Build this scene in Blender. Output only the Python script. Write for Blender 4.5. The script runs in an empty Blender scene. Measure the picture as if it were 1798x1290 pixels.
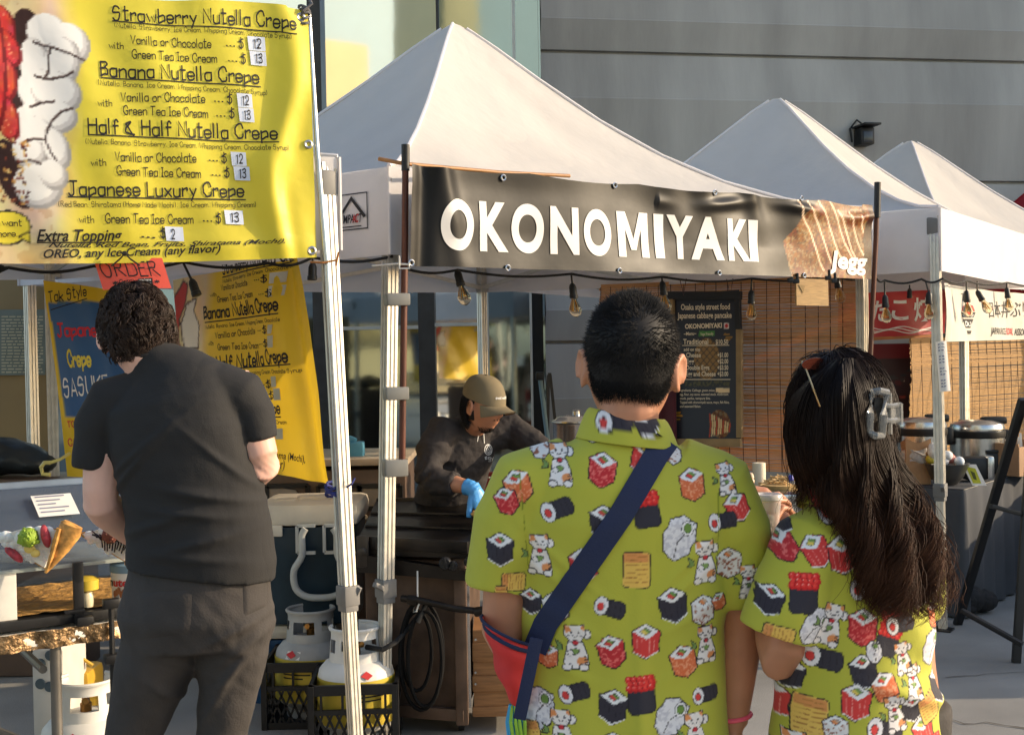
import bpy, bmesh, math, random
import numpy as np
from mathutils import Vector, Matrix, noise as mnoise
from mathutils.bvhtree import BVHTree
random.seed(7); RNG = np.random.default_rng(7)
R = math.radians
S = bpy.context.scene
COL = S.collection
# ------------------------------------------------------------------ camera
CAM_H = 1.6; FPX = 2200.0; CX, CY = 899.0, 645.0
PITCH, ROLL = R(1.02), R(1.0)
f_ = Vector((0, math.cos(PITCH), -math.sin(PITCH)))
r0 = Vector((1, 0, 0)); u0 = Vector((0, math.sin(PITCH), math.cos(PITCH)))
r_ = r0*math.cos(ROLL) - u0*math.sin(ROLL)
u_ = u0*math.cos(ROLL) + r0*math.sin(ROLL)
cam = bpy.data.cameras.new('camera'); camo = bpy.data.objects.new('camera', cam); COL.objects.link(camo)
M = Matrix((r_, u_, -f_)).transposed().to_4x4(); M.translation = (0, 0, CAM_H)
camo.matrix_world = M
cam.sensor_width = 36; cam.lens = 36*FPX/1798; cam.clip_start = .05; cam.clip_end = 500
S.camera = camo
def ray(px, py):
    return r_*((px-CX)/FPX) - u_*((py-CY)/FPX) + f_
def P(px, py, d):
    """world point seen at photo pixel (px,py) at distance d along +Y"""
    v = ray(px, py); return Vector((0, 0, CAM_H)) + v*(d/v.y)
def G(px, py, z=0.0):
    v = ray(px, py); return Vector((0, 0, CAM_H)) + v*((z-CAM_H)/v.z)
# ------------------------------------------------------------------ world, sun, exposure
SUN_AZ = Vector((1.0, 0.07, 0)).normalized(); SUN_EL = R(19)
w = bpy.data.worlds.new('World'); S.world = w; w.use_nodes = True
nt = w.node_tree
sky = nt.nodes.new('ShaderNodeTexSky'); sky.sky_type = 'NISHITA'; sky.sun_disc = False
sky.sun_elevation = SUN_EL; sky.sun_rotation = math.atan2(SUN_AZ.x, SUN_AZ.y)
sky.air_density = 1.0; sky.dust_density = 1.4
nt.links.new(sky.outputs[0], nt.nodes['Background'].inputs[0]); nt.nodes['Background'].inputs[1].default_value = .15
sl = bpy.data.lights.new('sun', 'SUN'); slo = bpy.data.objects.new('sun', sl); COL.objects.link(slo)
sl.energy = 2.8; sl.angle = R(.6); sl.color = (1.0, .80, .56)
sd = SUN_AZ*math.cos(SUN_EL) + Vector((0, 0, math.sin(SUN_EL)))
slo.rotation_euler = (-sd).to_track_quat('-Z', 'Y').to_euler(); slo.location = sd*40
S.view_settings.view_transform = 'Standard'; S.view_settings.look = 'None'
S.view_settings.gamma = 1; S.view_settings.exposure = .95; S.view_settings.use_curve_mapping = False
S.render.engine = 'CYCLES'
S.cycles.max_bounces = 8; S.cycles.transparent_max_bounces = 12
S.cycles.caustics_reflective = False; S.cycles.caustics_refractive = False
# ------------------------------------------------------------------ materials
def lin(c):
    c = np.asarray(c, float)/255.0
    return np.where(c <= .04045, c/12.92, ((c+.055)/1.055)**2.4)
def rgb(r, g, b): return tuple(float(x) for x in lin((r, g, b)))
MATS = {}
def mat(name, col=None, rough=.6, metal=0., var=.18, scale=9., bump=0., bscale=60., trl=0., spec=.5, glass=0., ior=1.45,
        vcol=False, sheen=0., aniso=None, sss=0., bdist=.004, coat=0., alpha=1., fold=None):
    if name in MATS: return MATS[name]
    m = bpy.data.materials.new(name); m.use_nodes = True; MATS[name] = m
    n = m.node_tree.nodes; L = m.node_tree.links
    b = n['Principled BSDF']; out = n['Material Output']
    tc = n.new('ShaderNodeTexCoord')
    vec = tc.outputs['Object']
    if aniso:
        mp = n.new('ShaderNodeMapping'); mp.inputs['Scale'].default_value = aniso; L.new(vec, mp.inputs[0]); vec = mp.outputs[0]
    nz = n.new('ShaderNodeTexNoise'); nz.inputs['Scale'].default_value = scale; nz.inputs['Detail'].default_value = 6
    L.new(vec, nz.inputs['Vector'])
    rp = n.new('ShaderNodeMapRange'); rp.inputs['From Min'].default_value = .3; rp.inputs['From Max'].default_value = .7
    rp.inputs['To Min'].default_value = 1-var; rp.inputs['To Max'].default_value = 1+var*.6
    L.new(nz.outputs['Fac'], rp.inputs['Value'])
    mx = n.new('ShaderNodeMix'); mx.data_type = 'RGBA'; mx.blend_type = 'MULTIPLY'; mx.inputs['Factor'].default_value = 1
    if vcol:
        at = n.new('ShaderNodeAttribute'); at.attribute_name = 'Col'; L.new(at.outputs['Color'], mx.inputs[6])
    else: mx.inputs[6].default_value = (*col, 1)
    L.new(rp.outputs[0], mx.inputs[7])
    colout = mx.outputs[2]
    L.new(colout, b.inputs['Base Color'])
    r2 = n.new('ShaderNodeMapRange'); r2.inputs['To Min'].default_value = max(.02, rough*.8); r2.inputs['To Max'].default_value = min(1, rough*1.2)
    L.new(nz.outputs['Fac'], r2.inputs['Value']); L.new(r2.outputs[0], b.inputs['Roughness'])
    b.inputs['Metallic'].default_value = metal; b.inputs['Specular IOR Level'].default_value = spec
    b.inputs['IOR'].default_value = ior
    if glass: b.inputs['Transmission Weight'].default_value = glass
    if sheen: b.inputs['Sheen Weight'].default_value = sheen
    if sss:
        b.inputs['Subsurface Weight'].default_value = sss; b.inputs['Subsurface Radius'].default_value = (.012, .005, .003); b.inputs['Subsurface Scale'].default_value = .6
    if coat: b.inputs['Coat Weight'].default_value = coat
    if alpha < 1: b.inputs['Alpha'].default_value = alpha
    prev = None
    if fold:
        n3 = n.new('ShaderNodeTexNoise'); n3.inputs['Scale'].default_value = fold[0]; n3.inputs['Detail'].default_value = 3; n3.inputs['Distortion'].default_value = fold[2]
        m3 = n.new('ShaderNodeMapping'); m3.inputs['Scale'].default_value = fold[3] if len(fold) > 3 else (1, 1, 1); m3.inputs['Rotation'].default_value = (0, .5, .2); L.new(vec, m3.inputs[0]); L.new(m3.outputs[0], n3.inputs['Vector'])
        ab = n.new('ShaderNodeMath'); ab.operation = 'SUBTRACT'; ab.inputs[1].default_value = .5; L.new(n3.outputs['Fac'], ab.inputs[0]); a2 = n.new('ShaderNodeMath'); a2.operation = 'ABSOLUTE'; L.new(ab.outputs[0], a2.inputs[0])
        b3 = n.new('ShaderNodeBump'); b3.inputs['Strength'].default_value = 1; b3.inputs['Distance'].default_value = fold[1]; L.new(a2.outputs[0], b3.inputs['Height']); prev = b3.outputs[0]; L.new(prev, b.inputs['Normal'])
    if bump:
        n2 = n.new('ShaderNodeTexNoise'); n2.inputs['Scale'].default_value = bscale; n2.inputs['Detail'].default_value = 5
        L.new(vec, n2.inputs['Vector'])
        bp = n.new('ShaderNodeBump'); bp.inputs['Strength'].default_value = bump; bp.inputs['Distance'].default_value = bdist
        L.new(n2.outputs['Fac'], bp.inputs['Height']); L.new(bp.outputs[0], b.inputs['Normal'])
        if prev: L.new(prev, bp.inputs['Normal'])
    if trl:
        t = n.new('ShaderNodeBsdfTranslucent'); L.new(colout, t.inputs[0])
        ms = n.new('ShaderNodeMixShader'); ms.inputs[0].default_value = trl
        L.new(b.outputs[0], ms.inputs[1]); L.new(t.outputs[0], ms.inputs[2]); L.new(ms.outputs[0], out.inputs[0])
    return m
# ------------------------------------------------------------------ mesh builder
def V(*a): return Vector(a)
class MB:
    def __init__(s): s.v = []; s.f = []; s.m = []
    def add(s, vs, fs, mi=0):
        o = len(s.v); s.v += [tuple(v) for v in vs]; s.f += [tuple(i+o for i in f) for f in fs]; s.m += [mi]*len(fs); return s
    def box(s, c, size, rot=None, mi=0, bev=0.):
        x, y, z = [k/2 for k in size]; R3 = rot if rot is not None else Matrix.Identity(3); c = Vector(c)
        if bev <= 0:
            vs = [c + R3 @ V(a*x, b*y, d*z) for d in (-1, 1) for b in (-1, 1) for a in (-1, 1)]
            return s.add(vs, [(0, 2, 3, 1), (4, 5, 7, 6), (0, 1, 5, 4), (2, 6, 7, 3), (0, 4, 6, 2), (1, 3, 7, 5)], mi)
        bm = bmesh.new(); bmesh.ops.create_cube(bm, size=1)
        for v in bm.verts: v.co = V(v.co.x*size[0], v.co.y*size[1], v.co.z*size[2])
        bmesh.ops.bevel(bm, geom=bm.edges[:], offset=min(bev, min(size)*.45), segments=2, affect='EDGES', profile=.6)
        bm.verts.index_update()
        vs = [c + R3 @ v.co for v in bm.verts]; fs = [[v.index for v in f.verts] for f in bm.faces]; bm.free()
        return s.add(vs, fs, mi)
    def bar(s, a, b, w, h=None, mi=0, up=V(0, 0, 1), bev=0.):
        a = Vector(a); b = Vector(b); h = h or w; t = (b-a); ln = t.length; t.normalize()
        if abs(t.dot(up)) > .98: up = V(0, 1, 0)
        x = t.cross(up).normalized(); y = x.cross(t).normalized()
        return s.box((a+b)/2, (w, ln, h), Matrix((x, t, y)).transposed(), mi, bev)
    def tube(s, pts, r, n=8, mi=0, cap=True, ref=None, sq=1.):
        pts = [Vector(p) for p in pts]; K = len(pts)
        rs = r if isinstance(r, (list, tuple)) else [r]*K
        vs = []; ref = ref or V(.13, .31, .94)
        for i, p in enumerate(pts):
            t = (pts[min(i+1, K-1)] - pts[max(i-1, 0)]).normalized()
            x = t.cross(ref)
            if x.length < 1e-3: x = t.cross(V(1, 0, 0))
            x.normalize(); y = x.cross(t).normalized()
            q = rs[i]; rx, ry = q if isinstance(q, (tuple, list)) else (q, q)
            for k in range(n):
                a = 2*math.pi*k/n; ca, sa = math.cos(a), math.sin(a)
                if sq != 1: ca = math.copysign(abs(ca)**sq, ca); sa = math.copysign(abs(sa)**sq, sa)
                vs.append(p + x*(rx*ca) + y*(ry*sa))
        fs = [(i*n+k, i*n+(k+1) % n, (i+1)*n+(k+1) % n, (i+1)*n+k) for i in range(K-1) for k in range(n)]
        if cap: fs += [tuple(range(n-1, -1, -1)), tuple((K-1)*n+k for k in range(n))]
        return s.add(vs, fs, mi)
    def lathe(s, base, prof, n=24, mi=0, axis=V(0, 0, 1), cap=True, sq=(1, 1)):
        """prof: (r, h) pairs along axis"""
        base = Vector(base); ax = Vector(axis).normalized(); x = ax.orthogonal().normalized()
        if abs(ax.z) > .99: x = V(1, 0, 0)
        y = ax.cross(x)
        vs = [base + ax*h + x*(r*sq[0]*math.cos(2*math.pi*k/n)) + y*(r*sq[1]*math.sin(2*math.pi*k/n)) for r, h in prof for k in range(n)]
        K = len(prof)
        fs = [(i*n+k, i*n+(k+1) % n, (i+1)*n+(k+1) % n, (i+1)*n+k) for i in range(K-1) for k in range(n)]
        if cap: fs += [tuple(range(n-1, -1, -1)), tuple((K-1)*n+k for k in range(n))]
        return s.add(vs, fs, mi)
    def ell(s, c, r, rot=None, n=16, mi=0):
        R3 = rot if rot is not None else Matrix.Identity(3); c = Vector(c); m = n//2+1
        vs = [c + R3 @ V(r[0]*math.sin(math.pi*i/m)*math.cos(2*math.pi*k/n), r[1]*math.sin(math.pi*i/m)*math.sin(2*math.pi*k/n), r[2]*math.cos(math.pi*i/m)) for i in range(1, m) for k in range(n)]
        fs = [((i+1)*n+k, (i+1)*n+(k+1) % n, i*n+(k+1) % n, i*n+k) for i in range(m-2) for k in range(n)]
        o = len(vs); vs += [c + R3 @ V(0, 0, r[2]), c + R3 @ V(0, 0, -r[2])]
        fs += [(k, (k+1) % n, o) for k in range(n)] + [((m-2)*n+(k+1) % n, (m-2)*n+k, o+1) for k in range(n)]
        return s.add(vs, fs, mi)
    def grid(s, fn, nu, nv, mi=0):
        vs = [fn(i/nu, j/nv) for j in range(nv+1) for i in range(nu+1)]
        fs = [(j*(nu+1)+i, j*(nu+1)+i+1, (j+1)*(nu+1)+i+1, (j+1)*(nu+1)+i) for j in range(nv) for i in range(nu)]
        return s.add(vs, fs, mi)
    def prism(s, poly, ext, mi=0):
        poly = [Vector(p) for p in poly]; ext = Vector(ext); n = len(poly)
        return s.add(poly + [p+ext for p in poly], [tuple(range(n-1, -1, -1)), tuple(range(n, 2*n))] + [(i, (i+1) % n, n+(i+1) % n, n+i) for i in range(n)], mi)
def root_loc(o):
    v = Vector((0, 0, 0))
    while o is not None: v = v + o.location; o = o.parent
    return v
def link_mesh(name, verts, faces, mats, parent=None, loc=None, smooth=True, mi=None, angle=40):
    me = bpy.data.meshes.new(name)
    base = root_loc(parent) if parent is not None else (Vector(loc) if loc is not None else Vector((0, 0, 0)))
    va = np.asarray(verts, dtype=np.float32).reshape(-1, 3) - np.array(base, dtype=np.float32)
    if isinstance(faces, np.ndarray):
        nf, k = faces.shape
        me.vertices.add(len(va)); me.vertices.foreach_set('co', va.ravel())
        me.loops.add(nf*k); me.loops.foreach_set('vertex_index', faces.astype(np.int32).ravel())
        me.polygons.add(nf); me.polygons.foreach_set('loop_start', np.arange(0, nf*k, k, dtype=np.int32))
        me.update(calc_edges=True)
    else: me.from_pydata(va.tolist(), [], faces); me.update()
    if not isinstance(mats, (list, tuple)): mats = [mats]
    for m in mats: me.materials.append(m)
    if mi is not None and len(mats) > 1: me.polygons.foreach_set('material_index', np.asarray(mi, dtype=np.int32))
    me.polygons.foreach_set('use_smooth', [bool(smooth)]*len(me.polygons))
    if smooth and angle < 180: me.set_sharp_from_angle(angle=R(angle))
    o = bpy.data.objects.new(name, me); COL.objects.link(o)
    if parent is not None: o.parent = parent
    else: o.location = base
    return o
def tag(o, label=None, cat=None, group=None, kind=None):
    if label: o['label'] = label
    if cat: o['category'] = cat
    if group: o['group'] = group
    if kind: o['kind'] = kind
    return o
def thing(name, label, cat, loc=(0, 0, 0), group=None):
    o = bpy.data.objects.new(name, None); COL.objects.link(o); o.location = loc; o.empty_display_size = .1
    return tag(o, label, cat, group)
def part(name, mb, mats, parent=None, smooth=True, angle=40):
    return link_mesh(name, mb.v, mb.f, mats, parent, smooth=smooth, mi=mb.m, angle=angle)
def solo(name, mb, mats, label, cat, group=None, smooth=True, angle=40):
    va = np.asarray(mb.v); c = (va.min(0)+va.max(0))/2; c[2] = va[:, 2].min()
    o = link_mesh(name, mb.v, mb.f, mats, None, loc=c, smooth=smooth, mi=mb.m, angle=angle)
    return tag(o, label, cat, group)
def struct(name, mb, mats, smooth=False): return tag(part(name, mb, mats, None, smooth), kind='structure')
def copy_tree(o, parent=None):
    c = o.copy(); COL.objects.link(c)
    if parent is not None: c.parent = parent
    for ch in list(o.children): copy_tree(ch, c)
    return c
def setcol(o, rgb255):
    me = o.data; a = me.color_attributes.new('Col', 'FLOAT_COLOR', 'POINT')
    c = np.ones((len(me.vertices), 4), np.float32); c[:, :3] = lin(rgb255); a.data.foreach_set('color', c.ravel())
# ------------------------------------------------------------------ painted pattern (a small raster the vertices are coloured from)
class Canvas:
    def __init__(s, u0, u1, v0, v1, ppm, col):
        s.u0, s.v0, s.k = u0, v0, ppm
        s.w = int((u1-u0)*ppm)+2; s.h = int((v1-v0)*ppm)+2
        s.a = np.empty((s.h, s.w, 3), np.float32); s.a[:] = col
    def win(s, us, vs, pad):
        i0 = max(0, int((min(us)-pad-s.u0)*s.k)); i1 = min(s.w, int((max(us)+pad-s.u0)*s.k)+2)
        j0 = max(0, int((min(vs)-pad-s.v0)*s.k)); j1 = min(s.h, int((max(vs)+pad-s.v0)*s.k)+2)
        if i1 <= i0 or j1 <= j0: return None
        X, Y = np.meshgrid((np.arange(i0, i1)+.5)/s.k+s.u0, (np.arange(j0, j1)+.5)/s.k+s.v0)
        return slice(j0, j1), slice(i0, i1), X, Y
    def put(s, W, mask, col):
        t = s.a[W[0], W[1]]
        if callable(col): c = col(W[2], W[3]); t[mask] = c[mask]
        else: t[mask] = col
    def poly(s, pts, col, line=0., lcol=(25, 22, 28)):
        if line: s.stroke(list(pts)+[pts[0]], line*2, lcol)
        W = s.win([p[0] for p in pts], [p[1] for p in pts], .002)
        if W is None: return
        X, Y = W[2], W[3]; m = np.zeros(X.shape, bool)
        for (x0, y0), (x1, y1) in zip(pts, list(pts[1:])+[pts[0]]):
            if y0 == y1: continue
            m ^= ((y0 <= Y) != (y1 <= Y)) & (X < (x1-x0)*(Y-y0)/(y1-y0)+x0)
        s.put(W, m, col)
    def ell(s, cx, cy, rx, ry, rot, col, line=0., lcol=(25, 22, 28)):
        n = 28; c, q = math.cos(rot), math.sin(rot)
        s.poly([(cx+rx*math.cos(t)*c-ry*math.sin(t)*q, cy+rx*math.cos(t)*q+ry*math.sin(t)*c) for t in [2*math.pi*i/n for i in range(n)]], col, line, lcol)
    def stroke(s, pts, wd, col):
        W = s.win([p[0] for p in pts], [p[1] for p in pts], wd)
        if W is None: return
        X, Y = W[2], W[3]; d = np.full(X.shape, 9e9)
        for (x0, y0), (x1, y1) in zip(pts[:-1], pts[1:]):
            dx, dy = x1-x0, y1-y0; l2 = dx*dx+dy*dy+1e-12
            t = np.clip(((X-x0)*dx+(Y-y0)*dy)/l2, 0, 1)
            d = np.minimum(d, (X-x0-t*dx)**2+(Y-y0-t*dy)**2)
        s.put(W, d < (wd/2)**2, col)
    def sample(s, u, v):
        x = np.clip((np.asarray(u)-s.u0)*s.k-.5, 0, s.w-1.001); y = np.clip((np.asarray(v)-s.v0)*s.k-.5, 0, s.h-1.001)
        i = x.astype(int); j = y.astype(int); fx = (x-i)[:, None]; fy = (y-j)[:, None]
        i1 = np.minimum(i+1, s.w-1); j1 = np.minimum(j+1, s.h-1)
        return (s.a[j, i]*(1-fx)+s.a[j, i1]*fx)*(1-fy)+(s.a[j1, i]*(1-fx)+s.a[j1, i1]*fx)*fy
def paint(o, cols255):
    a = o.data.color_attributes.new('Col', 'FLOAT_COLOR', 'POINT')
    c = np.ones((len(cols255), 4), np.float32); c[:, :3] = lin(cols255); a.data.foreach_set('color', c.ravel())
def vnoise(X, Y, sc, seed=0, octv=3):
    """value noise on arrays"""
    out = np.zeros(np.shape(X)); amp = 1; tot = 0
    for o in range(octv):
        x = np.asarray(X)*sc+17.3*seed+5.1*o; y = np.asarray(Y)*sc+3.7*seed+9.2*o
        i = np.floor(x).astype(np.int64); j = np.floor(y).astype(np.int64); fx = x-i; fy = y-j
        fx = fx*fx*(3-2*fx); fy = fy*fy*(3-2*fy)
        def h(a, b):
            q = np.sin(a*127.1+b*311.7+seed*13.7)*43758.5453; return q-np.floor(q)
        out += amp*((h(i, j)*(1-fx)+h(i+1, j)*fx)*(1-fy)+(h(i, j+1)*(1-fx)+h(i+1, j+1)*fx)*fy); tot += amp; amp *= .5; sc *= 2
    return out/tot
# ------------------------------------------------------------------ lettering
_tc = bpy.data.curves.new('lettering', 'FONT'); _to = bpy.data.objects.new('lettering', _tc); COL.objects.link(_to)
_tcache = {}
def font_text(s, bold=0., shear=0., res=3):
    """outline lettering; returns 2d verts (cap height about .7) and faces"""
    key = (s, bold, shear, res)
    if key not in _tcache:
        _tc.body = s; _tc.offset = bold; _tc.shear = shear; _tc.resolution_u = res
        dg = bpy.context.evaluated_depsgraph_get(); dg.update()
        me = bpy.data.meshes.new_from_object(_to.evaluated_get(dg))
        v = np.array([q.co[:2] for q in me.vertices]).reshape(-1, 2); fc = [tuple(p.vertices) for p in me.polygons]
        bpy.data.meshes.remove(me); _tcache[key] = (v, fc)
    return _tcache[key]
# single-stroke handwriting: x y digits on a grid (baseline 2, x-height 6, capitals 9)
GL = {
 'K': (5, '-0902 -5905 -1652'), 'P': (4, '-0902 ~0929394837260605'), 'F': (4, '-490902 -0636'),
 'A': (5, '-022952 -144444'), 'B': (4, '-0902 ~0929394837260605 ~0616364543332302'), 'C': (5, '~5749290705041322425354'), 
 'D': (5, '-0902 ~0929485653321202'), 'E': (4, '-490902 -0242 -0636'), 'G': (5, '~5749290705041322425355 -5535'), 'H': (5, '-0902 -5952 -0656'), 
 'I': (2, '-0929 -1912 -0222'), 'J': (5, '-1959 ~393533221203'), 'L': (4, '-090242'), 'M': (6, '-0209356962'), 'N': (5, '-02095259'), 
 'O': (6, '~2908051322425457483929'), 'R': (5, '-0902 ~0929394836260605 -2552'), 'S': (5, '~4839190706264644321203'), 'T': (5, '-0959 -2922'), 
 'U': (5, '~09041222425459'), 'V': (5, '-092259'), 'W': (7, '-0912365279'), 'X': (5, '-0952 -0259'), 'Y': (5, '-092559 -2522'), 
 'a': (4, '~4636160503123243 -4642'), 'b': (4, '-0902 ~0536454333120203'), 'c': (4, '~4536160503123243'), 'd': (4, '-4942 ~4536160503123243'), 
 'e': (4, '~04444536160503123243'), 'f': (3, '~3829181612 -0636'), 'g': (4, '~4636160503123243 ~46413010'), 'h': (4, '-0902 ~0536454342'), 
 'i': (1, '-0602 -0808'), 'k': (4, '-0902 -4604 -1542'), 'l': (1, '-0902'), 'm': (6, '-0602 ~0526353432 ~3556656462'), 'n': (4, '-0602 ~0526364542'), 
 'o': (4, '~260503123243453626'), 'p': (4, '-0600 ~0536454333120203'), 'r': (3, '-0602 ~05263635'), 's': (3, '~352616051424332212'), 
 't': (3, '~19131232 -0737'), 'u': (4, '~0603123243 -4642'), 'v': (4, '-062246'), 'w': (6, '-0622355266'), 'x': (4, '-0642 -4602'), 
 'y': (4, '-0623 -4610'), '&': (5, '~52030516382807164252'), '$': (4, '~48382706163644321203 -2921'), '1': (2, '-081912'), 
 '2': (4, '~0719394846241202 -0242'), '3': (4, '~08293948362616 ~26364443321203'), '(': (2, '~19060412'), ')': (2, '~09161402'), ',': (1, '-0301'), 
 '.': (1, '-0202'), '!': (1, '-0904 -0202'), '*': (4, '-2824 -0745 -0547'), "'": (1, '-0907'), }
def _spl(p):
    q = []
    for i in range(len(p)-1):
        a, b, c, d = p[max(0, i-1)], p[i], p[i+1], p[min(len(p)-1, i+2)]
        for k in range(4):
            t = k/4; q.append(tuple(.5*(2*b[j]+(c[j]-a[j])*t+(2*a[j]-5*b[j]+4*c[j]-d[j])*t*t+(3*b[j]-a[j]-3*c[j]+d[j])*t**3) for j in (0, 1)))
    return q+[p[-1]]
def hand_text(s, wt=.9, jit=.25, seed=1):
    rr = random.Random(seed); vs = []; fs = []; x = 0.
    for ch in s:
        if ch == ' ': x += 3.2; continue
        if ch not in GL: ch = ch.upper() if ch.upper() in GL else '.'
        wd, st = GL[ch]; dy = rr.uniform(-jit, jit)
        for q in st.split():
            p = [(int(q[1+2*i]), int(q[2+2*i])-2) for i in range((len(q)-1)//2)]
            if q[0] == '~' and len(p) > 2: p = _spl(p)
            if len(p) == 2 and p[0] == p[1]: p = [(p[0][0]-.1, p[0][1]+.2), (p[0][0]+.1, p[0][1]+.2)]
            n = len(p); o = len(vs)
            for i in range(n):
                a = p[max(0, i-1)]; b = p[min(n-1, i+1)]; tx, ty = b[0]-a[0], b[1]-a[1]; l = math.hypot(tx, ty) or 1
                ex = wt*.4 if i in (0, n-1) else 0; sg = -1 if i == 0 else 1
                bx, by = p[i][0]+sg*ex*tx/l, p[i][1]+sg*ex*ty/l
                for e in (-1, 1): vs.append((x+bx-e*ty/l*wt/2, by+dy+e*tx/l*wt/2))
            fs += [(o+2*i, o+2*i+2, o+2*i+3, o+2*i+1) for i in range(n-1)]
        x += wd+1.7
    return np.array(vs, float).reshape(-1, 2)/10., fs
class Sheet:
    """cloth or board sheet: plane O + u*U + v*V (u,v in 0..1) with a displacement along the normal, lettering and patches laid on it"""
    def __init__(s, O, U, Vv, disp=None, edge=None):
        s.O, s.U, s.V = Vector(O), Vector(U), Vector(Vv); s.n = s.U.cross(s.V).normalized()
        if s.n.dot(Vector((0, 0, CAM_H))-s.O) < 0: s.n = -s.n
        s.disp = disp or (lambda u, v: 0.); s.edge = edge; s.mb = MB(); s.W = s.U.length; s.H = s.V.length
    def at(s, u, v, off=0.):
        du, dv = (s.edge(u, v) if s.edge else (0, 0))
        return s.O + s.U*(u+du) + s.V*(v+dv) + s.n*(s.disp(u, v)+off)
    def uv(s, px, py):
        d = ray(px, py); A = Matrix((s.U, s.V, -d)).transposed(); q = A.inverted() @ (Vector((0, 0, CAM_H))-s.O); return q.x, q.y
    def cloth(s, nu, nv, mi=0): s.mb.grid(lambda a, b: s.at(a, b), nu, nv, mi); s.ng = (nu+1)*(nv+1); s.nu, s.nv = nu, nv; return s
    def text(s, t, p0, p1, hpx=None, mi=1, hand=True, bold=0., shear=0., wt=.9, off=.003, cut=0, h=None, seed=1, jit=.25):
        """lettering whose baseline runs from pixel p0 to p1 of the photo's view of the sheet; hpx = cap height in those pixels"""
        v, fs = hand_text(t, wt, jit, seed) if hand else font_text(t, bold, shear, 12 if hpx > 40 else 3)
        if not len(v): return
        a = np.array(s.uv(*p0)); b = np.array(s.uv(*p1)); x0, x1 = v[:, 0].min(), v[:, 0].max()
        cap = .7
        c = np.array(s.uv(p0[0], p0[1]-hpx)) - a; c[0] = 0
        verts = [tuple(a + (b-a)*((x-x0)/(x1-x0)) + c*(y/cap)) for x, y in v]
        s.flat(verts, fs, mi, off, cut)
    def flat(s, verts, fs, mi, off, cut=0):
        if cut:
            bm = bmesh.new(); bv = [bm.verts.new((x, y, 0)) for x, y in verts]
            for f in fs:
                try: bm.faces.new([bv[i] for i in f])
                except ValueError: pass
            lo = min(x for x, y in verts); hi = max(x for x, y in verts); k = 1
            while lo+k*cut < hi:
                bmesh.ops.bisect_plane(bm, geom=bm.verts[:]+bm.edges[:]+bm.faces[:], plane_co=(lo+k*cut, 0, 0), plane_no=(1, 0, 0)); k += 1
            lo = min(y for x, y in verts); hi = max(y for x, y in verts); k = 1; cy = cut*s.W/s.H
            while lo+k*cy < hi:
                bmesh.ops.bisect_plane(bm, geom=bm.verts[:]+bm.edges[:]+bm.faces[:], plane_co=(0, lo+k*cy, 0), plane_no=(0, 1, 0)); k += 1
            bm.verts.index_update(); verts = [(q.co.x, q.co.y) for q in bm.verts]; fs = [[q.index for q in f.verts] for f in bm.faces]; bm.free()
        s.mb.add([s.at(x, y, off) for x, y in verts], fs, mi)
    def quadpx(s, pts, mi, off=.0015, cut=0):
        s.flat([s.uv(*p) for p in pts], [tuple(range(len(pts)))], mi, off, cut)
    def line(s, p0, p1, wpx, mi=1, off=.003):
        a, b = s.uv(*p0), s.uv(*p1); c = s.uv(p0[0], p0[1]+wpx); h = abs(c[1]-a[1])/2; n = max(2, int(abs(b[0]-a[0])*s.W/.03))
        vs = []
        for i in range(n+1):
            x = a[0]+(b[0]-a[0])*i/n; y = a[1]+(b[1]-a[1])*i/n; vs += [(x, y-h), (x, y+h)]
        s.flat(vs, [(2*i, 2*i+2, 2*i+3, 2*i+1) for i in range(n)], mi, off)
    def finish(s, name, mats, parent=None, canvas=None, base=None, smooth=True):
        o = link_mesh(name, s.mb.v, s.mb.f, mats, parent, loc=None if parent else s.at(.5, 0), smooth=smooth, mi=s.mb.m, angle=60)
        if canvas is not None:
            n = s.ng; uu = np.tile(np.arange(s.nu+1)/s.nu, s.nv+1); vv = np.repeat(np.arange(s.nv+1)/s.nv, s.nu+1)
            c = np.full((len(s.mb.v), 3), 30.); c[:n] = canvas.sample(uu*s.W, vv*s.H); paint(o, c)
        return o
# ================================================================== materials used in several places
tent_w = mat('tent_cloth', rgb(214, 209, 203), rough=.75, var=.05, scale=3, bump=.35, bscale=12, trl=.28, bdist=.014, fold=(1.7, .022, .5, (1, 1, .45)))
val_w = mat('valance_cloth', rgb(236, 232, 232), rough=.75, var=.06, scale=4, bump=.2, bscale=18, trl=.25, bdist=.01)
alu = mat('aluminium', rgb(205, 200, 190), rough=.42, metal=.75, var=.15, scale=20, bump=.1, bscale=90)
alu_grey = mat('grey_plastic', rgb(120, 118, 115), rough=.55, var=.2)
steel = mat('steel', rgb(190, 190, 190), rough=.25, metal=.95, var=.15, scale=14)
dsteel = mat('dark_steel', rgb(70, 66, 62), rough=.4, metal=.7, var=.3, scale=12, bump=.2)
black = mat('black_plastic', rgb(22, 22, 24), rough=.45, var=.3)
blackm = mat('black_rubber', rgb(16, 16, 17), rough=.7, var=.3)
bwood = mat('brown_wood', rgb(92, 48, 30), rough=.5, var=.4, scale=6, aniso=(14, 14, 1.2), bump=.2)
dwood = mat('dark_wood', rgb(46, 36, 30), rough=.6, var=.4, scale=8, aniso=(12, 12, 1.5))
pwood = mat('pale_wood', rgb(186, 150, 100), rough=.6, var=.25, scale=6, aniso=(3, 3, 30), bump=.1)
tape = mat('grey_tape', rgb(130, 128, 122), rough=.35, var=.15)
white_p = mat('white_paint', rgb(225, 222, 214), rough=.4, var=.12, scale=14)
paper = mat('paper', rgb(238, 234, 226), rough=.8, var=.04, trl=.15)
ink = mat('black_ink', rgb(24, 20, 22), rough=.6, var=.1)
rope_m = mat('blue_rope', rgb(52, 58, 120), rough=.8, var=.5, scale=120)
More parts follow.
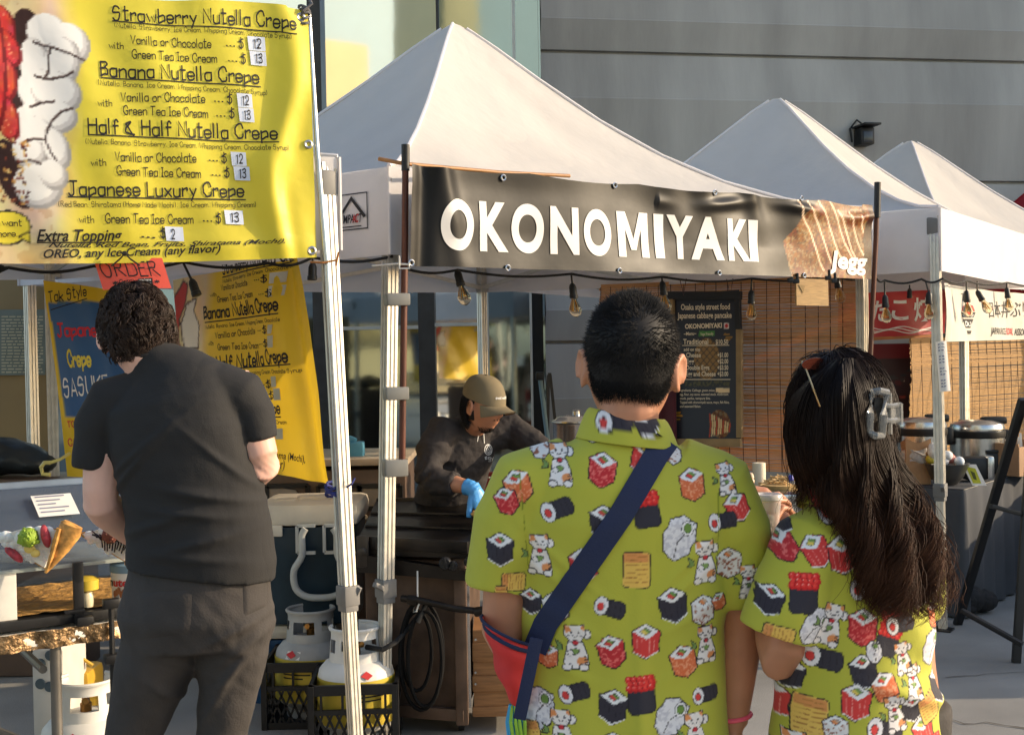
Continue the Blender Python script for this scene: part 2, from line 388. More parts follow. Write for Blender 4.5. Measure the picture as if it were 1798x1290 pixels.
# ================================================================== ground
gm = mat('paving_concrete', rgb(150, 147, 141), rough=.85, var=.22, scale=2.2, bump=.35, bscale=140, bdist=.002)
_n = gm.node_tree.nodes; _l = gm.node_tree.links
_vo = _n.new('ShaderNodeTexNoise'); _vo.inputs['Scale'].default_value = 260; _vo.inputs['Detail'].default_value = 2
_rg = _n.new('ShaderNodeMapRange'); _rg.inputs['From Min'].default_value = .35; _rg.inputs['From Max'].default_value = .65; _rg.inputs['To Min'].default_value = .72; _rg.inputs['To Max'].default_value = 1.15
_mm = _n.new('ShaderNodeMix'); _mm.data_type = 'RGBA'; _mm.blend_type = 'MULTIPLY'; _mm.inputs['Factor'].default_value = 1
_b = _n['Principled BSDF']; _src = _b.inputs['Base Color'].links[0].from_socket
_tc2 = _n.new('ShaderNodeTexCoord'); _l.new(_tc2.outputs['Object'], _vo.inputs['Vector'])
_l.new(_vo.outputs['Fac'], _rg.inputs['Value']); _l.new(_src, _mm.inputs[6]); _l.new(_rg.outputs[0], _mm.inputs[7]); _l.new(_mm.outputs[2], _b.inputs['Base Color'])
mb = MB(); mb.grid(lambda a, b: V(-120+240*a, -120+240*b, 0), 24, 24); struct('pavement', mb, gm)
cm = mat('crack', rgb(70, 66, 60), rough=.9)
mb = MB()
def crack(p0, p1, wd, n=14, amp=.03, sd=1):
    rr = random.Random(sd); a, b = G(*p0), G(*p1); t = (b-a).normalized(); s = V(-t.y, t.x, 0); vs = []
    for i in range(n+1):
        p = a.lerp(b, i/n) + s*rr.uniform(-amp, amp)*(0 < i < n); q = wd*(.5+rr.random())
        vs += [p+s*q+V(0, 0, .004), p-s*q+V(0, 0, .004)]
    mb.add(vs, [(2*i, 2*i+1, 2*i+3, 2*i+2) for i in range(n)])
crack((1640, 1262), (1900, 1290), .004, sd=3); crack((1660, 1190), (1900, 1172), .0025, amp=.008, sd=5)
struct('pavement_crack', mb, cm)
# ================================================================== concrete building behind the stalls
conc = mat('ribbed_concrete', rgb(160, 160, 156), rough=.85, var=.22, scale=2.2, aniso=(1.0, 1.0, .16), bump=.25, bscale=30, bdist=.006)
W0 = P(952, 300, 13.6); W0.z = 0; WD = V(math.cos(R(10)), math.sin(R(10)), 0); WN = V(math.sin(R(10)), -math.cos(R(10)), 0)
prof = [(-.0, 0)]
z = 0
for zz, kind in ((1.02, 'l'), (1.62, 'g'), (1.98, 'l'), (2.5, 'g'), (2.85, 'l'), (3.38, 'g'), (4.27, 'l'), (4.77, 'g'), (5.12, 'l'), (6.0, 'g'), (6.9, 'l'), (7.6, 'g'), (9.0, 'l')):
    prof += [(.0, zz-.02), (-.06, zz-.012), (-.06, zz+.014), (0, zz+.02)] if kind == 'g' else [(.08, zz-.012), (.074, zz)]
prof += [(0, 9.5)]
mb = MB(); n = 30; ln = 34.
vs = [W0 + WD*(ln*i/n) + WN*o + V(0, 0, z) for i in range(n+1) for o, z in prof]; K = len(prof)
mb.add(vs, [(i*K+k, (i+1)*K+k, (i+1)*K+k+1, i*K+k+1) for i in range(n) for k in range(K-1)])
cb = thing('concrete_building', 'grey concrete building with horizontal ribs rising behind the white canopies', 'building', W0)
part('wall', mb, conc, cb, smooth=False)
mb = MB(); mb.prism([W0+V(0, 0, 0), W0-WN*9, W0-WN*9+WD*ln, W0+WD*ln], V(0, 0, 9.5)); mb.v = [tuple(Vector(v)-WN*.07) for v in mb.v]
part('rear_block', mb, conc, cb, smooth=False)
mb = MB(); mb.prism([V(15.5, 12.9, 0), V(19.5, 12.9, 0), V(19.5, 19, 0), V(15.5, 16.2, 0)], V(0, 0, 12.5)); part('shade_wing', mb, conc, cb, smooth=False)  # unseen block added to keep direct sun off the ribbed wall
# wall lamp
c = P(1517, 241, 14.1); wl = thing('wall_lamp', 'small dark floodlight fixed high on the grey concrete wall', 'lamp', c)
q = Matrix((WD, -WN, V(0, 0, 1))).transposed()
mb = MB(); mb.box(c, (.16, .2, .19), q, 0, .015); mb.box(c+WN*.06+V(0, 0, .115), (.2, .34, .025), q, 0, .008); part('housing', mb, black, wl)
mb = MB(); mb.box(c+WN*.102+V(0.0, 0, -.01), (.11, .012, .12), q, 0, .004); part('lens', mb, mat('lamp_lens', rgb(60, 64, 70), rough=.1), wl)
mb = MB(); mb.tube([c+WD*-.12-WN*.05+V(0, 0, -.05), c+WD*-.14-WN*.05+V(0, 0, .1), c+WD*-.06-WN*.05+V(0, 0, .2), c+WD*.02+V(0, 0, .12)], .012); part('cable', mb, black, wl)
# ================================================================== glass fronted building
GY = 12.6; GX = P(949, 300, GY).x; GDIR = V(-1, .03, 0).normalized(); GN = V(-.03, -1, 0).normalized(); G0 = V(GX, GY, 0)
def gx(px):   # distance along the facade from its right end for a pixel column
    d = ray(px, 320); A = Matrix(((GDIR.x, -d.x), (GDIR.y, -d.y))); q = A.inverted() @ Vector((-G0.x, -G0.y)); return q.x
def gp(px, z, out=0.): return G0 + GDIR*gx(px) + V(0, 0, z) + GN*out
glA = mat('pale_reflective_glass', rgb(240, 244, 242), rough=.035, metal=1., var=.04, scale=1.2, bump=.03, bscale=.8, bdist=.02)
glB = mat('green_reflective_glass', rgb(146, 162, 166), rough=.05, metal=1., var=.06, scale=1.4, bump=.04, bscale=1.2, bdist=.02)
glD = mat('dark_glass', rgb(96, 98, 90), rough=.06, metal=.85, var=.1, scale=2)
mull = mat('dark_frame', rgb(58, 58, 58), rough=.45, metal=.5, var=.2)
mullp = mat('pale_frame', rgb(170, 172, 168), rough=.4, metal=.5, var=.1)
gb = thing('glass_building', 'glass fronted building with tall reflective panes behind the first white canopy', 'building', G0)
def pane(name, pa, pb, z0, z1, m, out=0., tilt=0.):
    mb = MB(); a0, b0 = gp(pa, z0, out), gp(pb, z0, out); a1, b1 = gp(pa, z1, out+tilt), gp(pb, z1, out+tilt)
    mb.prism([a0, b0, b1, a1], -GN*.02); return part(name, mb, m, gb, smooth=False)
pane('pane', -700, 549, 3.3, 9, glA); pane('pane', 572, 771, 3.3, 9, glA); pane('pane', 776, 904, 3.3, 9, glB); pane('pane', 909, 949, 3.3, 9, glB)
pane('pane', -700, 60, 0, 3.2, glA); pane('pane', 64, 549, 0, 3.2, glB); pane('pane', 572, 731, 0, 3.2, glB); pane('pane', 760, 850, 0, 3.2, glA); pane('pane', 854, 926, 0, 3.2, glB)
mb = MB()
def mul(pa, pb, z0, z1, dep=.12, mi=0):
    a = gp(pa, z0, dep); b = gp(pb, z0, dep); mb.prism([a, b, b-GN*(dep+.05), a-GN*(dep+.05)], V(0, 0, z1-z0), mi)
mul(549, 572, 0, 9, .14); mul(771, 776, 3.3, 9, .03, 0); mul(904, 909, 3.2, 9, .05, 1); mul(731, 760, 0, 3.2, .08); mul(850, 854, 0, 3.2, .05, 1); mul(60, 64, 0, 3.2, .05, 1); mul(926, 930, 0, 3.2, .05, 1)
for pa, pb in ((-700, 549), (572, 926)): mul(pa, pb, 3.2, 3.3, .06)
for pa, pb, z in ((600, 731, 1.78), (760, 850, 1.8)): mul(pa, pb, z, z+.035, .09, 1)
part('frame', mb, [mull, mullp], gb, smooth=False)
mb = MB(); e = G0; mb.prism([e, e-GN*6, e-GN*6-GDIR*.02, e-GDIR*.02], V(0, 0, 9)); part('side_wall', mb, glB, gb, smooth=False)
mb = MB(); a = gp(-700, 0, -.1); mb.prism([a, e-GN*.1, e-GN*6, a-GN*6], V(0, 0, 8.9)); part('interior_block', mb, mat('dim_interior', rgb(60, 58, 54), rough=.9), gb, smooth=False)
# ================================================================== sunlit cream building across the plaza (seen mirrored in the glass)
def mir(p): return p - GN*(2*(p-G0).dot(GN))
cream = mat('cream_render', rgb(206, 190, 146), rough=.85, var=.08, scale=.8, bump=.15, bscale=20)
greyc = mat('grey_blue_cladding', rgb(150, 160, 160), rough=.6, var=.12, scale=.6)
brn = mat('brown_cladding', rgb(110, 92, 72), rough=.7, var=.2, scale=.8)
oth = thing('cream_building', 'sunlit cream and grey building across the plaza, mirrored in the glass front', 'building', mir(P(640, 640, 42)))
def rblock(name, x0, x1, y0, y1, D, m, dep=3., k=.75):
    a0, a1 = P(x0, y1, D), P(x0, y0, D); d = ray(x1, 400); t = (a0.x-0)/1.; X = (d.x/d.y*(D-k*a0.x))/(1-k*d.x/d.y); Dr = D+k*(X-a0.x)
    b0 = V(X, Dr, a0.z); b1 = V(X, Dr, a1.z); c4 = [mir(a0), mir(b0), mir(b1), mir(a1)]
    mb = MB(); mb.prism(c4, V(-dep*.5, -dep, 0)); return part(name, mb, m, oth, smooth=False)
greyg = mat('pale_green_cladding', rgb(156, 176, 182), rough=.6, var=.08, scale=.5)
rblock('far_wing', -500, 1000, -900, 560, 70, greyg, 5)
rblock('wall', 200, 840, 560, 705, 42.6, brn); rblock('upper_wall', 430, 652, 48, 172, 42, cream, 6); rblock('tower', 779, 846, -260, 480, 35, cream, 4)
rblock('cladding', 200, 560, 172, 480, 44, greyc, 4); rblock('band', 430, 668, 482, 543, 42, cream); rblock('band', 780, 840, 482, 545, 34.8, cream); rblock('band', 560, 860, 612, 760, 36, cream, 1.)
rblock('window', 600, 700, 545, 612, 42.3, glD, .3); rblock('plinth', 100, 1000, 705, 800, 43, brn)
rblock('band', -300, 80, 480, 545, 42, cream)
for i in range(6):
    a = mir(P(560+14*i, 195-3*(i % 3), 41.5))
# ================================================================== canopy tents
def leg_mb(a, b, wd=.05, rot=0.):
    """square extrusion with grooves from a (top) to b (bottom)"""
    h = wd/2; g = wd*.12; d = wd*.09; pr = []
    for k in range(4):
        side = [(-h, -h), (-h*.55, -h), (-h*.5, -h+d), (-h*.25, -h+d), (-h*.2, -h), (h*.2, -h), (h*.25, -h+d), (h*.5, -h+d), (h*.55, -h)]
        c, s_ = math.cos(k*math.pi/2), math.sin(k*math.pi/2)
        pr += [(x*c-y*s_, x*s_+y*c) for x, y in side]
    c, s_ = math.cos(rot), math.sin(rot); pr = [(x*c-y*s_, x*s_+y*c) for x, y in pr]; n = len(pr)
    mb = MB(); vs = [Vector(a)+V(x, y, 0) for x, y in pr] + [Vector(b)+V(x, y, 0) for x, y in pr]
    mb.add(vs, [(i, n+i, n+(i+1) % n, (i+1) % n) for i in range(n)] + [tuple(range(n)), tuple(range(2*n-1, n-1, -1))]); return mb
def make_tent(label, C4, feet, zt, zb, peak, rise_p=(1.6, 1.6, 1.6, 1.6), sag=.06, group='white canopies in a row', legs=(0, 1, 2, 3), collar_z=None, canvas_mat=None, name='canopy_tent'):
    C4 = [Vector(c) for c in C4]; ctr = peak.copy()
    root = thing(name, label, 'canopy', (ctr.x, ctr.y, 0), group)
    mb = MB(); rise = peak.z-zt
    for k in range(4):
        A, B = C4[k], C4[(k+1) % 4]
        def fn(e, s, A=A, B=B, k=k):
            s2 = s*.985
            w_ = .012*math.sin(13*e+5*s+k)*math.sin(math.pi*min(1, s*1.1))*(1-e)*e*4
            b = A.lerp(B, e); p = b.lerp(V(ctr.x, ctr.y, 0), s2)
            pe = rise_p[k]*(1-e)+rise_p[(k+1) % 4]*e; zr = rise*((s2**pe)*(1-.07*s2**10))
            return V(p.x, p.y, zt+zr - sag*math.sin(math.pi*e)*math.sin(math.pi*min(1, s**.8))+w_)
        mb.grid(fn, 28, 28)
    part('roof_cloth', mb, canvas_mat or tent_w, root, angle=180)
    mb = MB()
    for k in range(4):
        A, B = C4[k], C4[(k+1) % 4]; nn = (B-A).cross(V(0, 0, 1)).normalized()
        ct = V(ctr.x, ctr.y, 0)
        if nn.dot(A-ct) < 0: nn = -nn
        def fn(e, s, A=A, B=B, nn=nn, k=k):
            p = A.lerp(B, e); q = .012*math.sin(e*9+k*2)*(1-s)*math.sin(math.pi*e)+.006
            return V(p.x, p.y, zb+(zt-zb)*s - .012*math.sin(math.pi*e)*(1-s)) + nn*q
        mb.grid(fn, 30, 6)
    part('valance', mb, val_w if canvas_mat is None else canvas_mat, root, angle=60)
    mb = MB()      # hem and corner seams
    for k in range(4):
        A, B = C4[k], C4[(k+1) % 4]; nn = (A-V(ctr.x, ctr.y, 0)).normalized()
        mb.tube([V(A.x, A.y, zb)+nn*.012, V(A.x, A.y, zt)+nn*.012], .008, 6)
        mb.tube([V(A.x, A.y, zt+.004)+nn*.006] + [V(*(A.lerp(V(ctr.x, ctr.y, 0), s)).xy, zt+rise*((s**rise_p[k])*(1-.07*s**10))+.004) for s in (.1, .2, .35, .5, .65, .8, .9, .97)], .009, 6)
    part('seam', mb, val_w if canvas_mat is None else canvas_mat, root)
    mb = MB()      # scissor frame
    for k in range(4):
        A, B = C4[k], C4[(k+1) % 4]; off = (V(ctr.x, ctr.y, 0)-(A+B)/2).normalized()*.05
        for (e0, z0, e1, z1) in ((0, zb+.02, .5, zt-.05), (0, zt-.05, .5, zb+.02), (.5, zb+.02, 1, zt-.05), (.5, zt-.05, 1, zb+.02)):
            a = A.lerp(B, e0)+off; b = A.lerp(B, e1)+off; a.z = z0; b.z = z1; mb.bar(a, b, .014, .026)
    for k in range(4):
        a = C4[k].copy(); a.z = zt-.06; b = V(ctr.x, ctr.y, zt+rise*.35); mb.bar(a, b, .02, .03)
    mb.tube([V(ctr.x, ctr.y, zt+.1), V(ctr.x, ctr.y, peak.z-.2)], .022)
    part('truss', mb, alu, root)
    for k in legs:
        top = C4[k].copy(); top.z = zt-.02; inn = (V(ctr.x, ctr.y, 0)-C4[k]); inn.z = 0; inn.normalize(); top += inn*.045
        ft = Vector(feet[k]) if feet[k] is not None else V(top.x, top.y, 0)
        ft.z = .012
        cz = collar_z or .95; t = (top.z-cz)/(top.z-ft.z); mid = top.lerp(ft, t); rot = math.atan2(inn.y, inn.x)+math.pi/4
        lo = leg_mb(top, mid, .05, rot); l2 = leg_mb(mid, ft, .041, rot); lo.add(l2.v, l2.f)
        lg = part('leg', lo, alu, root, smooth=False)
        mb = MB(); q = Matrix.Rotation(rot, 3, 'Z')
        mb.box(mid, (.066, .066, .075), q, 0, .006); mb.box(mid+V(0, 0, -.045), (.056, .056, .03), q, 0, .004); mb.bar(mid-inn*.03, mid-inn*.075+V(-.03, 0, .03), .02, .02, bev=.004)
        part('collar', mb, alu_grey, lg)
        mb = MB(); mb.box(ft+V(0, 0, -.006), (.1, .1, .01), q, 0, .003); part('foot_plate', mb, dsteel, lg)
        mb = MB(); mb.box(V(top.x, top.y, zt-.1), (.075, .075, .1), q, 0, .01); part('bracket', mb, alu_grey, lg)
    return root
ZT, ZB = 2.325, 1.972
T1 = [V(-.48, 5.05, 0), V(2.0, 6.98, 0), V(-.2, 8.8, 0), V(-2.68, 6.87, 0)]
foot0 = P(674, 1290, 5.02); foot0 = foot0 + (foot0-P(690, 460, 5.05))*(foot0.z/(P(690, 460, 5.05).z-foot0.z))
t1 = make_tent('white canopy with a tall peak above the black stall banner', T1, [foot0, None, None, None], ZT, ZB, P(797, 14, 7.0), collar_z=.63, rise_p=(1.4, 1.9, 1.7, 1.9))
F2 = P(1650, 480, 7.0); F2.z = 0
T2 = [F2, V(4.02, 9.5, 0), V(1.46, 11.1, 0), V(.02, 8.72, 0)]
t2 = make_tent('white canopy in the middle of the row, its sunlit front above the white bowl banner', T2, [G(1656, 1106), None, None, None], ZT, ZB, P(1363, 152, 9.06), legs=(0, 1, 2), collar_z=.76)
T3 = [V(x+1.95, y+2.35, 0) for x, y in ((2.5, 7.0), (4.1, 9.4), (1.6, 11.0), (.1, 8.7))]
pk3 = P(1598, 230, 11.3)
t3 = make_tent('white canopy farthest back in the row, below the wall lamp', [V(pk3.x-.25, pk3.y-2.0, 0), V(pk3.x+2.0, pk3.y-.25, 0), V(pk3.x+.25, pk3.y+2.0, 0), V(pk3.x-2.0, pk3.y+.25, 0)], [None]*4, ZT, ZB, pk3, legs=(0, 1))
redm = mat('red_canopy_cloth', rgb(168, 26, 40), rough=.7, var=.1, trl=.15)
pk4 = P(1880, 262, 13.4)
t4 = make_tent('red canopy at the far right edge behind the white canopies', [V(pk4.x-1.6, pk4.y-1.5, 0), V(pk4.x+1.6, pk4.y-1.2, 0), V(pk4.x+1.5, pk4.y+1.5, 0), V(pk4.x-1.6, pk4.y+1.4, 0)], [None]*4, ZT, ZB, pk4, legs=(0,), canvas_mat=redm, group='red canopies')
mb = MB(); wv = mat('white_print', rgb(230, 226, 222), rough=.7)
a = P(600, 450, 4.78); a.z = 0
T0 = [V(-3.45, 3.60, 0), V(-.655, 4.78, 0), V(-2.3, 6.35, 0), V(-5.1, 5.15, 0)]
f1 = P(624, 1290, 4.62); tp = P(578, 440, 4.78); f1 = f1+(f1-tp)*(f1.z/(tp.z-f1.z))
t0 = make_tent('white canopy behind the big yellow menu banner, over the dessert counter', T0, [None, f1, None, None], ZT, ZB, V(-2.9, 4.95, 3.3), legs=(0, 1, 2, 3), collar_z=.68)
# logo label on the side valance of tent 1 (house outline with lettering)
b1 = (T1[3]-T1[0]).normalized()
Lg = Sheet(V(-.48, 5.05, 2.085)+b1*.115, b1*.19, V(0, 0, .15)); Lg.n = V(b1.y, -b1.x, 0).normalized()
if Lg.n.dot(V(0, 0, 1.6)-Lg.O) < 0: Lg.n = -Lg.n
Lg.disp = lambda u, v: .012
Lg.flat([(0, 0), (1, 0), (1, .03), (0, .03), (0, .97), (1, .97), (1, 1), (0, 1), (.03, 0), (.03, 1), (.97, 0), (.97, 1)], [(0, 1, 2, 3), (4, 5, 6, 7), (0, 8, 9, 7), (10, 1, 6, 11)], 0, .001)
Lg.flat([(.9, .42), (.8, .42), (.5, .8), (.12, .3), (.05, .36), (.5, .93)], [(0, 1, 2, 5), (5, 2, 3, 4)], 0, .0015)
v, fs = font_text('IMPACT', .02, .2); x1 = v[:, 0].max(); Lg.flat([(.82-.66*x/x1, .2+y*.33) for x, y in v], fs, 0, .002)
v, fs = font_text('AC', .02, .2); Lg.flat([(.47-.2*x/v[:, 0].max(), .2+y*.33) for x, y in v], fs, 1, .0025)
Lg.flat([(.2, .08), (.8, .08), (.8, .11), (.2, .11)], [(0, 1, 2, 3)], 0, .0015)
link_mesh('logo_label', Lg.mb.v, Lg.mb.f, [ink, mat('red_print', rgb(190, 40, 36), rough=.6)], t1, smooth=False, mi=Lg.mb.m)
# rope lashed round the dessert tent's leg, and its loop of cord at the top
c = P(594, 860, 4.72); mb = MB()
for k in range(4):
    mb.tube([c+V(.047*math.cos(t), .047*math.sin(t), (k-1.5)*.011+.012*math.sin(t*2+k)) for t in [2*math.pi*i/14 for i in range(15)]], .006, 6)
mb.tube([c+V(.03, -.04, .01), c+V(.06, -.06, .03), c+V(.07, -.05, .05)], .004, 6); part('rope_tie', mb, rope_m, t0)
c = P(570, 458, 4.7); mb = MB(); mb.tube([c+V(-.05, -.02, -.005), c+V(0, -.045, -.01), c+V(.05, -.03, .0), c+V(.055, -.02, .03), c+V(.045, -.02, -.02)], .004, 6); part('cord_loop', mb, mat('orange_cord', rgb(170, 110, 60), rough=.7), t0)
# ================================================================== big yellow menu banner on the first canopy
yel = (238, 222, 72)
ban = mat('printed_vinyl', vcol=True, rough=.42, var=.05, scale=5, bump=.16, bscale=26, trl=.28, bdist=.006, fold=(3.4, .010, .4))
sticker = mat('price_sticker', rgb(205, 214, 232), rough=.6, var=.08)
BR_ = P(556, 452, 4.68); BT_ = P(541, 18, 4.66); BD = V(.925, .38, 0).normalized()
WB = 2.15
def dispA(u, v):
    x = (1-u)*WB; z = v
    d = .006*math.sin(x*9+z*5)+.005*math.sin(x*23-z*7)+.006*mnoise.noise(V(x*7, z*6, 0))
    k = math.exp(-((x-.11-.05*math.sin(z*6))/.05)**2)
    d += .035*k*(.4+.6*math.sin(math.pi*min(1, z*1.15)))
    k2 = math.exp(-((x-.22+.14*(1-z))/.035)**2)*max(0, .75-z); d -= .02*k2
    d += .012*math.exp(-((z-.06)/.05)**2)*math.sin(x*5)
    return d
def edgeA(u, v): x = (1-u)*WB; return 0, -.035*math.sin(min(1, x/1.3)*math.pi*.6)*(1-v)**3 + .012*math.sin(x*8)*v**6*(x > .08)
UA = BD*WB; B1 = Sheet(BR_-UA, UA, BT_-BR_, dispA, edgeA)
CA = Canvas(0, B1.W, 0, B1.H, 260, yel)
def cu(px, py): u, v = B1.uv(px, py); return u*B1.W, v*B1.H
# photograph of a crepe printed on the left part of the banner
ax, ay = cu(118, 240)
W_ = CA.win([0, B1.W], [0, B1.H], 0)
X_, Y_ = W_[2], W_[3]
tpx = (X_-ax)/(cu(218, 240)[0]-ax); 
crepe = np.stack([225+20*vnoise(X_, Y_, 12, 1)-10, 190+40*vnoise(X_, Y_, 9, 2)-10, 120+70*vnoise(X_, Y_, 7, 3)], -1)
brown_ = vnoise(X_, Y_, 16, 5)[..., None]; crepe = np.where(brown_ > .56, crepe*.8+np.array([150, 90, 40])*.2, crepe)
k_ = np.clip((tpx+.25+.35*(vnoise(X_, Y_, 5, 9)-.5))/.55, 0, 1)[..., None]
CA.a[:] = crepe*(1-k_)+np.array(yel)*k_*(.94+.08*vnoise(X_, Y_, 3, 4)[..., None])
def blob(px, py, rx, ry, rot, col, sh=(206, 204, 204)):
    x, y = cu(px, py); s_ = .00196
    CA.ell(x+.008, y-.009, rx*s_*1.04, ry*s_*1.06, R(rot), tuple(.80*k for k in sh)); CA.ell(x, y, rx*s_, ry*s_, R(rot), sh); CA.ell(x-.006, y+.008, rx*s_*.9, ry*s_*.88, R(rot), col)
choc = (52, 26, 22)
for px, py, rx, ry, rot in ((50, 60, 26, 40, 10), (45, 120, 22, 60, 0), (34, 200, 18, 70, 0), (25, 300, 28, 60, 20), (80, 260, 20, 46, -10)): CA.ell(*cu(px, py), rx*.00196, ry*.00196, R(rot), choc)
for q in ((82, 58, 34, 30, 20), (120, 75, 32, 34, -10), (62, 120, 24, 52, 6), (108, 108, 26, 42, -14), (70, 160, 36, 40, 20), (96, 158, 40, 34, -10), (64, 205, 40, 24, 14), (96, 200, 34, 26, 10), (58, 232, 34, 26, 24), (50, 262, 26, 24, 10), (98, 255, 20, 32, 12), (64, 318, 38, 34, 0), (92, 300, 22, 22, 0)): blob(*q, (240, 240, 238))
for pl_ in (((58, 74), (74, 80), (92, 84), (116, 92), (148, 106)), ((88, 86), (84, 104), (86, 122), (80, 134)), ((60, 132), (84, 138), (112, 134), (128, 126)), ((126, 188), (108, 194), (92, 208), (82, 226), (80, 244), (88, 262), (98, 276)), ((52, 186), (72, 178), (96, 176)), ((40, 246), (60, 240), (76, 242)), ((36, 280), (52, 276), (70, 282))):
    CA.stroke([cu(*k) for k in pl_], .006, (84, 60, 54)); CA.stroke([cu(k[0]+1, k[1]+1.5) for k in pl_], .004, (40, 26, 26))
for px, py, rx, ry, rot in ((4, 50, 22, 38, 12), (10, 84, 22, 36, 30), (6, 140, 24, 40, 0), (12, 205, 20, 40, 14), (-20, 120, 30, 120, 0)):
    x, y = cu(px, py); CA.ell(x, y, rx*.00196, ry*.00196, R(rot), (120, 14, 18)); CA.ell(x-.006, y+.006, rx*.0018, ry*.0018, R(rot), lambda X, Y: np.clip(np.stack([190+70*vnoise(X, Y, 40, 3)-25, 40+90*vnoise(X*1.2, Y*.6, 34, 6)**2, 36+60*vnoise(X, Y, 36, 8)**2], -1), 0, 255))
    for k in range(16): CA.ell(x+random.uniform(-.6, .6)*rx*.0018, y+random.uniform(-.7, .7)*ry*.0018, .0025, .004, 0, (236, 150, 110))
for k in range(60): CA.ell(*cu(random.uniform(0, 50), random.uniform(240, 350)), .005, .006, random.random(), random.choice([(200, 150, 80), (120, 50, 30), (226, 196, 130), (60, 20, 20)]))
B1.cloth(330, 190)
L = B1
def item(y0, name, x0, x1, sl, nx0, nx1, ny, ing, ix0, ix1, iy, seed): pass
HT = lambda t, x0, y0, x1, y1, h, seed=1, wt=.95, jit=.25, mi=1: L.text(t, (x0, y0), (x1, y1), h, mi, True, wt=wt, seed=seed, jit=jit)
HT('Strawberry Nutella Crepe', 197, 32, 520, 54, 25, 1); L.line((197, 34.5), (520, 62), 2.2)
HT('(Nutella. Strawberry. Ice Cream. Whipping Cream. Chocolate Syrup)', 201, 46, 510, 71, 9, 2, .8)
HT('Vanilla or Chocolate', 229, 76, 371, 86, 15, 3); HT('with', 191, 83, 217, 85, 11, 4); HT('Green Tea Ice Cream', 231, 102, 381, 111, 15, 5)
HT('Banana Nutella Crepe', 176, 133, 457, 147, 25, 6); L.line((177, 135.5), (459, 152.5), 2.2)
HT('(Nutella. Banana. Ice Cream. Whipping Cream. Chocolate Syrup)', 172, 148, 470, 167, 9, 7, .8)
HT('Vanilla or Chocolate', 212, 177, 361, 180, 15, 8); HT('with', 171, 185, 197, 186, 11, 9); HT('Green Tea Ice Cream', 216, 200, 366, 206, 15, 10)
HT('Half & Half Nutella Crepe', 154, 232, 486, 245, 25, 11); L.line((154, 234.5), (487, 251), 2.2)
HT('(Nutella. Banana. Strawberry. Ice Cream. Whipping Cream. Chocolate Syrup)', 150, 250, 505, 265, 9, 12, .8)
HT('Vanilla or Chocolate', 201, 280, 345, 283, 15, 13); HT('with', 159, 287, 186, 288, 11, 14); HT('Green Tea Ice Cream', 204, 304, 353, 309, 15, 15)
HT('Japanese Luxury Crepe', 119, 336, 430, 343, 24, 16); L.line((119, 338.5), (432, 348), 2.2)
HT('(Red Bean. Shiratama (Home Made Mochi). Ice Cream. Whipping Cream)', 102, 355, 449, 361, 9, 17, .8)
HT('with', 138, 381, 165, 382, 11, 18); HT('Green Tea Ice Cream', 184, 383, 340, 386, 15, 19)
L.text('Extra Topping', (64, 411), (214, 412), 19, 1, False, .018, .3); L.line((64, 413), (215, 414.5), 2)
L.text('Nutella, Red Bean, Fruits, Shiratama (Mochi),', (84, 421), (498, 425), 8, 1, False, .012, .5)
L.text('OREO, any Ice Cream (any flavor)', (76, 438), (386, 436), 14, 1, False, .016, .3)
prices = [(437, 86, 460, 'p12'), (441, 111, 466, 'p13'), (417, 182, 440, 0), (421, 206, 444, 0), (408, 282, 432, 0), (413, 308, 437, 0), (397, 383, 428, 0), (292, 410, 322, 0)]
for (x, y, w_, t) in ((437, 88, 26, '12'), (441, 114, 26, '13'), (417, 183, 26, '12'), (421, 208, 26, '13'), (408, 285, 26, '12'), (413, 310, 26, '13'), (397, 388, 28, '13')):
    L.text('$', (x-19, y-3), (x-9, y-2), 17, 1, True); HT('...', x-41, y-5, x-25, y-4, 12, 1, 1.3, 0)
L.text('$', (281, 407), (291, 408), 17); HT('...', 248, 407, 272, 409, 12, 1, 1.5, 0)
# speech bubble
bub = [cu(14+40*math.cos(R(a))-2, 388+26*math.sin(R(a))) for a in range(0, 360, 12)]
CA.poly(bub, (245, 226, 70), .005); CA.poly([cu(34, 403), cu(54, 413), cu(50, 396)], (245, 226, 70), .003)
HT('want', 3, 384, 38, 386, 10, 31); HT('more...', -8, 402, 38, 403, 10, 32)
big = thing('menu_banner', 'large yellow menu banner with a strawberry photo, hung in front of the left canopy', 'banner', BR_-UA*.5+V(0, 0, -BR_.z))
B1.finish('printed_sheet', [ban, ink], big, CA)
for (x, y, w_, t) in ((437, 90, 30, '12'), (441, 115, 28, '13'), (418, 188, 26, '12'), (421, 213, 26, '13'), (408, 289, 25, '12'), (413, 314, 26, '13'), (396, 389, 32, '13'), (292, 414, 31, '2')):
    s_ = Sheet(B1.O, B1.U, B1.V, B1.disp, B1.edge)
    s_.flat([s_.uv(*p) for p in ((x, y), (x+w_, y+2), (x+w_-2, y-22), (x-3, y-24))], [(0, 1, 2, 3)], 0, .005, .012)
    s_.text(t, (x+w_*.28, y-4), (x+w_*(.5 if len(t) == 1 else .74), y-3), 15, 1, True, off=.0075, wt=1.1)
    link_mesh('price_sticker', s_.mb.v, s_.mb.f, [sticker, ink], big, smooth=False, mi=s_.mb.m)
for px, py in ((528, 31), (541, 254), (547, 440)):
    gm_ = MB(); u, v = B1.uv(px, py); c = B1.at(u, v, .004); gm_.lathe(c-B1.n*.004, [(.016, 0), (.017, .004), (.012, .006), (.008, .004), (.008, 0)], 16, axis=B1.n, cap=False); part('grommet', gm_, steel, big)
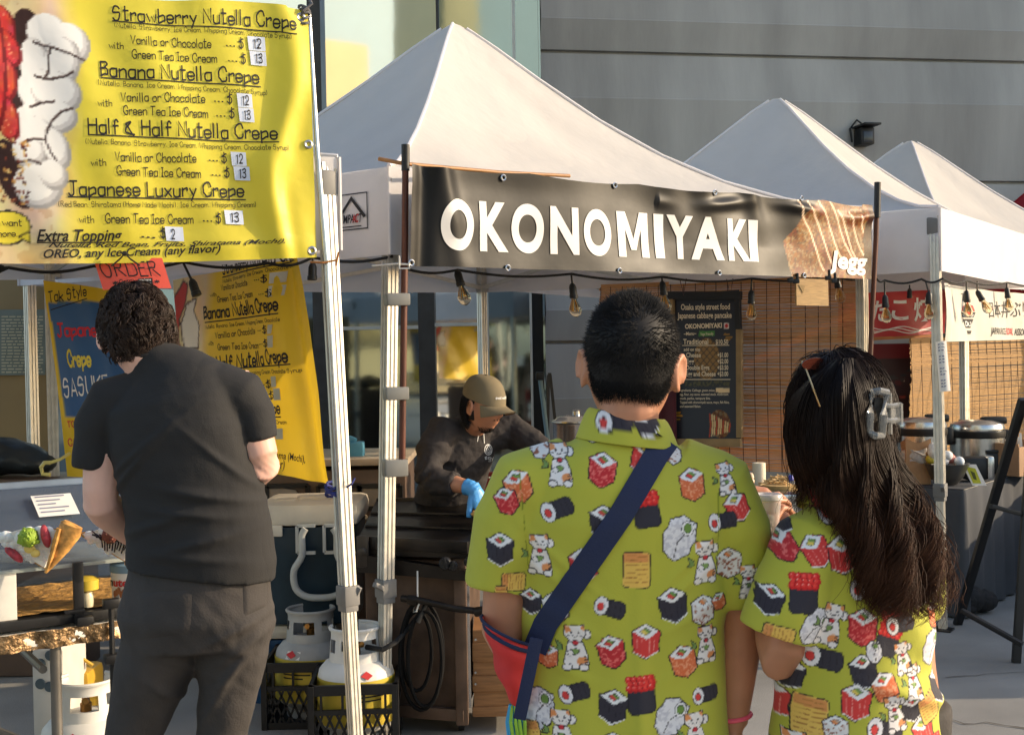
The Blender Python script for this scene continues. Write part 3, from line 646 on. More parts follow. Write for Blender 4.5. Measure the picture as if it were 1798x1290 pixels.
# thin silver pole carrying the banner, with clamp and cord at its head
sp = thing('banner_pole', 'thin silver pole beside the right edge of the large yellow menu banner', 'pole', P(572, 440, 4.66).xy.to_3d())
mb = MB(); mb.tube([P(541, 22, 4.69), P(556, 260, 4.69), P(574, 470, 4.69), P(604, 1010, 4.66)], [.012, .012, .012, .012], 10); part('shaft', mb, steel, sp)
mb = MB(); c = P(540, 28, 4.67)
for k in range(5): mb.tube([c+V(.02*math.cos(t)-.012, .022*math.sin(t), .012*(k-2)+.01*math.sin(t+k)) for t in [2*math.pi*i/10 for i in range(11)]], .005, 6)
mb.tube([c+V(-.04, 0, -.02), c+V(-.01, -.03, .01), c+V(.02, -.02, .04), c+V(.01, 0, .055)], .006, 6); part('cord', mb, mat('grey_cord', rgb(96, 96, 100), rough=.7, var=.4, scale=60), sp)
# ================================================================== second yellow menu banner inside the stall
def cornerSheet(BL, BRt, TL, disp=None, edge=None): return Sheet(BL, BRt-BL, TL-BL, disp, edge)
TLb, TRb, BRb, BLb = P(300, 492, 5.9), P(522, 452, 5.25), P(580, 852, 5.2), P(330, 800, 5.9)
B2 = cornerSheet(BLb, BRb, TLb, lambda u, v: .012*math.sin(u*14+v*5)+.012*mnoise.noise(V(u*4, v*4, 2))-.03*math.exp(-((u-.93+.05*v)/.05)**2), None)
B2.edge = lambda u, v: (0., 0.)
_e = (TRb-BRb)-(TLb-BLb)
B2.at = lambda u, v, off=0.: BLb+(BRb-BLb)*u+(TLb-BLb)*v+_e*(u*v)+B2.n*(B2.disp(u, v)+off)
from mathutils import geometry as _g
def _uv2(px, py, S=None):
    u, v = .5, .5
    for _ in range(12):
        p = BLb+(BRb-BLb)*u+(TLb-BLb)*v+_e*(u*v); d = ray(px, py); q = d*(p.y/d.y)+V(0, 0, CAM_H); r = q-p
        a = (BRb-BLb)+_e*v; b = (TLb-BLb)+_e*u
        A = Matrix((a, b, -d)).transposed(); s_ = A.inverted() @ r; u += s_.x; v += s_.y
    return u, v
B2.uv = _uv2
C2 = Canvas(0, B2.W, 0, B2.H, 200, (236, 196, 46))
def cu2(px, py): u, v = _uv2(px, py); return u*B2.W, v*B2.H
X_, Y_ = np.meshgrid((np.arange(C2.w)+.5)/C2.k, (np.arange(C2.h)+.5)/C2.k)
lim = np.interp(Y_, sorted([cu2(350, 780)[1], cu2(365, 460)[1]]), [cu2(350, 780)[0], cu2(375, 460)[0]])
kk = np.clip((X_-lim+.05)/.08, 0, 1)[..., None]
C2.a[:] = np.stack([215+30*vnoise(X_, Y_, 9, 1), 176+50*vnoise(X_, Y_, 9, 2), 120+60*vnoise(X_, Y_, 9, 3)], -1)*(1-kk)+C2.a*kk
for pts, col in (([(322, 495), (330, 500), (322, 530), (310, 560), (312, 600), (325, 640), (300, 640), (290, 560), (305, 520)], (196, 40, 30)), ([(345, 525), (338, 545), (350, 570), (345, 610), (322, 612), (314, 570), (325, 535)], (232, 222, 206)), ([(285, 505), (300, 512), (296, 530), (280, 540), (275, 520)], (226, 206, 170))):
    C2.poly([cu2(*p) for p in pts], col, .008, (60, 30, 22))
B2.cloth(90, 90)
L = B2
HT('Strawberry Nutella Crepe', 388, 481, 512, 453, 18, 1, 1.4); L.line((388, 487), (515, 456), 2)
for t, x0, y0, x1, y1, h in (('Nutella. Strawberry. Ice Cream. Chocolate Syrup', 389, 497, 510, 467, 6), ('Vanilla or Chocolate', 387, 510, 440, 500, 9), ('Green Tea Ice Cream', 382, 531, 450, 520, 10), ('with', 370, 521, 380, 519, 6),
    ('Banana Nutella Crepe', 362, 560, 491, 543, 20), ('Nutella. Banana. Ice Cream. Whipping Cream. Chocolate', 365, 577, 494, 563, 6), ('Vanilla or Chocolate', 383, 594, 447, 585, 10), ('with', 371, 606, 381, 605, 7), ('Green Tea Ice Cream', 388, 614, 453, 611, 10),
    ('Half & Half Nutella Crepe', 345, 652, 509, 634, 20), ('Strawberry. Ice Cream. Whipping Cream. Chocolate Syrup', 370, 660, 524, 653, 6), ('Vanilla or Chocolate', 386, 678, 449, 677, 9), ('Green Tea Ice Cream', 392, 700, 455, 698, 9),
    ('Japanese Luxury Crepe', 356, 733, 491, 726, 18), ('Ice Cream. Whipping Cream', 420, 745, 502, 744, 6)):
    HT(t, x0, y0, x1, y1, h, len(t), 1.3 if h > 12 else 1.)
L.line((364, 566), (491, 550), 2); L.line((380, 649), (511, 639), 2); L.line((380, 735), (491, 732), 2)
L.text('Shiratama (Mochi),', (462, 801), (536, 812), 12, 1, False, .01, .4); L.text('any flavor)', (455, 822), (499, 822), 14, 1, False, .01, .4)
for x, y in ((462, 495), (470, 520), (463, 584), (464, 608), (463, 680), (468, 700), (468, 763)): L.text('$', (x, y), (x+10, y-1), 13); HT('...', x-10, y-3, x-2, y-4, 9, 1, 1.4, 0)
b2 = thing('menu_banner', 'yellow menu banner with blank grey price boxes hanging inside the dessert stall', 'banner', BLb.lerp(BRb, .5))
B2.finish('printed_sheet', [ban, ink], b2, C2)
gst = mat('blank_sticker', rgb(196, 190, 170), rough=.7)
for pts in (((475, 498), (493, 495), (493, 476), (474, 479)), ((476, 521), (494, 518), (494, 500), (475, 502)), ((474, 586), (482, 585), (484, 569), (475, 570)), ((474, 610), (485, 609), (485, 588), (474, 589)), ((474, 680), (484, 679), (485, 660), (474, 661)), ((478, 703), (492, 702), (491, 681), (477, 682)), ((483, 771), (495, 771), (494, 752), (482, 753))):
    s_ = MB(); s_.add([B2.at(*_uv2(*p), .004) for p in pts], [(0, 1, 2, 3)]); part('price_sticker', s_, gst, b2, smooth=False)
# ================================================================== blue and yellow hanging sign
B3 = cornerSheet(P(118, 836, 5.55), P(250, 842, 5.75), P(77, 492, 5.5), lambda u, v: .012*math.sin(u*9+v*4)+.01*mnoise.noise(V(u*3, v*5, 5)))
C3 = Canvas(0, B3.W, 0, B3.H, 200, (226, 186, 40))
cu3 = lambda px, py: (lambda q: (q[0]*B3.W, q[1]*B3.H))(B3.uv(px, py))
C3.poly([cu3(*p) for p in ((86, 530), (250, 528), (250, 735), (113, 731))], (58, 98, 146))
B3.cloth(50, 60); L = B3
HT('Tak Style', 88, 532, 152, 518, 18, 2, .9, .5); L.line((90, 544), (152, 524), 1.6)
HT('Japanese', 100, 590, 190, 588, 22, 3, 1.4, .4, 2); HT('Crepe', 119, 642, 161, 641, 26, 4, 1.5, .3, 3); HT('SASUKE', 111, 697, 190, 690, 30, 5, .9, .5, 4)
HT('TO GO', 117, 750, 150, 748, 10, 6, 1.2, .3, 2); HT('CASH', 118, 782, 150, 781, 12, 7, 1.2, .3, 2)
s3 = B3.finish('hanging_sign', [ban, ink, mat('red_letter', rgb(200, 44, 60), rough=.6), mat('yellow_letter', rgb(226, 206, 80), rough=.6), mat('white_letter', rgb(222, 222, 220), rough=.6)], None, C3)
tag(s3, 'hanging cloth sign with a blue panel on yellow, behind the man in the black shirt', 'sign')
# ================================================================== red order sign
B4 = cornerSheet(P(181, 509, 4.42), P(301, 506, 4.46), P(164, 455, 4.42), lambda u, v: .01*math.sin(u*3)-.006*v)
B4.cloth(12, 6); L = B4
HT('ORDER', 180, 486, 283, 484, 25, 1, .7, .2); HT('Cash', 212, 503, 240, 502, 11, 2, .8); HT('*', 200, 503, 210, 502, 9, 2, 1.4); HT('*', 273, 500, 282, 499, 8, 2, 1.4)
L.quadpx(((243, 490), (268, 488), (269, 500), (244, 502)), 1); HT('pay here', 245, 494, 266, 493, 4, 5, 1., .2, 2); HT('thanks', 246, 500, 266, 499, 3.5, 6, 1., .2, 2)
osg = B4.finish('order_sign', [mat('red_card', rgb(232, 92, 74), rough=.7, var=.05, trl=.12), ink, paper], None)
tag(osg, 'red card order sign clipped under the large yellow menu banner', 'sign')
mb = MB(); c = P(222, 452, 4.41); mb.tube([c+V(-.05, -.012, -.03), c+V(-.02, -.016, -.008), c+V(0, -.018, .012), c+V(.02, -.016, -.008), c+V(.05, -.012, -.03)], .003, 6); mb.lathe(c+V(0, -.02, .012), [(.004, -.006), (.009, -.004), (.009, .004), (.004, .006)], 10, axis=V(0, 1, 0)); part('hanger', mb, dsteel, osg)
# ================================================================== black stall banner with poles
kb = mat('black_vinyl', vcol=True, rough=.45, var=.1, scale=6, bump=.12, bscale=22, bdist=.004, spec=.26)
bTL, bTR = P(721, 286, 4.93), P(1541, 350, 6.86); bBL, bBR = P(719, 467, 4.93), P(1533, 490, 6.86)
def dispK(u, v):
    x = u*3.1
    d = .010*math.sin(x*3.1+.6)+.006*math.sin(x*7.3+v*2)+.006*mnoise.noise(V(x*4, v*3, 1))
    d += .03*math.exp(-((u-.045-.03*(1-v))/.018)**2)*(.3+.7*v) - .022*math.exp(-((u-.02)/.012)**2)
    for c, a, k in ((.55, .022, .03), (.66, .026, .02), (.76, .018, .03), (.48, .012, .03)): d += a*math.exp(-((u-c-.05*(1-v))/k)**2)*max(0, (v-.35)/.65)**1.2
    d += .035*(1-v)**2*math.sin(math.pi*u)*.9
    d += .02*math.exp(-((v-.86+.05*math.sin(x*5))/.07)**2)*(u > .45)*(.5+.5*math.sin(x*11))
    return d
def edgeK(u, v):
    g = abs(math.sin(u*math.pi*4.6+.3)); return 0, -.035*(g)*v**6*(u < .97)+.0*(1-v)
B5 = Sheet(bBL, bBR-bBL, bTL-bBL, dispK, edgeK)
_e5 = (bTR-bBR)-(bTL-bBL)
C5 = Canvas(0, B5.W, 0, B5.H, 300, (22, 21, 21))
cu5 = lambda px, py: (lambda q: (q[0]*B5.W, q[1]*B5.H))(B5.uv(px, py))
fp = [(1385, 490), (1372, 425), (1392, 400), (1405, 375), (1432, 352), (1470, 345), (1545, 345), (1545, 500)]
def okono(X, Y):
    a = vnoise(X*1.3, Y, 20, 1); b = vnoise(X*1.2+Y*.5, Y*1.2, 70, 2, 2); c = vnoise(X+Y, Y-X*.4, 12, 3); e = vnoise(X*.8-Y, Y+X*.5, 120, 5, 2)
    o = np.stack([128+90*a+30*e, 58+84*a*(.5+b)+30*e, 30+46*b*a], -1)
    fl = ((b > .60) & (c < .60))[..., None]; o = np.where(fl, np.stack([196+50*e, 158+50*e, 104+50*e], -1), o)
    rd = ((c > .58) & (b < .62))[..., None]; o = np.where(rd, o*.5+np.array([150, 34, 16])*.5, o); dk = (e < .33)[..., None]; o = np.where(dk, o*.62, o)
    return np.clip(o*.64, 0, 255)
C5.poly([cu5(*p) for p in fp], okono)
for k in range(7):
    pts = [cu5(1395+20*k+t*46, 352+7*k*(k > 3)+t*120+6*math.sin(t*9+k)) for t in np.linspace(-.1, 1, 9)]
    C5.stroke(pts, .012, (224, 186, 150)); C5.stroke(pts, .006, (240, 216, 190))
C5.poly([cu5(*p) for p in ((1543, 350), (1528, 360), (1518, 420), (1522, 490), (1560, 500), (1560, 340))], lambda X, Y: okono(X, Y)*.55)
B5.cloth(300, 60); L = B5
vb, vt = L.uv(800, 440)[1], L.uv(800, 350)[1]
for ch, x0, x1 in (('O', 768, 827), ('K', 838, 889), ('O', 895, 952), ('N', 963, 1012), ('O', 1021, 1071), ('M', 1083, 1139), ('I', 1150, 1166), ('Y', 1171, 1214), ('A', 1211, 1266), ('K', 1273, 1311), ('I', 1310, 1325)):
    v, fs = font_text(ch, .04, .0, 14)
    if ch == 'M': v = np.array([(0, 0), (0, 1), (.27, 1), (.5, .40), (.73, 1), (1, 1), (1, 0), (.76, 0), (.76, .62), (.585, .16), (.415, .16), (.24, .62), (.24, 0)]); fs = [tuple(range(12, -1, -1))]
    if ch == 'I': v = np.array([(0, 0), (1, 0), (1, 1), (0, 1)], float); fs = [(0, 1, 2, 3)]
    a, b = v.min(0), v.max(0); u0, u1 = L.uv(x0, 400)[0], L.uv(x1, 400)[0]; y0 = -.006 if ch == 'O' else 0
    L.flat([(u0+(u1-u0)*(x-a[0])/(b[0]-a[0]), vb+(vt-vb)*(y0+(1-2*y0)*(y-a[1])/(b[1]-a[1]))) for x, y in v], fs, 1, .003, .012)
L.text('Jegg', (1449, 470), (1524, 474), 30, 1, False, .035, .12, cut=.02, off=.004)
bk = thing('stall_banner', 'black vinyl stall banner with large white letters and a food photo at its right end', 'banner', bBL.lerp(bBR, .5))
B5.finish('printed_sheet', [kb, mat('white_vinyl', rgb(204, 202, 200), rough=.5, var=.06, bump=.12, bscale=22, bdist=.004)], bk, C5)
for px, py in ((882, 310), (885, 471), (1080, 476), (720, 462), (1253, 480), (1405, 484), (1083, 322), (1250, 335), (1400, 345)):
    gm_ = MB(); u, v = B5.uv(px, py); c = B5.at(u, v, .003); gm_.lathe(c, [(.014, 0), (.015, .004), (.011, .006), (.007, .004), (.007, 0)], 14, axis=B5.n, cap=False); part('grommet', gm_, steel, bk)
pl = thing('banner_pole', 'brown wooden pole taped to the tent leg at the left end of the black banner', 'pole', P(706, 800, 4.93))
mb = MB(); mb.tube([P(712, 262, 4.96), P(711, 420, 4.96), P(708, 640, 4.95), P(706, 812, 4.95)], .0135, 10); part('shaft', mb, bwood, pl)
mb = MB(); mb.tube([P(712, 254, 4.96), P(712, 300, 4.96)], [.017, .0165], 10); part('cap', mb, black, pl)
for py0, py1 in ((515, 537), (679, 702), (806, 836)):
    mb = MB(); a = P(692 - (py0-500)*.012, (py0+py1)/2, 4.95); mb.box(a+V(.012, 0, 0), (.094, .066, (py1-py0)*.00225), Matrix.Rotation(R(20), 3, 'Z'), 0, .008); part('tape', mb, tape, pl)
mb = MB(); c = P(711, 463, 4.93); mb.tube([c+V(-.14, .1, 0), c+V(-.03, 0, 0), c+V(.02, -.025, -.005), c+V(.02, -.02, -.02), c+V(-.02, -.02, -.02), c+V(-.02, -.02, .03)], .004, 6); part('cord', mb, white_p, pl)
pr = thing('banner_pole', 'dark pole standing at the right end of the black banner', 'pole', P(1528, 660, 6.9))
mb = MB(); mb.tube([P(1541, 322, 6.9), P(1538, 420, 6.92), P(1531, 560, 6.92), P(1524, 720, 6.92)], .014, 10); part('shaft', mb, bwood, pr)
mb = MB(); mb.tube([P(1541, 320, 6.9), P(1540, 382, 6.9)], .018, 10); part('sleeve', mb, black, pr)
rd = MB(); rd.tube([P(665, 279, 4.99), P(712, 288, 4.96), P(880, 303, 5.35), P(1000, 309, 5.6)], .008, 10)
solo('banner_rail', rd, mat('tan_wood', rgb(168, 120, 74), rough=.5, var=.3, scale=8, aniso=(2, 2, 12)), 'round wooden rail behind the top edge of the black banner, sticking out past the pole', 'rail')
# ================================================================== light strings
bulb_glass = mat('bulb_glass', rgb(250, 236, 205), rough=.03, var=.02, glass=1., ior=1.2)
fil = mat('filament', rgb(200, 150, 70), rough=.4, metal=.6)
def light_string(label, spots, cord):
    root = thing('light_string', label, 'string lights', cord[0], 'café light strings under the canopies')
    mb = MB(); pts = []
    for a, b in zip(cord[:-1], cord[1:]):
        for k in range(8): t = k/8; p = a.lerp(b, t); pts.append(p-V(0, 0, .02*math.sin(math.pi*t)))
    pts.append(cord[-1]); mb.tube(pts, .006, 6)
    part('cord', mb, blackm, root)
    for top, s0, hasb, tilt in spots:
        ax = V(tilt, -abs(tilt)*.4, -1).normalized(); mb = MB()
        mb.tube([top, s0], .005, 6)
        mb.lathe(s0, [(.006, -.008), (.013, 0), (.017, .012), (.0175, .045), (.0195, .047), (.0195, .062), (.015, .064)], 14, axis=ax)
        so = part('socket', mb, black, root)
        if hasb:
            e = s0+ax*.062; mb = MB()
            mb.lathe(e, [(.012, 0), (.014, .012), (.022, .03), (.0285, .05), (.027, .066), (.018, .08), (.006, .087), (.001, .088)], 16, axis=ax)
            bo = part('bulb', mb, bulb_glass, so)
            mb = MB()
            for k in range(5): a = 2*math.pi*k/5; mb.tube([e+V(.004*math.cos(a), .004*math.sin(a), 0)+ax*.01, e+V(.012*math.cos(a), .012*math.sin(a), 0)+ax*.06], .0016, 4)
            part('filament', mb, fil, so)
    return root
def onl(px, py, A, B, off=0.):
    d = ray(px, py); k = d.x/d.y; t = (k*(A.y+off)-A.x)/((B.x-A.x)-k*(B.y-A.y)); return P(px, py, A.y+off+(B.y-A.y)*t)
A1, Bq = T1[0], T1[1]; o1 = lambda x, y: onl(x, y, A1, Bq, .12)
light_string('string of clear bulbs hanging along the front edge of the canopy under the black banner',
    [(o1(803, 474), o1(803, 477), 1, .25), (o1(1003, 481), o1(1005, 500), 1, .1), (o1(1162, 486), o1(1163, 496), 1, .12), (o1(1320, 489), o1(1319, 512), 1, 0), (o1(1462, 486), o1(1468, 486), 1, .18)],
    [o1(700, 468), o1(803, 474), o1(1003, 481), o1(1162, 486), o1(1320, 489), o1(1462, 484), o1(1530, 486)])
o2 = lambda x, y: onl(x, y, T1[1], T2[0], .0) if x < 1650 else onl(x, y, T2[0], T2[1], -.08)
light_string('string of bulbs running past the white bowl banner on the middle canopy',
    [(P(1553, 492, 6.95), P(1554, 520, 6.95), 1, .05), (P(1625, 493, 6.95), P(1631, 514, 6.95), 1, 0), (o2(1697, 493), o2(1697, 512), 1, .05), (o2(1716, 493), o2(1716, 512), 1, .5), (o2(1768, 496), o2(1768, 507), 1, .08), (P(1597, 500, 9.), P(1597, 508, 9.), 0, 0)],
    [P(1536, 484, 6.93), P(1553, 492, 6.95), P(1618, 490, 6.95), P(1655, 489, 6.95), o2(1697, 493), o2(1768, 496), o2(1850, 500)])
light_string('string of black sockets hanging under the yellow menu banner in the dessert stall',
    [(P(322, 462, 4.9), P(337, 493, 4.9), 0, .35), (P(549, 452, 5.0), P(549, 464, 5.0), 0, -.05), (P(15, 470, 4.6), P(4, 470, 4.6), 0, -3)],
    [P(-60, 472, 4.5), P(15, 470, 4.6), P(165, 467, 4.7), P(322, 460, 4.9), P(470, 462, 4.95), P(549, 452, 5.0), P(690, 450, 5.06)])
# ================================================================== blinds
bam = mat('bamboo_slat', rgb(226, 172, 116), rough=.55, var=.35, scale=14, aniso=(1.2, 1.2, 60), bump=.2, bscale=60, trl=.3)
bam2 = mat('reed_slat', rgb(186, 142, 84), rough=.6, var=.5, scale=16, aniso=(2, 2, 70), bump=.3, bscale=60, trl=.1)
thread = mat('blind_thread', rgb(74, 50, 34), rough=.8)
def blind(label, a, b, z0, m, pitch, step, sd):
    rr = random.Random(sd); a = Vector(a); b = Vector(b); zt = (a.z+b.z)/2; t = (b-a); t.z = 0; ln = t.length; t.normalize(); nn = V(t.y, -t.x, 0)
    if nn.y > 0: nn = -nn
    root = thing('bamboo_blind', label, 'blind', V((a.x+b.x)/2, (a.y+b.y)/2, z0)); mb = MB(); n = int((zt-z0)/pitch)
    for i in range(n):
        f = i/n; za = a.z+(z0-a.z)*f; zb_ = b.z+(z0-b.z)*f; o = nn*(rr.uniform(-.002, .002)+.012*math.sin(f*7))
        p = V(a.x, a.y, za)-t*rr.uniform(0, .02)+o; q = V(b.x, b.y, zb_)+t*rr.uniform(0, .02)+o; m_ = (p+q)/2+V(0, 0, rr.uniform(-.0025, .0025)*2)
        h = pitch*rr.uniform(.74, .96)
        mb.bar(p, m_, .003, h); mb.bar(m_, q, .003, h*rr.uniform(.9, 1.05))
    part('slats', mb, m, root, smooth=False)
    mb = MB(); k = 0.
    while k < ln:
        p = a+t*k; f = k/ln; zt_ = a.z+(b.z-a.z)*f
        mb.tube([V(p.x, p.y, zt_+.01)+nn*.008, V(p.x, p.y, (zt_+z0)/2)+nn*.02, V(p.x, p.y, z0)+nn*.008], .0022, 4); k += step*rr.uniform(.8, 1.2)
    part('threads', mb, thread, root)
    mb = MB(); mb.bar(a+V(0, 0, .012), b+V(0, 0, .012), .012, .03); part('head_rail', mb, m, root, smooth=False)
    return root
blind('woven brown bamboo blind behind the black framed menu board', P(1056, 507, 8.12), P(1506, 490, 7.12), .82, bam, .0085, .075, 1)
blind('coarse reed blind at the back of the middle stall, behind the rice cookers', P(1598, 600, 10.0), P(1905, 590, 11.6), .62, bam2, .013, .12, 2)
# ================================================================== menu board
mbd = thing('menu_board', 'black framed menu board with food prices hanging on the bamboo blind', 'sign', P(1240, 780, 7.5))
mTL, mTR, mBL, mBR = P(1180, 519, 7.66), P(1300, 519, 7.36), P(1183, 777, 7.66), P(1301, 777, 7.36)
B6 = Sheet(mBL, mBR-mBL, mTL-mBL); C6 = Canvas(0, B6.W, 0, B6.H, 420, (38, 42, 56)); cu6 = lambda px, py: (lambda q: (q[0]*B6.W, q[1]*B6.H))(B6.uv(px, py))
C6.ell(*cu6(1241, 630), .088, .125, 0, (150, 112, 60))
for k in range(6):
    for j in range(-2, 3): x, y = cu6(1241+j*11, 600+k*13); C6.stroke([(x-.02, y-.02), (x+.02, y+.02)], .005, (70, 56, 44)); C6.stroke([(x-.02, y+.02), (x+.02, y-.02)], .005, (70, 56, 44))
C6.poly([cu6(*p) for p in ((1227, 581), (1255, 581), (1255, 590), (1227, 590))], (70, 140, 60))
C6.poly([cu6(*p) for p in ((1271, 567), (1280, 567), (1280, 577), (1271, 577))], (232, 220, 216)); C6.ell(*cu6(1275.5, 572), .011, .011, 0, (200, 40, 50))
C6.poly([cu6(*p) for p in ((1203, 669), (1281, 669), (1281, 678), (1203, 678))], lambda X, Y: np.where((vnoise(X, Y, 90, 2) > .5)[..., None], np.array([84, 80, 50]), np.array([38, 42, 46])))
C6.poly([cu6(*p) for p in ((1257, 681), (1281, 681), (1281, 689), (1257, 689))], (234, 206, 160))
for x, y, w_ in ((1276, 587, 8), (1280, 592, 10), (1277, 596, 8), (1190, 724, 8), (1193, 730, 10), (1190, 736, 7)): C6.stroke([cu6(x-w_/2, y), cu6(x+w_/2, y)], .010, (176, 128, 40))
C6.ell(*cu6(1264, 744), .072, .085, .3, okono)
for k in range(10): C6.stroke([cu6(1246+4*k, 726+2*k), cu6(1240+3.6*k+8, 744+k), cu6(1246+3.8*k, 766-k)], .009, (236, 206, 150) if k % 3 else (190, 60, 30))
B6.cloth(100, 150); L = B6
bm_ = lambda t, x0, y0, x1, y1, h, b=.02, mi=1: L.text(t, (x0, y0), (x1, y1), h, mi, False, b, off=.002)
bm_('Osaka style street food', 1196, 544, 1282, 543, 10); bm_('Japanese cabbage pancake', 1190, 559, 1285, 558, 10); bm_('OKONOMIYAKI', 1203, 577, 1268, 575, 8, .04)
bm_('~Menu~', 1201, 589, 1223, 588, 6); bm_('Vege Friendly', 1230, 589, 1253, 588, 5, .01)
for t, x0, x1, pr_, y in (('Traditional', 1200, 1244, '$10.50', 604), ('Cheese', 1205, 1231, '+$1.00', 627), ('Egg', 1205, 1219, '+$2.00', 638), ('Double Eggs', 1205, 1246, '+$3.50', 649), ('Egg and Cheese', 1205, 1257, '+$3.00', 660)):
    bm_(t, x0, y, x1, y, 8 if y > 610 else 9); bm_(pr_, 1260 if y > 610 else 1257, y, 1279, y, 8)
bm_('add on top', 1201, 616, 1230, 616, 5.5); L.line((1198, 606.5), (1281, 606), 1.2); L.line((1196, 666), (1283, 666), 1.2)
for t, x1, y in (('Ingredients: Cabbage, green onion,', 1256, 687), ('egg, flour, soy sauce, seaweed stock, mushroom', 1279, 694), ('stock, panko, tempura bits.', 1248, 701), ('Topped with okonomiyaki sauce, mayo, fish flake,', 1281, 708), ('and seaweed flakes.', 1231, 715)): bm_(t, 1194, y, x1, y, 4.2, .01)
B6.finish('menu_sheet', [mat('menu_print', vcol=True, rough=.4, var=.06), mat('cream_print', rgb(240, 224, 196), rough=.5, var=.05)], mbd, C6, smooth=False)
mb = MB(); nn = B6.n
def frm(p0, p1, w0, mi):
    a = B6.at(*B6.uv(*p0), .008); b = B6.at(*B6.uv(*p1), .008); mb.bar(a, b, .028, w0, mi, up=(B6.V.normalized() if abs((b-a).normalized().z) < .5 else B6.U.normalized()), bev=.004)
frm((1174, 519), (1303, 519), .05, 0); frm((1181, 524), (1184, 772), .035, 1); frm((1296.5, 524), (1298, 578), .035, 0); frm((1299.5, 578), (1300, 768), .035, 1); frm((1179, 777), (1303, 777), .05, 1)
part('frame', mb, [mat('black_frame_wood', rgb(34, 36, 40), rough=.6, var=.3), mat('worn_wood', rgb(150, 124, 86), rough=.7, var=.3, scale=10)], mbd)
mb = MB()
for x in (1200, 1282): mb.tube([P(x-6, 490, 7.5), P(x, 519, 7.5), P(x+5, 489, 7.5)], .003, 5)
part('hanging_cord', mb, bwood, mbd)
# ---- small wooden plaque clipped under the banner
pq = thing('wood_plaque', 'small blank wooden plaque clipped under the black banner beside a bulb', 'sign', P(1423, 536, 6.4))
S7 = Sheet(P(1399, 536, 6.42), P(1455, 537, 6.5)-P(1399, 536, 6.42), P(1398, 489, 6.42)-P(1399, 536, 6.42)); mb = MB(); mb.prism([S7.at(0, 0), S7.at(1, 0), S7.at(1, 1), S7.at(0, 1)], -S7.n*.012); part('board', mb, pwood, pq, smooth=False)
mb = MB()
for x, y in ((1388, 492), (1398, 494), (1454, 488), (1464, 493)): mb.box(P(x, y, 6.4), (.03, .03, .022), None, 0, .005); mb.box(P(x+2, y-6, 6.4), (.012, .02, .05), None, 0, .004)
part('clip', mb, black, pq)
mb = MB(); c = S7.at(.18, .62, .003); mb.prism([S7.at(.06, .78, .002), S7.at(.26, .74, .002), S7.at(.2, .45, .002)], S7.n*.001); part('stamp', mb, mat('faded_print', rgb(160, 132, 90), rough=.8), pq, smooth=False)
# maroon cloth seen between neck and board
mb = MB(); a, b = P(1142, 640, 7.75), P(1186, 640, 7.62)
mb.grid(lambda u, v: V(a.x+(b.x-a.x)*u, a.y+(b.y-a.y)*u-.02*math.sin(u*9), .85+(a.z-.85)*v), 16, 8); solo('hanging_cloth', mb, mat('maroon_cloth', rgb(84, 34, 42), rough=.85, var=.2, bump=.3, bscale=40), 'maroon cloth hanging beside the menu board, behind the neck of the tall man', 'cloth')
# ================================================================== counter behind the cook, coolers, tanks
brc = mat('brown_laminate', rgb(92, 74, 62), rough=.45, var=.22, scale=6, bump=.08)
ct = thing('service_counter', 'brown counter with black framed openings behind the blue cooler', 'counter', P(575, 930, 6.4))
cz = 1.6-(812-612)*6.2/2200; x0, x1 = P(440, 850, 6.2).x, P(712, 850, 6.2).x
mb = MB(); mb.box(V((x0+x1)/2, 6.5, cz/2-.02), (x1-x0, .6, cz-.04), None, 0, .01); part('cabinet', mb, brc, ct)
mb = MB(); mb.box(V((x0+x1)/2, 6.49, cz), (x1-x0+.04, .66, .035), None, 0, .008); part('counter_top', mb, mat('counter_top', rgb(168, 152, 132), rough=.35, var=.12), ct)
for px in (505, 595, 668):
    c = P(px, 872, 6.19); fr = MB(); w2, h2 = .1, .055
    for a, b in (((-w2, -h2), (w2, -h2)), ((-w2, h2), (w2, h2)), ((-w2, -h2), (-w2, h2)), ((w2, -h2), (w2, h2))): fr.bar(c+V(a[0], 0, a[1]), c+V(b[0], 0, b[1]), .022, .022)
    fo = part('opening_frame', fr, black, ct, smooth=False)
    mb = MB(); mb.prism([c+V(-w2, -.004, -h2), c+V(w2, -.004, -h2), c+V(w2*.4, -.004, h2*.6), c+V(-w2, -.004, h2)], V(0, .01, 0)); part('opening_panel', mb, mat('grey_panel', rgb(150, 138, 124), rough=.6), fo, smooth=False)
mb = MB(); c = P(622, 804, 6.35); mb.box(c+V(0, 0, .04), (.1, .1, .085), None, 0, .008); mb.box(c+V(-.01, 0, .095), (.05, .04, .03), Matrix.Rotation(.4, 3, 'Y'), 0, .01)
solo('tissue_box', mb, mat('blue_carton', rgb(84, 150, 178), rough=.6), 'blue tissue box on the brown counter behind the tent legs', 'box')
mb = MB(); c = P(632, 810, 6.25); mb.grid(lambda u, v: c+V((u-.5)*.2, (v-.5)*.16, .012+.008*math.sin(u*9+v*5)), 14, 10); solo('folded_cloth', mb, mat('pale_blue_cloth', rgb(150, 184, 206), rough=.9), 'pale blue cloth lying flat beside the tissue box', 'cloth')
mb = MB(); c = P(612, 925, 5.95)
for k in range(7): mb.ell(c+V(.02*math.sin(k*2.1)+.014*k-.05, .03*math.cos(k), .03*math.sin(k*1.3)), (.07, .05, .035), Matrix.Rotation(k*.7, 3, 'Z'), 10)
solo('crumpled_cloth', mb, mat('beige_cloth', rgb(176, 158, 130), rough=.9, bump=.6, bscale=25, bdist=.02), 'crumpled beige cloth beside the griddle behind the white cooler lid', 'cloth')
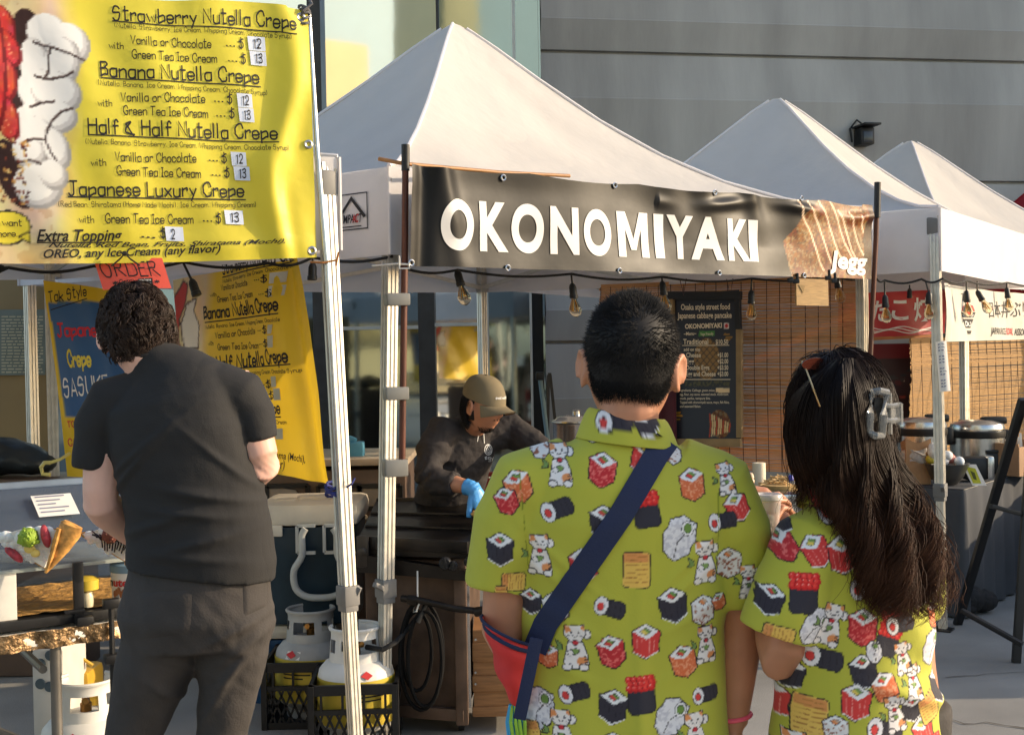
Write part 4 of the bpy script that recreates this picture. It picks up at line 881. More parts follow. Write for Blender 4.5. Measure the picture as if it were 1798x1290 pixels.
teal = mat('cooler_teal', rgb(34, 54, 66), rough=.5, var=.18, bump=.06, bscale=40); lidm = mat('cooler_lid', rgb(206, 196, 178), rough=.5, var=.14, scale=8, bump=.05)
def cooler(name, label, c, w_, d_, h_, bm_, handle=True, rot=0.):
    root = thing(name, label, 'cooler', c, 'coolers stacked by the tank crates'); q = Matrix.Rotation(rot, 3, 'Z'); T = lambda x, y, z: Vector(c)+q @ V(x, y, z)
    mb = MB()
    vs = []; 
    for z, s_ in ((0, .9), (.02, .93), (h_*.55, .965), (h_*.56, .985), (h_*.8, 1)):
        for k in range(32):
            a = 2*math.pi*k/32; ca, sa = math.cos(a), math.sin(a); x = math.copysign(abs(ca)**.28, ca)*w_/2*s_; y = math.copysign(abs(sa)**.28, sa)*d_/2*s_; vs.append(T(x, y, z))
    mb.add(vs, [(i*32+k, i*32+(k+1) % 32, (i+1)*32+(k+1) % 32, (i+1)*32+k) for i in range(4) for k in range(32)]+[tuple(range(31, -1, -1)), tuple(range(128, 160))]); part('body', mb, bm_, root, angle=50)
    mb = MB(); mb.box(T(0, 0, h_*.9), (w_*1.05, d_*1.06, h_*.19), q, 0, .035); ld = part('lid', mb, lidm, root)
    mb = MB()
    for sx in (-.28, .28): mb.lathe(T(sx*w_, -d_*.1, h_*.995), [(.05, 0), (.05, .004), (.042, .005), (.04, .001)], 20, cap=False)
    mb.box(T(0, d_*.1, h_*1.0), (w_*.3, d_*.4, .012), q, 0, .004); part('lid_relief', mb, lidm, ld)
    mb = MB(); mb.box(T(-w_*.52, -d_*.3, h_*.74), (.02, .05, .06), q, 0, .006); part('latch', mb, lidm, root)
    mb = MB(); mb.box(T(-w_*.3, -d_*.54, h_*.78), (.05, .02, .05), q, 0, .006); part('latch', mb, lidm, root)
    if handle:
        mb = MB(); y = -d_*.56; hw = .11; x_ = .06
        pts = [(-hw*.55, .80), (-hw*.7, .74), (-hw*.72, .58), (-hw*1.05, .46), (-hw*1.0, .32), (-hw*.6, .25), (0, .235), (hw*.6, .25), (hw, .32), (hw*1.05, .46), (hw*.72, .58), (hw*.7, .74), (hw*.55, .80)]
        mb.tube([T(x_+x, y-.012, h_*z) for x, z in _spl(pts)], .0155, 10)
        for sx in (-.06, .06):
            for a, b in (((sx-.04, .82), (sx+.04, .82)), ((sx-.04, .6), (sx+.04, .6)), ((sx-.04, .6), (sx-.04, .82))): mb.bar(T(x_+a[0], y, h_*a[1]), T(x_+b[0], y, h_*b[1]), .014, .014)
        part('handle', mb, mat('cooler_handle', rgb(186, 186, 180), rough=.45, var=.12), root)
    return root
cz_ = 1.6-(1100-612)*5.55/2200
cooler('cooler', 'large dark teal cooler with a white lid, stacked on a smaller blue one', V(P(552, 1000, 5.75).x, 5.78, cz_), .44, .42, .545, teal)
cooler('cooler', 'smaller bright blue cooler underneath the large dark teal one', V(P(515, 1000, 5.75).x, 5.80, 0), .42, .36, cz_-.005, mat('cooler_blue', rgb(20, 70, 110), rough=.5, var=.15), False)
gas = mat('tank_paint', rgb(214, 212, 206), rough=.45, var=.12, scale=7, bump=.1, bscale=50, bdist=.002); ylw = mat('yellow_sleeve', rgb(206, 180, 62), rough=.5, var=.1); redl = mat('red_label', rgb(196, 40, 40), rough=.6)
def ring_wall(mb, c, r, h, a0, a1, holes, n=60, nz=10, th=.004):
    for off in (0, -th):
        vs = []; fs = []
        for j in range(nz+1):
            for i in range(n+1):
                a = a0+(a1-a0)*i/n; rr_ = r+off-.012*(j/nz); flare = .008*max(0, j/nz-.85)/.15
                vs.append(c+V((rr_+flare)*math.cos(a), (rr_+flare)*math.sin(a), h*j/nz*(1-.0)))
        for j in range(nz):
            for i in range(n):
                u, v = (i+.5)/n, (j+.5)/nz
                if not any(x0 < u < x1 and y0 < v < y1 for x0, x1, y0, y1 in holes): fs.append((j*(n+1)+i, j*(n+1)+i+1, (j+1)*(n+1)+i+1, (j+1)*(n+1)+i))
        mb.add(vs, fs)
    mb.tube([c+V((r-.006)*math.cos(a0+(a1-a0)*i/30), (r-.006)*math.sin(a0+(a1-a0)*i/30), h) for i in range(31)], .0075, 6)
def tank(label, c, face=-1.2, sleeve=True, group='propane cylinders', gas=gas):
    c = Vector(c); root = thing('propane_tank', label, 'gas cylinder', c, group); mb = MB(); r = .155
    mb.lathe(c, [(.11, 0), (.11, .03), (.1, .035), (.135, .06), (r, .1), (r, .255), (.148, .285), (.125, .312), (.09, .33), (.04, .338)], 40); part('body', mb, gas, root, angle=60)
    mb = MB(); ring_wall(mb, c+V(0, 0, .318), .107, .132, face-2.45, face+2.45, [(.40, .6, .25, .75), (.12, .2, .3, .7), (.8, .88, .3, .7), (.26, .33, .35, .7), (.67, .74, .35, .7)]); part('collar', mb, gas, root)
    mb = MB(); e = c+V(0, 0, .335); mb.lathe(e, [(.02, 0), (.02, .03), (.014, .035), (.014, .06)], 12); mb.tube([e+V(0, 0, .045), e+V(.05*math.cos(face), .05*math.sin(face), .05)], .012, 8); mb.lathe(e+V(0, 0, .058), [(.006, 0), (.026, .004), (.026, .016), (.01, .02)], 12)
    part('valve', mb, mat('brass', rgb(150, 110, 60), rough=.35, metal=.8), root)
    if sleeve:
        mb = MB(); mb.lathe(c, [(r+.002, .235), (r+.003, .24), (r+.003, .085), (r+.002, .08)][::-1], 40, cap=False); mb.lathe(c, [(r+.002, .262), (r+.002, .235)], 40, cap=False); sl_ = part('warning_sleeve', mb, ylw, root)
        mb = MB()
        for k in range(3):
            z_ = .215-.016*k; mb.add([c+V((r+.0045)*math.cos(a), (r+.0045)*math.sin(a), z) for a in np.linspace(face-.5, face+.5-.2*k, 12) for z in (z_, z_+.006)], [(2*i, 2*i+2, 2*i+3, 2*i+1) for i in range(11)])
        part('print_lines', mb, ink, sl_)
    mb = MB()
    def surf(a, h): rr_ = np.interp(h, [.255, .285, .312], [r, .148, .125]); return c+V((rr_+.003)*math.cos(a), (rr_+.003)*math.sin(a), h)
    mb.add([surf(face-.45, .264), surf(face+.0, .264), surf(face+.02, .296), surf(face-.43, .296)], [(0, 1, 2, 3)], 0)
    mb.add([surf(face-.43, .282)*1, surf(face-.25, .267), surf(face-.1, .281), surf(face-.26, .2985)], [(0, 1, 2, 3)], 1)
    mb.v[4:] = [tuple(Vector(v)+V(math.cos(face)*.002, math.sin(face)*.002, .002)) for v in mb.v[4:]]
    part('hazard_label', mb, [paper, redl], root, smooth=False)
    return root
crm = mat('black_crate', rgb(20, 20, 22), rough=.5, var=.3)
def crate(label, c, wd=.335, h=.28, rot=0.):
    c = Vector(c); q = Matrix.Rotation(rot, 3, 'Z'); mb = MB(); T = lambda x, y, z: c+q @ V(x, y, z); k = wd/2
    root = thing('milk_crate', label, 'crate', c, 'black milk crates')
    for sx, sy in ((1, 0), (-1, 0), (0, 1), (0, -1)):
        ux, uy = -sy, sx
        E_ = lambda u, z, o=0.: T(sx*(k+o)+ux*u, sy*(k+o)+uy*u, z)
        for z, hh in ((.015, .03), (h-.02, .04), (h*.62, .02)): mb.bar(E_(-k, z), E_(k, z), .014, hh)
        for u in (-k, k): mb.bar(E_(u*.97, 0), E_(u*.97, h), .02, .03)
        for i in range(9):
            u = -k+wd*(i+.5)/9
            for dz in (-.03, .03):
                mb.bar(E_(max(-k, min(k, u-dz)), .03), E_(max(-k, min(k, u+dz)), h*.6), .006, .009)
        for i in range(4): u = -k+wd*(i+.5)/4; mb.bar(E_(u, h*.62), E_(u, h-.03), .008, .02)
    part('basket', mb, crm, root, smooth=False)
    mb = MB(); mb.box(T(0, 0, .012), (wd, wd, .016), q); part('base', mb, crm, root, smooth=False)
    return root
ta, tb = P(548, 1200, 5.42), P(625, 1200, 5.05)
crate('black milk crate holding the grey propane cylinder, next to the blue cooler', V(ta.x-.01, 5.42, 0)); crate('black milk crate holding the white propane cylinder, between the two tent legs', V(tb.x, 5.06, 0), rot=.05)
tank('grey propane cylinder with a red hazard label standing in the rear crate', V(ta.x, 5.42, .022), -1.75, gas=mat('grey_tank_paint', rgb(168, 166, 160), rough=.5, var=.2, scale=9, bump=.15, bscale=50, bdist=.002)); t_ = tank('white propane cylinder in the front crate between the tent legs', V(tb.x, 5.06, .022), -.9)
c = V(tb.x, 5.06, .40); mb = MB(); mb.tube([c+V(.05, -.05, 0), c+V(.12, -.1, .0), c+V(.17, -.06, .02), c+V(.25, .0, .1), P(735, 1090, 5.0), P(748, 1060, 5.02)], .011, 8); solo('gas_hose', mb, blackm, 'black gas hose running from the white propane cylinder to the griddle', 'hose')
# ================================================================== griddle cart
rust = mat('rusty_steel', rgb(96, 76, 62), rough=.6, metal=.35, var=.5, scale=7, bump=.35, bscale=22, bdist=.006)
gk = mat('seasoned_iron', rgb(38, 34, 31), rough=.38, metal=.55, var=.45, scale=9, bump=.3, bscale=18, bdist=.006)
gr = thing('griddle_cart', 'dark rusty steel griddle cart with a hose coiled on its front', 'griddle', P(735, 1260, 5.4))
gl, gr_ = P(644, 1000, 5.22).x, P(812, 1000, 5.1).x
mb = MB(); mb.prism([V(gl, 5.24, .09), V(gr_, 5.1, .09), V(gr_+.05, 5.75, .09), V(gl+.02, 5.82, .09)], V(0, 0, .63)); part('cabinet', mb, rust, gr, smooth=False)
mb = MB(); mb.bar(V(gr_-.01, 5.085, .06), V(gr_-.01, 5.085, .74), .05, .05, bev=.006); mb.bar(V(gl+.02, 5.22, .06), V(gl+.02, 5.22, .74), .05, .05, bev=.006); mb.bar(V(gl, 5.2, .1), V(gr_, 5.07, .1), .03, .05, bev=.006); part('corner_posts', mb, rust, gr)
mb = MB(); mb.prism([V(gl-.03, 5.17, .745), V(gr_+.03, 5.03, .745), V(gr_+.42, 5.78, .745), V(gl-.02, 5.85, .745)], V(0, 0, .03)); mb.bar(V(gl-.03, 5.17, .80), V(gr_+.03, 5.03, .79), .03, .05, bev=.006)
mb.prism([V(gl-.03, 5.2, .79), V(gr_+.05, 5.06, .775), V(gr_+.4, 5.74, .86), V(gl-.02, 5.8, .87)], V(0, 0, .018))
for k in range(2): f = .3+.34*k; mb.bar(V(gl-.02, 5.2+.6*f, .812+.08*f), V(gr_+.05+.35*f, 5.06+.68*f, .797+.085*f), .02, .012, bev=.003)
mb.bar(V(gl-.02, 5.82, .83), V(gr_+.4, 5.8, .83), .02, .14, bev=.004); part('hot_plate', mb, gk, gr)
mb = MB(); mb.prism([V(gl-.04, 5.14, .68), V(gr_+.02, 5.0, .66), V(gr_+.02, 5.0, .70), V(gl-.04, 5.14, .755)], V(0, .05, 0)); part('grease_tray', mb, gk, gr)
mb = MB(); mb.box(P(637, 968, 5.13), (.05, .012, .13), None, 0, .006); mb.lathe(P(637, 968, 5.12), [(.016, 0), (.018, -.012), (.01, -.016)], 12, axis=V(0, 1, 0)); part('side_bracket', mb, dsteel, gr)
for px, py, r_k in ((782, 988, .026), (795, 992, .02), (822, 985, .018)): mb = MB(); mb.lathe(P(px, py, 4.98), [(r_k, 0), (r_k, -.02), (r_k*.8, -.028)], 16, axis=V(0, 1, 0)); mb.box(P(px, py, 4.95), (.008, .02, r_k*1.8), Matrix.Rotation(px, 3, 'Y'), 0, .002); part('knob', mb, black, gr)
mb = MB(); mb.tube([P(705, 1050, 5.02), P(735, 1053, 5.0), P(800, 1068, 4.98), P(835, 1072, 4.98)], .014, 10); mb.tube([P(835, 1074, 4.98), P(858, 1070, 4.96), P(866, 1050, 4.96)], .02, 10); mb.lathe(P(715, 1052, 5.01), [(.018, 0), (.022, .005), (.022, .035), (.016, .04)], 6, axis=V(1, 0, -.15)); part('gas_pipe', mb, gk, gr)
mb = MB()
for dx, w_, h_ in ((0, 38, 96), (6, 30, 84), (-8, 26, 70)):
    mb.tube([P(740+dx+w_*math.cos(t), 1150+h_*math.sin(t)+dx, 5.02-.01*dx/6) for t in np.linspace(-2.2, 4.6, 26)], .0085, 7)
part('coiled_hose', mb, mat('hose_rubber', rgb(14, 13, 13), rough=.8, spec=.2), gr)
mb = MB(); mb.tube([P(733, 1002, 5.06), P(733, 1048, 5.03), P(728, 1062, 5.02), P(726, 1074, 5.02), P(731, 1073, 5.0), P(737, 1056, 5.0)], .0035, 5); part('zip_tie', mb, white_p, gr)
mb = MB()
for x in (gl+.06, gr_-.02): mb.box(V(x, 5.2, .075), (.05, .05, .04), None, 0, .005); mb.lathe(V(x-.014, 5.2, .04), [(.012, 0), (.04, .002), (.04, .026), (.012, .028)], 18, axis=V(1, 0, 0))
part('caster', mb, blackm, gr)
for i, (px, py, s_, m_, nm, lb) in enumerate(((838, 985, (.045, .03, .07), steel, 'steel_shaker', 'small steel shaker on the corner of the griddle cart'), (858, 1000, (.06, .03, .1), mat('speckled_carton', rgb(170, 150, 126), rough=.7, var=.4, scale=60), 'small_carton', 'speckled carton beside the shaker, at the edge of the patterned sleeve'))):
    mb = MB(); mb.box(P(px, py, 5.0), s_, Matrix.Rotation(.2, 3, 'Z'), 0, .006); mb.lathe(P(px, py, 5.0)+V(0, 0, s_[2]/2), [(.014, 0), (.014, .012), (.006, .014)], 12); solo(nm, mb, m_, lb, 'container')
bx = thing('wooden_box', 'pale plywood box standing at the right side of the griddle cart', 'box', P(850, 1240, 5.35))
mb = MB()
for y0_, y1_ in ((1112, 1165), (1168, 1218), (1221, 1262)):
    a, b = P(829, y1_, 5.12), P(950, y0_, 5.3); mb.box(V((a.x+b.x)/2, 5.3, (a.z+b.z)/2), (b.x-a.x, .3, b.z-a.z), None, 0, .006)
mb.box(V((P(829, 1200, 5.12).x+P(950, 1200, 5.3).x)/2, 5.31, P(829, 1187, 5.12).z), (P(950, 1200, 5.3).x-P(829, 1200, 5.12).x-.01, .29, .36)); part('planks', mb, mat('plywood', rgb(150, 106, 66), rough=.6, var=.3, scale=5, aniso=(2, 2, 20)), bx)
mb = MB()
for py in (1122, 1180, 1200): mb.lathe(P(835, py, 5.145), [(.006, 0), (.005, -.004)], 8, axis=V(0, 1, 0))
a = P(823, 1105, 5.13); mb.bar(V(a.x, 5.12, .12), V(a.x, 5.12, .62), .012, .03); part('metal_edge', mb, steel, bx)
# ---- prep table behind the couple with pot, towel roll, bottle, food
pt = thing('prep_table', 'steel prep table under the pot and towel roll, behind the couple', 'table', V(P(1180, 900, 6.5).x, 6.45, 0))
xa, xb = P(915, 850, 6.45).x, P(1430, 850, 6.45).x
mb = MB(); mb.box(V((xa+xb)/2, 6.45, .825), (xb-xa, .6, .035), None, 0, .006); part('tabletop', mb, steel, pt)
for sx in (xa+.05, xb-.05):
    for sy in (6.2, 6.7): mb = MB(); mb.bar(V(sx, sy, 0), V(sx, sy, .81), .03, .03); part('leg', mb, alu, pt)
pot = thing('stock_pot', 'steel stock pot with a ring lid behind the left shoulder of the tall man', 'pot', V(P(1012, 740, 6.45).x, 6.45, .843)); c = pot.location.copy(); hp = 1.6-(742-604)*6.45/2200-.843
mb = MB(); mb.lathe(c, [(.115, 0), (.12, .005), (.122, hp-.01), (.128, hp), (.122, hp+.004)], 32); part('body', mb, steel, pot)
mb = MB(); mb.lathe(c, [(.132, hp+.004), (.132, hp+.012), (.11, hp+.018), (.1, hp+.03), (.06, hp+.04), (.05, hp+.036), (.02, hp+.042), (.02, hp+.06), (.026, hp+.066), (.001, hp+.07)], 32); part('lid', mb, steel, pot)
mb = MB(); c = V(P(1333, 850, 6.5).x, 6.5, .843); hh = 1.6-(812-598)*6.5/2200-.843; mb.lathe(c, [(.034, 0), (.034, hh-.002), (.03, hh), (.012, hh), (.012, hh-.02)], 24, cap=False); solo('towel_roll', mb, mat('paper_roll', rgb(226, 214, 190), rough=.85, var=.06, bump=.2), 'upright cream paper towel roll on the prep table between the couple', 'paper roll')
bt = thing('bottle', 'clear bottle with a blue cap behind the woman\'s hair on the prep table', 'bottle', V(P(1389, 860, 6.4).x, 6.4, .843)); c = bt.location.copy(); hh = 1.6-(842-597)*6.4/2200-.843
mb = MB(); mb.lathe(c, [(.024, 0), (.026, .004), (.026, max(.03, hh-.03)), (.012, max(.04, hh-.008))], 16); part('body', mb, mat('clear_plastic', rgb(210, 220, 230), rough=.08, glass=.8, ior=1.3), bt)
mb = MB(); mb.lathe(c, [(.013, max(.04, hh-.008)), (.013, hh+.02), (.01, hh+.024)], 12); part('cap', mb, mat('blue_cap', rgb(60, 70, 170), rough=.4), bt)
mb = MB(); c = V(P(1366, 860, 6.45).x, 6.42, .865)
for k in range(70): a = random.uniform(0, 6.28); r_k = random.uniform(0, .09); p = c+V(r_k*math.cos(a), r_k*.6*math.sin(a), .03*(1-r_k/.09)); mb.tube([p, p+V(random.uniform(-.03, .03), random.uniform(-.02, .02), random.uniform(0, .02)), p+V(random.uniform(-.04, .04), random.uniform(-.03, .03), random.uniform(-.01, .01))], .003, 5)
mb.lathe(V(c.x, c.y, .843), [(.09, 0), (.1, .02), (.09, .022)], 24); solo('noodle_tray', mb, mat('shredded_food', rgb(216, 178, 120), rough=.6, var=.3, scale=30), 'low tray heaped with pale shredded food on the prep table', 'food')
# brooms and stand behind the cook
br = thing('broom', 'grey handled broom with a black grip leaning behind the cook', 'broom', V(P(962, 800, 8.9).x, 8.9, 0))
mb = MB(); mb.tube([P(948, 662, 8.9), P(964, 790, 8.85), V(P(975, 800, 8.8).x, 8.8, .12)], .016, 8); part('handle', mb, mat('blue_grey_paint', rgb(110, 136, 146), rough=.5), br)
mb = MB(); mb.box(P(948, 660, 8.9), (.06, .05, .06), None, 0, .012); part('grip', mb, black, br)
mb = MB(); mb.box(V(P(975, 800, 8.8).x, 8.8, .07), (.3, .06, .13), None, 0, .02); part('bristles', mb, dwood, br)
fs_ = thing('folded_stand', 'folded dark metal stand leaning beside the broom', 'stand', V(P(975, 800, 9.1).x, 9.1, 0))
mb = MB(); mb.bar(P(963, 658, 9.1), V(P(955, 800, 9.1).x, 9.05, 0), .022); mb.bar(P(966, 658, 9.12), V(P(998, 800, 9.1).x, 9.1, 0), .022); mb.bar(P(962, 658, 9.1), P(968, 658, 9.1), .03); part('frame', mb, dsteel, fs_)
# ================================================================== dessert counter on the left
tbl = thing('folding_table', 'white folding table with grey tube legs under the dessert display', 'table', P(100, 1290, 4.0))
TA = P(0, 1122, 3.69); TD = (P(212, 1096, 3.88)-TA); TD.z = 0; TD.normalize(); TN = V(-TD.y, TD.x, 0); tz = TA.z
Tq = Matrix((TD, TN, V(0, 0, 1))).transposed(); tb_ = lambda u, v, z=0.: V(TA.x, TA.y, tz)+TD*u+TN*v+V(0, 0, z)
mb = MB(); mb.box(tb_(-.12, .36, -.02), (1.35, .72, .04), Tq, 0, .012); part('tabletop', mb, white_p, tbl)
tubm = mat('grey_tube', rgb(120, 116, 110), rough=.4, metal=.5, var=.2)
for px, dd in ((100, .04), (46, .62)):
    g_ = P(px, 1180, 3.8); u = (Vector((g_.x, g_.y, 0))-V(TA.x, TA.y, 0)).dot(TD); mb = MB(); mb.tube([tb_(u, dd, -.04), tb_(u, dd, -.4), tb_(u+.02, dd, -tz+.01)], .0165, 10); part('leg', mb, tubm, tbl)
mb = MB(); mb.tube([tb_(-.8, .3, -.36), tb_(-.05, .3, -.30), tb_(.12, .06, -.36)], .013, 8); mb.tube([tb_(.13, .05, -.12), tb_(.13, .6, -.12)], .013, 8); part('brace', mb, tubm, tbl)
foil = mat('foil', rgb(150, 122, 88), rough=.38, metal=.7, var=.8, scale=26, bump=.9, bscale=45, bdist=.015)
dsp = thing('display_case', 'clear acrylic dessert display with a metal tray edge on the folding table', 'display case', tb_(.1, .3))
mb = MB(); mb.box(tb_(-.12, .34, .028), (1.32, .62, .03), Tq, 0, .004); part('black_tray', mb, black, dsp)
mb = MB(); mb.grid(lambda u, v: tb_(-.75+1.28*u, -.005+.006*math.sin(u*60)+.004*math.sin(u*151+v*9), -.045+.055*v), 120, 5); part('foil_skirt', mb, foil, dsp)
mb = MB(); mb.grid(lambda u, v: tb_(-.72+1.2*u, .06+.5*v, .05+.006*mnoise.noise(V(u*30, v*14, 0))), 90, 30); part('foil_liner', mb, mat('golden_crumbs', rgb(196, 150, 84), rough=.5, var=.5, scale=30, bump=.7, bscale=60, bdist=.01), dsp)
acr = mat('acrylic', rgb(96, 112, 134), rough=.06, var=.05, alpha=.26, spec=.9)
shz = 1.6-(1000-622)/2200*3.8-tz
mb = MB(); mb.box(tb_(-.1, .26, shz), (1.24, .44, .012), Tq, 0, .003); part('shelf', mb, mat('acrylic_edge', rgb(190, 200, 196), rough=.12, alpha=.6, spec=.9), dsp)
mb = MB(); mb.prism([tb_(-.7, .05, shz+.006), tb_(.5, .05, shz+.006), tb_(.5, .5, shz+.205), tb_(-.7, .5, shz+.205)], TN*-.006+V(0, 0, .006)); part('sneeze_guard', mb, acr, dsp, smooth=False)
mb = MB(); mb.bar(tb_(-.7, .5, shz+.213), tb_(.5, .5, shz+.213), .03, .02); part('metal_edge', mb, mat('blue_grey_metal', rgb(150, 168, 190), rough=.3, metal=.6), dsp, smooth=False)
mb = MB(); mb.prism([tb_(-.7, .62, .04), tb_(.5, .62, .04), tb_(.5, .62, shz+.2), tb_(-.7, .62, shz+.2)], TN*.006); part('back_panel', mb, mat('acrylic_dark', rgb(60, 70, 84), rough=.1, alpha=.4, spec=.9), dsp, smooth=False)
for u in (.03, .45): mb = MB(); mb.box(tb_(u, .07, shz/2+.02), (.05 if u > .1 else .06, .04, shz-.04), Tq, 0, .004); part('post', mb, white_p, dsp)
mb = MB(); p = tb_(.235, .03, 0); mb.box(p+V(0, 0, shz/2+.01), (.03, .02, shz), Tq, 0, .004); mb.box(p+V(.02, -.01, .02), (.05, .03, .03), Tq, 0, .006); mb.box(p+V(-.01, -.01, .05), (.06, .02, .012), Tq, 0, .003)
part('bracket', mb, black, dsp)
mb = MB(); p = tb_(.32, -.02, 0); mb.tube([p+V(0, 0, .07), p+V(0, 0, -.26)], .0085, 8); mb.box(p+V(0, .0, .07), (.05, .03, .03), Tq, 0, .006); mb.box(p+V(0, 0, -.1), (.05, .04, .03), Tq, 0, .008); mb.box(p+V(.06, .02, -.13), (.09, .03, .05), Tq, 0, .008); mb.box(p+V(.1, .02, -.09), (.02, .03, .09), Tq, 0, .005)
solo('bar_clamp', mb, black, 'black bar clamp hanging from the edge of the dessert table', 'clamp')
# note taped on the guard
mb = MB(); gq = lambda u, v: tb_(-.7+1.5*u, .05+.45*v-.012, shz+.012+.2*v+.012)
g0 = P(78, 906, 3.95); c0 = (Vector((g0.x, g0.y, 0))-V(TA.x, TA.y, 0)).dot(TD); uu = (c0+.7)/1.5
mb.add([gq(uu, .52), gq(uu+.085, .52), gq(uu+.085, .80), gq(uu, .80)], [(0, 1, 2, 3)])
for k in range(5): mb.add([gq(uu+.008, .77-k*.05)+V(0, -.002, .001), gq(uu+.07-.012*(k % 3), .77-k*.05)+V(0, -.002, .001), gq(uu+.07-.012*(k % 3), .785-k*.05)+V(0, -.002, .001), gq(uu+.008, .785-k*.05)+V(0, -.002, .001)], [(0, 1, 2, 3)], 1)
solo('taped_note', mb, [paper, mat('grey_ink', rgb(130, 130, 150), rough=.8)], 'small white note taped on the dessert display panel', 'note', smooth=False)
# crepes on the shelf
golden = mat('crepe_skin', rgb(214, 158, 84), rough=.6, var=.6, scale=42, bump=.4, bscale=60, bdist=.004); creamw = mat('whipped_cream', rgb(240, 236, 230), rough=.5, var=.05, sss=.2)
def crepe(label, ox, oy, s_, flip, scoop, dd):
    q = lambda x, y, o=0.: P(ox+x*s_, oy+y*s_, dd-o)
    root = thing('crepe', label, 'crepe', q(0, 0), 'display crepes'); mb = MB()
    n = 14; vs = []
    for j in range(n+1):       # folded fan, thick, open towards the viewer
        f = j/n
        for (x0, y0), (x1, y1), o0 in (((0, 0), (-96, -60), .004), ((0, 0), (-96, -64), .05), ((0, 0), (46, -78), .055), ((0, 0), (46, -74), .0)):
            vs.append(q(x0+(x1-x0)*f, y0+(y1-y0)*f+4*math.sin(f*9)*f, o0*f))
    mb.add(vs, [(4*j+k, 4*j+(k+1) % 4, 4*j+4+(k+1) % 4, 4*j+4+k) for j in range(n) for k in range(4)]+[(4*n, 4*n+1, 4*n+2, 4*n+3)])
    mb.tube([q(x, y, .055) for x, y in ((-2, 4), (10, -16), (26, -42), (40, -68), (44, -80), (45, -82))], [(.004, .004), (.015, .010), (.027, .018), (.036, .022), (.034, .020), (.026, .014)], 16, ref=V(0, 1, 0))
    mb.tube([q(x, y, .075) for x, y in ((0, 0), (8, -24), (16, -52), (22, -74))], [.004, .007, .009, .008], 8)
    part('shell', mb, golden, root)
    mb = MB(); mb.prism([q(-2, -6, .012), q(26, -70, .05), q(-30, -76, .055), q(-88, -60, .05)], V(0, -.012, 0))
    for k in range(90):
        f = random.uniform(.25, .98); g = random.random(); x = (-96+(40+96)*g)*f*.93+(-3); y = (-62-14*g)*f
        if x > 22*f: continue
        mb.ell(q(x, y, .05*f+.01), (.017*f+.004, .012, .014*f+.003), Matrix.Rotation(random.uniform(-1, 1), 3, 'Y'), 8)
    part('cream', mb, creamw, root)
    mb = MB(); c = q(-32, -58, .075); rs = 17*s_/2200*dd; mb.ell(c, (rs, rs, rs), None, 20); mb.tube([c+V(rs*.98*math.cos(t), rs*.3*math.sin(t), -rs*.45) for t in np.linspace(0, 6.28, 16)], rs*.22, 6)
    for k in range(46): u_ = Vector((random.gauss(0, 1), random.gauss(0, 1)-.6, random.gauss(0, 1))).normalized(); mb.ell(c+u_*rs*.93, (rs*random.uniform(.12, .24),)*3, None, 6)
    part('ice_cream_scoop', mb, mat(scoop[0], scoop[1], rough=.6, var=.25, scale=60, bump=.8, bscale=120, bdist=.004), root)
    if not flip:
        mb = MB(); mb.ell(q(-57, -28, .05), (.034, .012, .013), Matrix.Rotation(.75, 3, 'Y'), 12); mb.ell(q(-2, -60, .07), (.014, .012, .036), Matrix.Rotation(-.2, 3, 'Y'), 12); mb.ell(q(-64, -34, .05), (.02, .012, .012), Matrix.Rotation(.7, 3, 'Y'), 12); part('strawberry', mb, mat('strawberry', rgb(190, 66, 76), rough=.45, var=.6, scale=70, bump=.8, bscale=120), root)
        mb = MB(); mb.ell(q(-30, -38, .07), (.018, .008, .014), None, 12); mb.ell(q(-20, -30, .07), (.015, .008, .012), None, 12); part('banana_slice', mb, mat('banana', rgb(236, 206, 110), rough=.5), root)
    else:
        mb = MB()
        for k in range(13): x = -78+8*k; mb.tube([q(x*.9, -66+k*1.0+6*math.sin(k), .078), q(x*.72+6, -46+k*.8, .074), q(x*.6-2, -28+k*.5-4*math.cos(k*2), .062)], .0024, 5)
        for k in range(9): mb.tube([q(-70+8*k, -58+4*(k % 3)+3*k*.3, .08), q(-56+8*k, -54+3*k*.6, .08)], .0028, 5)
        part('chocolate_syrup', mb, mat('syrup', rgb(40, 22, 18), rough=.2), root)
    return root
crepe('open crepe with a green ice cream scoop, strawberries and banana, left on the display shelf', 82, 1001, 1., False, ('matcha_ice', rgb(140, 168, 50)), 3.80)
crepe('crepe striped with chocolate syrup and a brown scoop, beside the man\'s elbow', 222, 988, .86, True, ('chocolate_ice', rgb(116, 62, 48)), 3.90)
# jar tub and bottle inside the case
tub = thing('spread_tub', 'white tub of hazelnut spread under the display shelf beside the man', 'tub', tb_(.55, .1, .05)); c = tub.location.copy(); g0 = P(228, 1030, 3.95); c = V(g0.x, g0.y+.02, tz+.05); tub.location = c
mb = MB(); mb.lathe(c, [(.052, 0), (.06, .006), (.064, .1), (.062, .104)], 28); part('jar', mb, white_p, tub)
mb = MB(); mb.lathe(c, [(.066, .1), (.066, .122), (.06, .126)], 28); part('lid', mb, mat('blue_lid', rgb(110, 140, 160), rough=.4), tub)
v, fs = font_text('nutella', .03); x1 = v[:, 0].max(); mb = MB()
def onj(a, z): return c+V(.0665*math.sin(a), -.0665*math.cos(a), z)
mb.add([onj(-1.0+1.7*x/x1, .06+y*.035) for x, y in v], fs, 1)
mb.m = [0 if sum(mb.v[i][0] for i in f)/len(f) < c.x+.0665*math.sin(-.72) else 1 for f in mb.f]
for k in range(7): a = -.6+.13*k; mb.add([onj(a+.1*math.cos(t), .035+.012*math.sin(t)+.006*(k % 3)) for t in np.linspace(0, 5.6, 8)], [tuple(range(8))], 2)
part('label_print', mb, [ink, redl, mat('nut_brown', rgb(150, 90, 50), rough=.6)], tub, smooth=False)
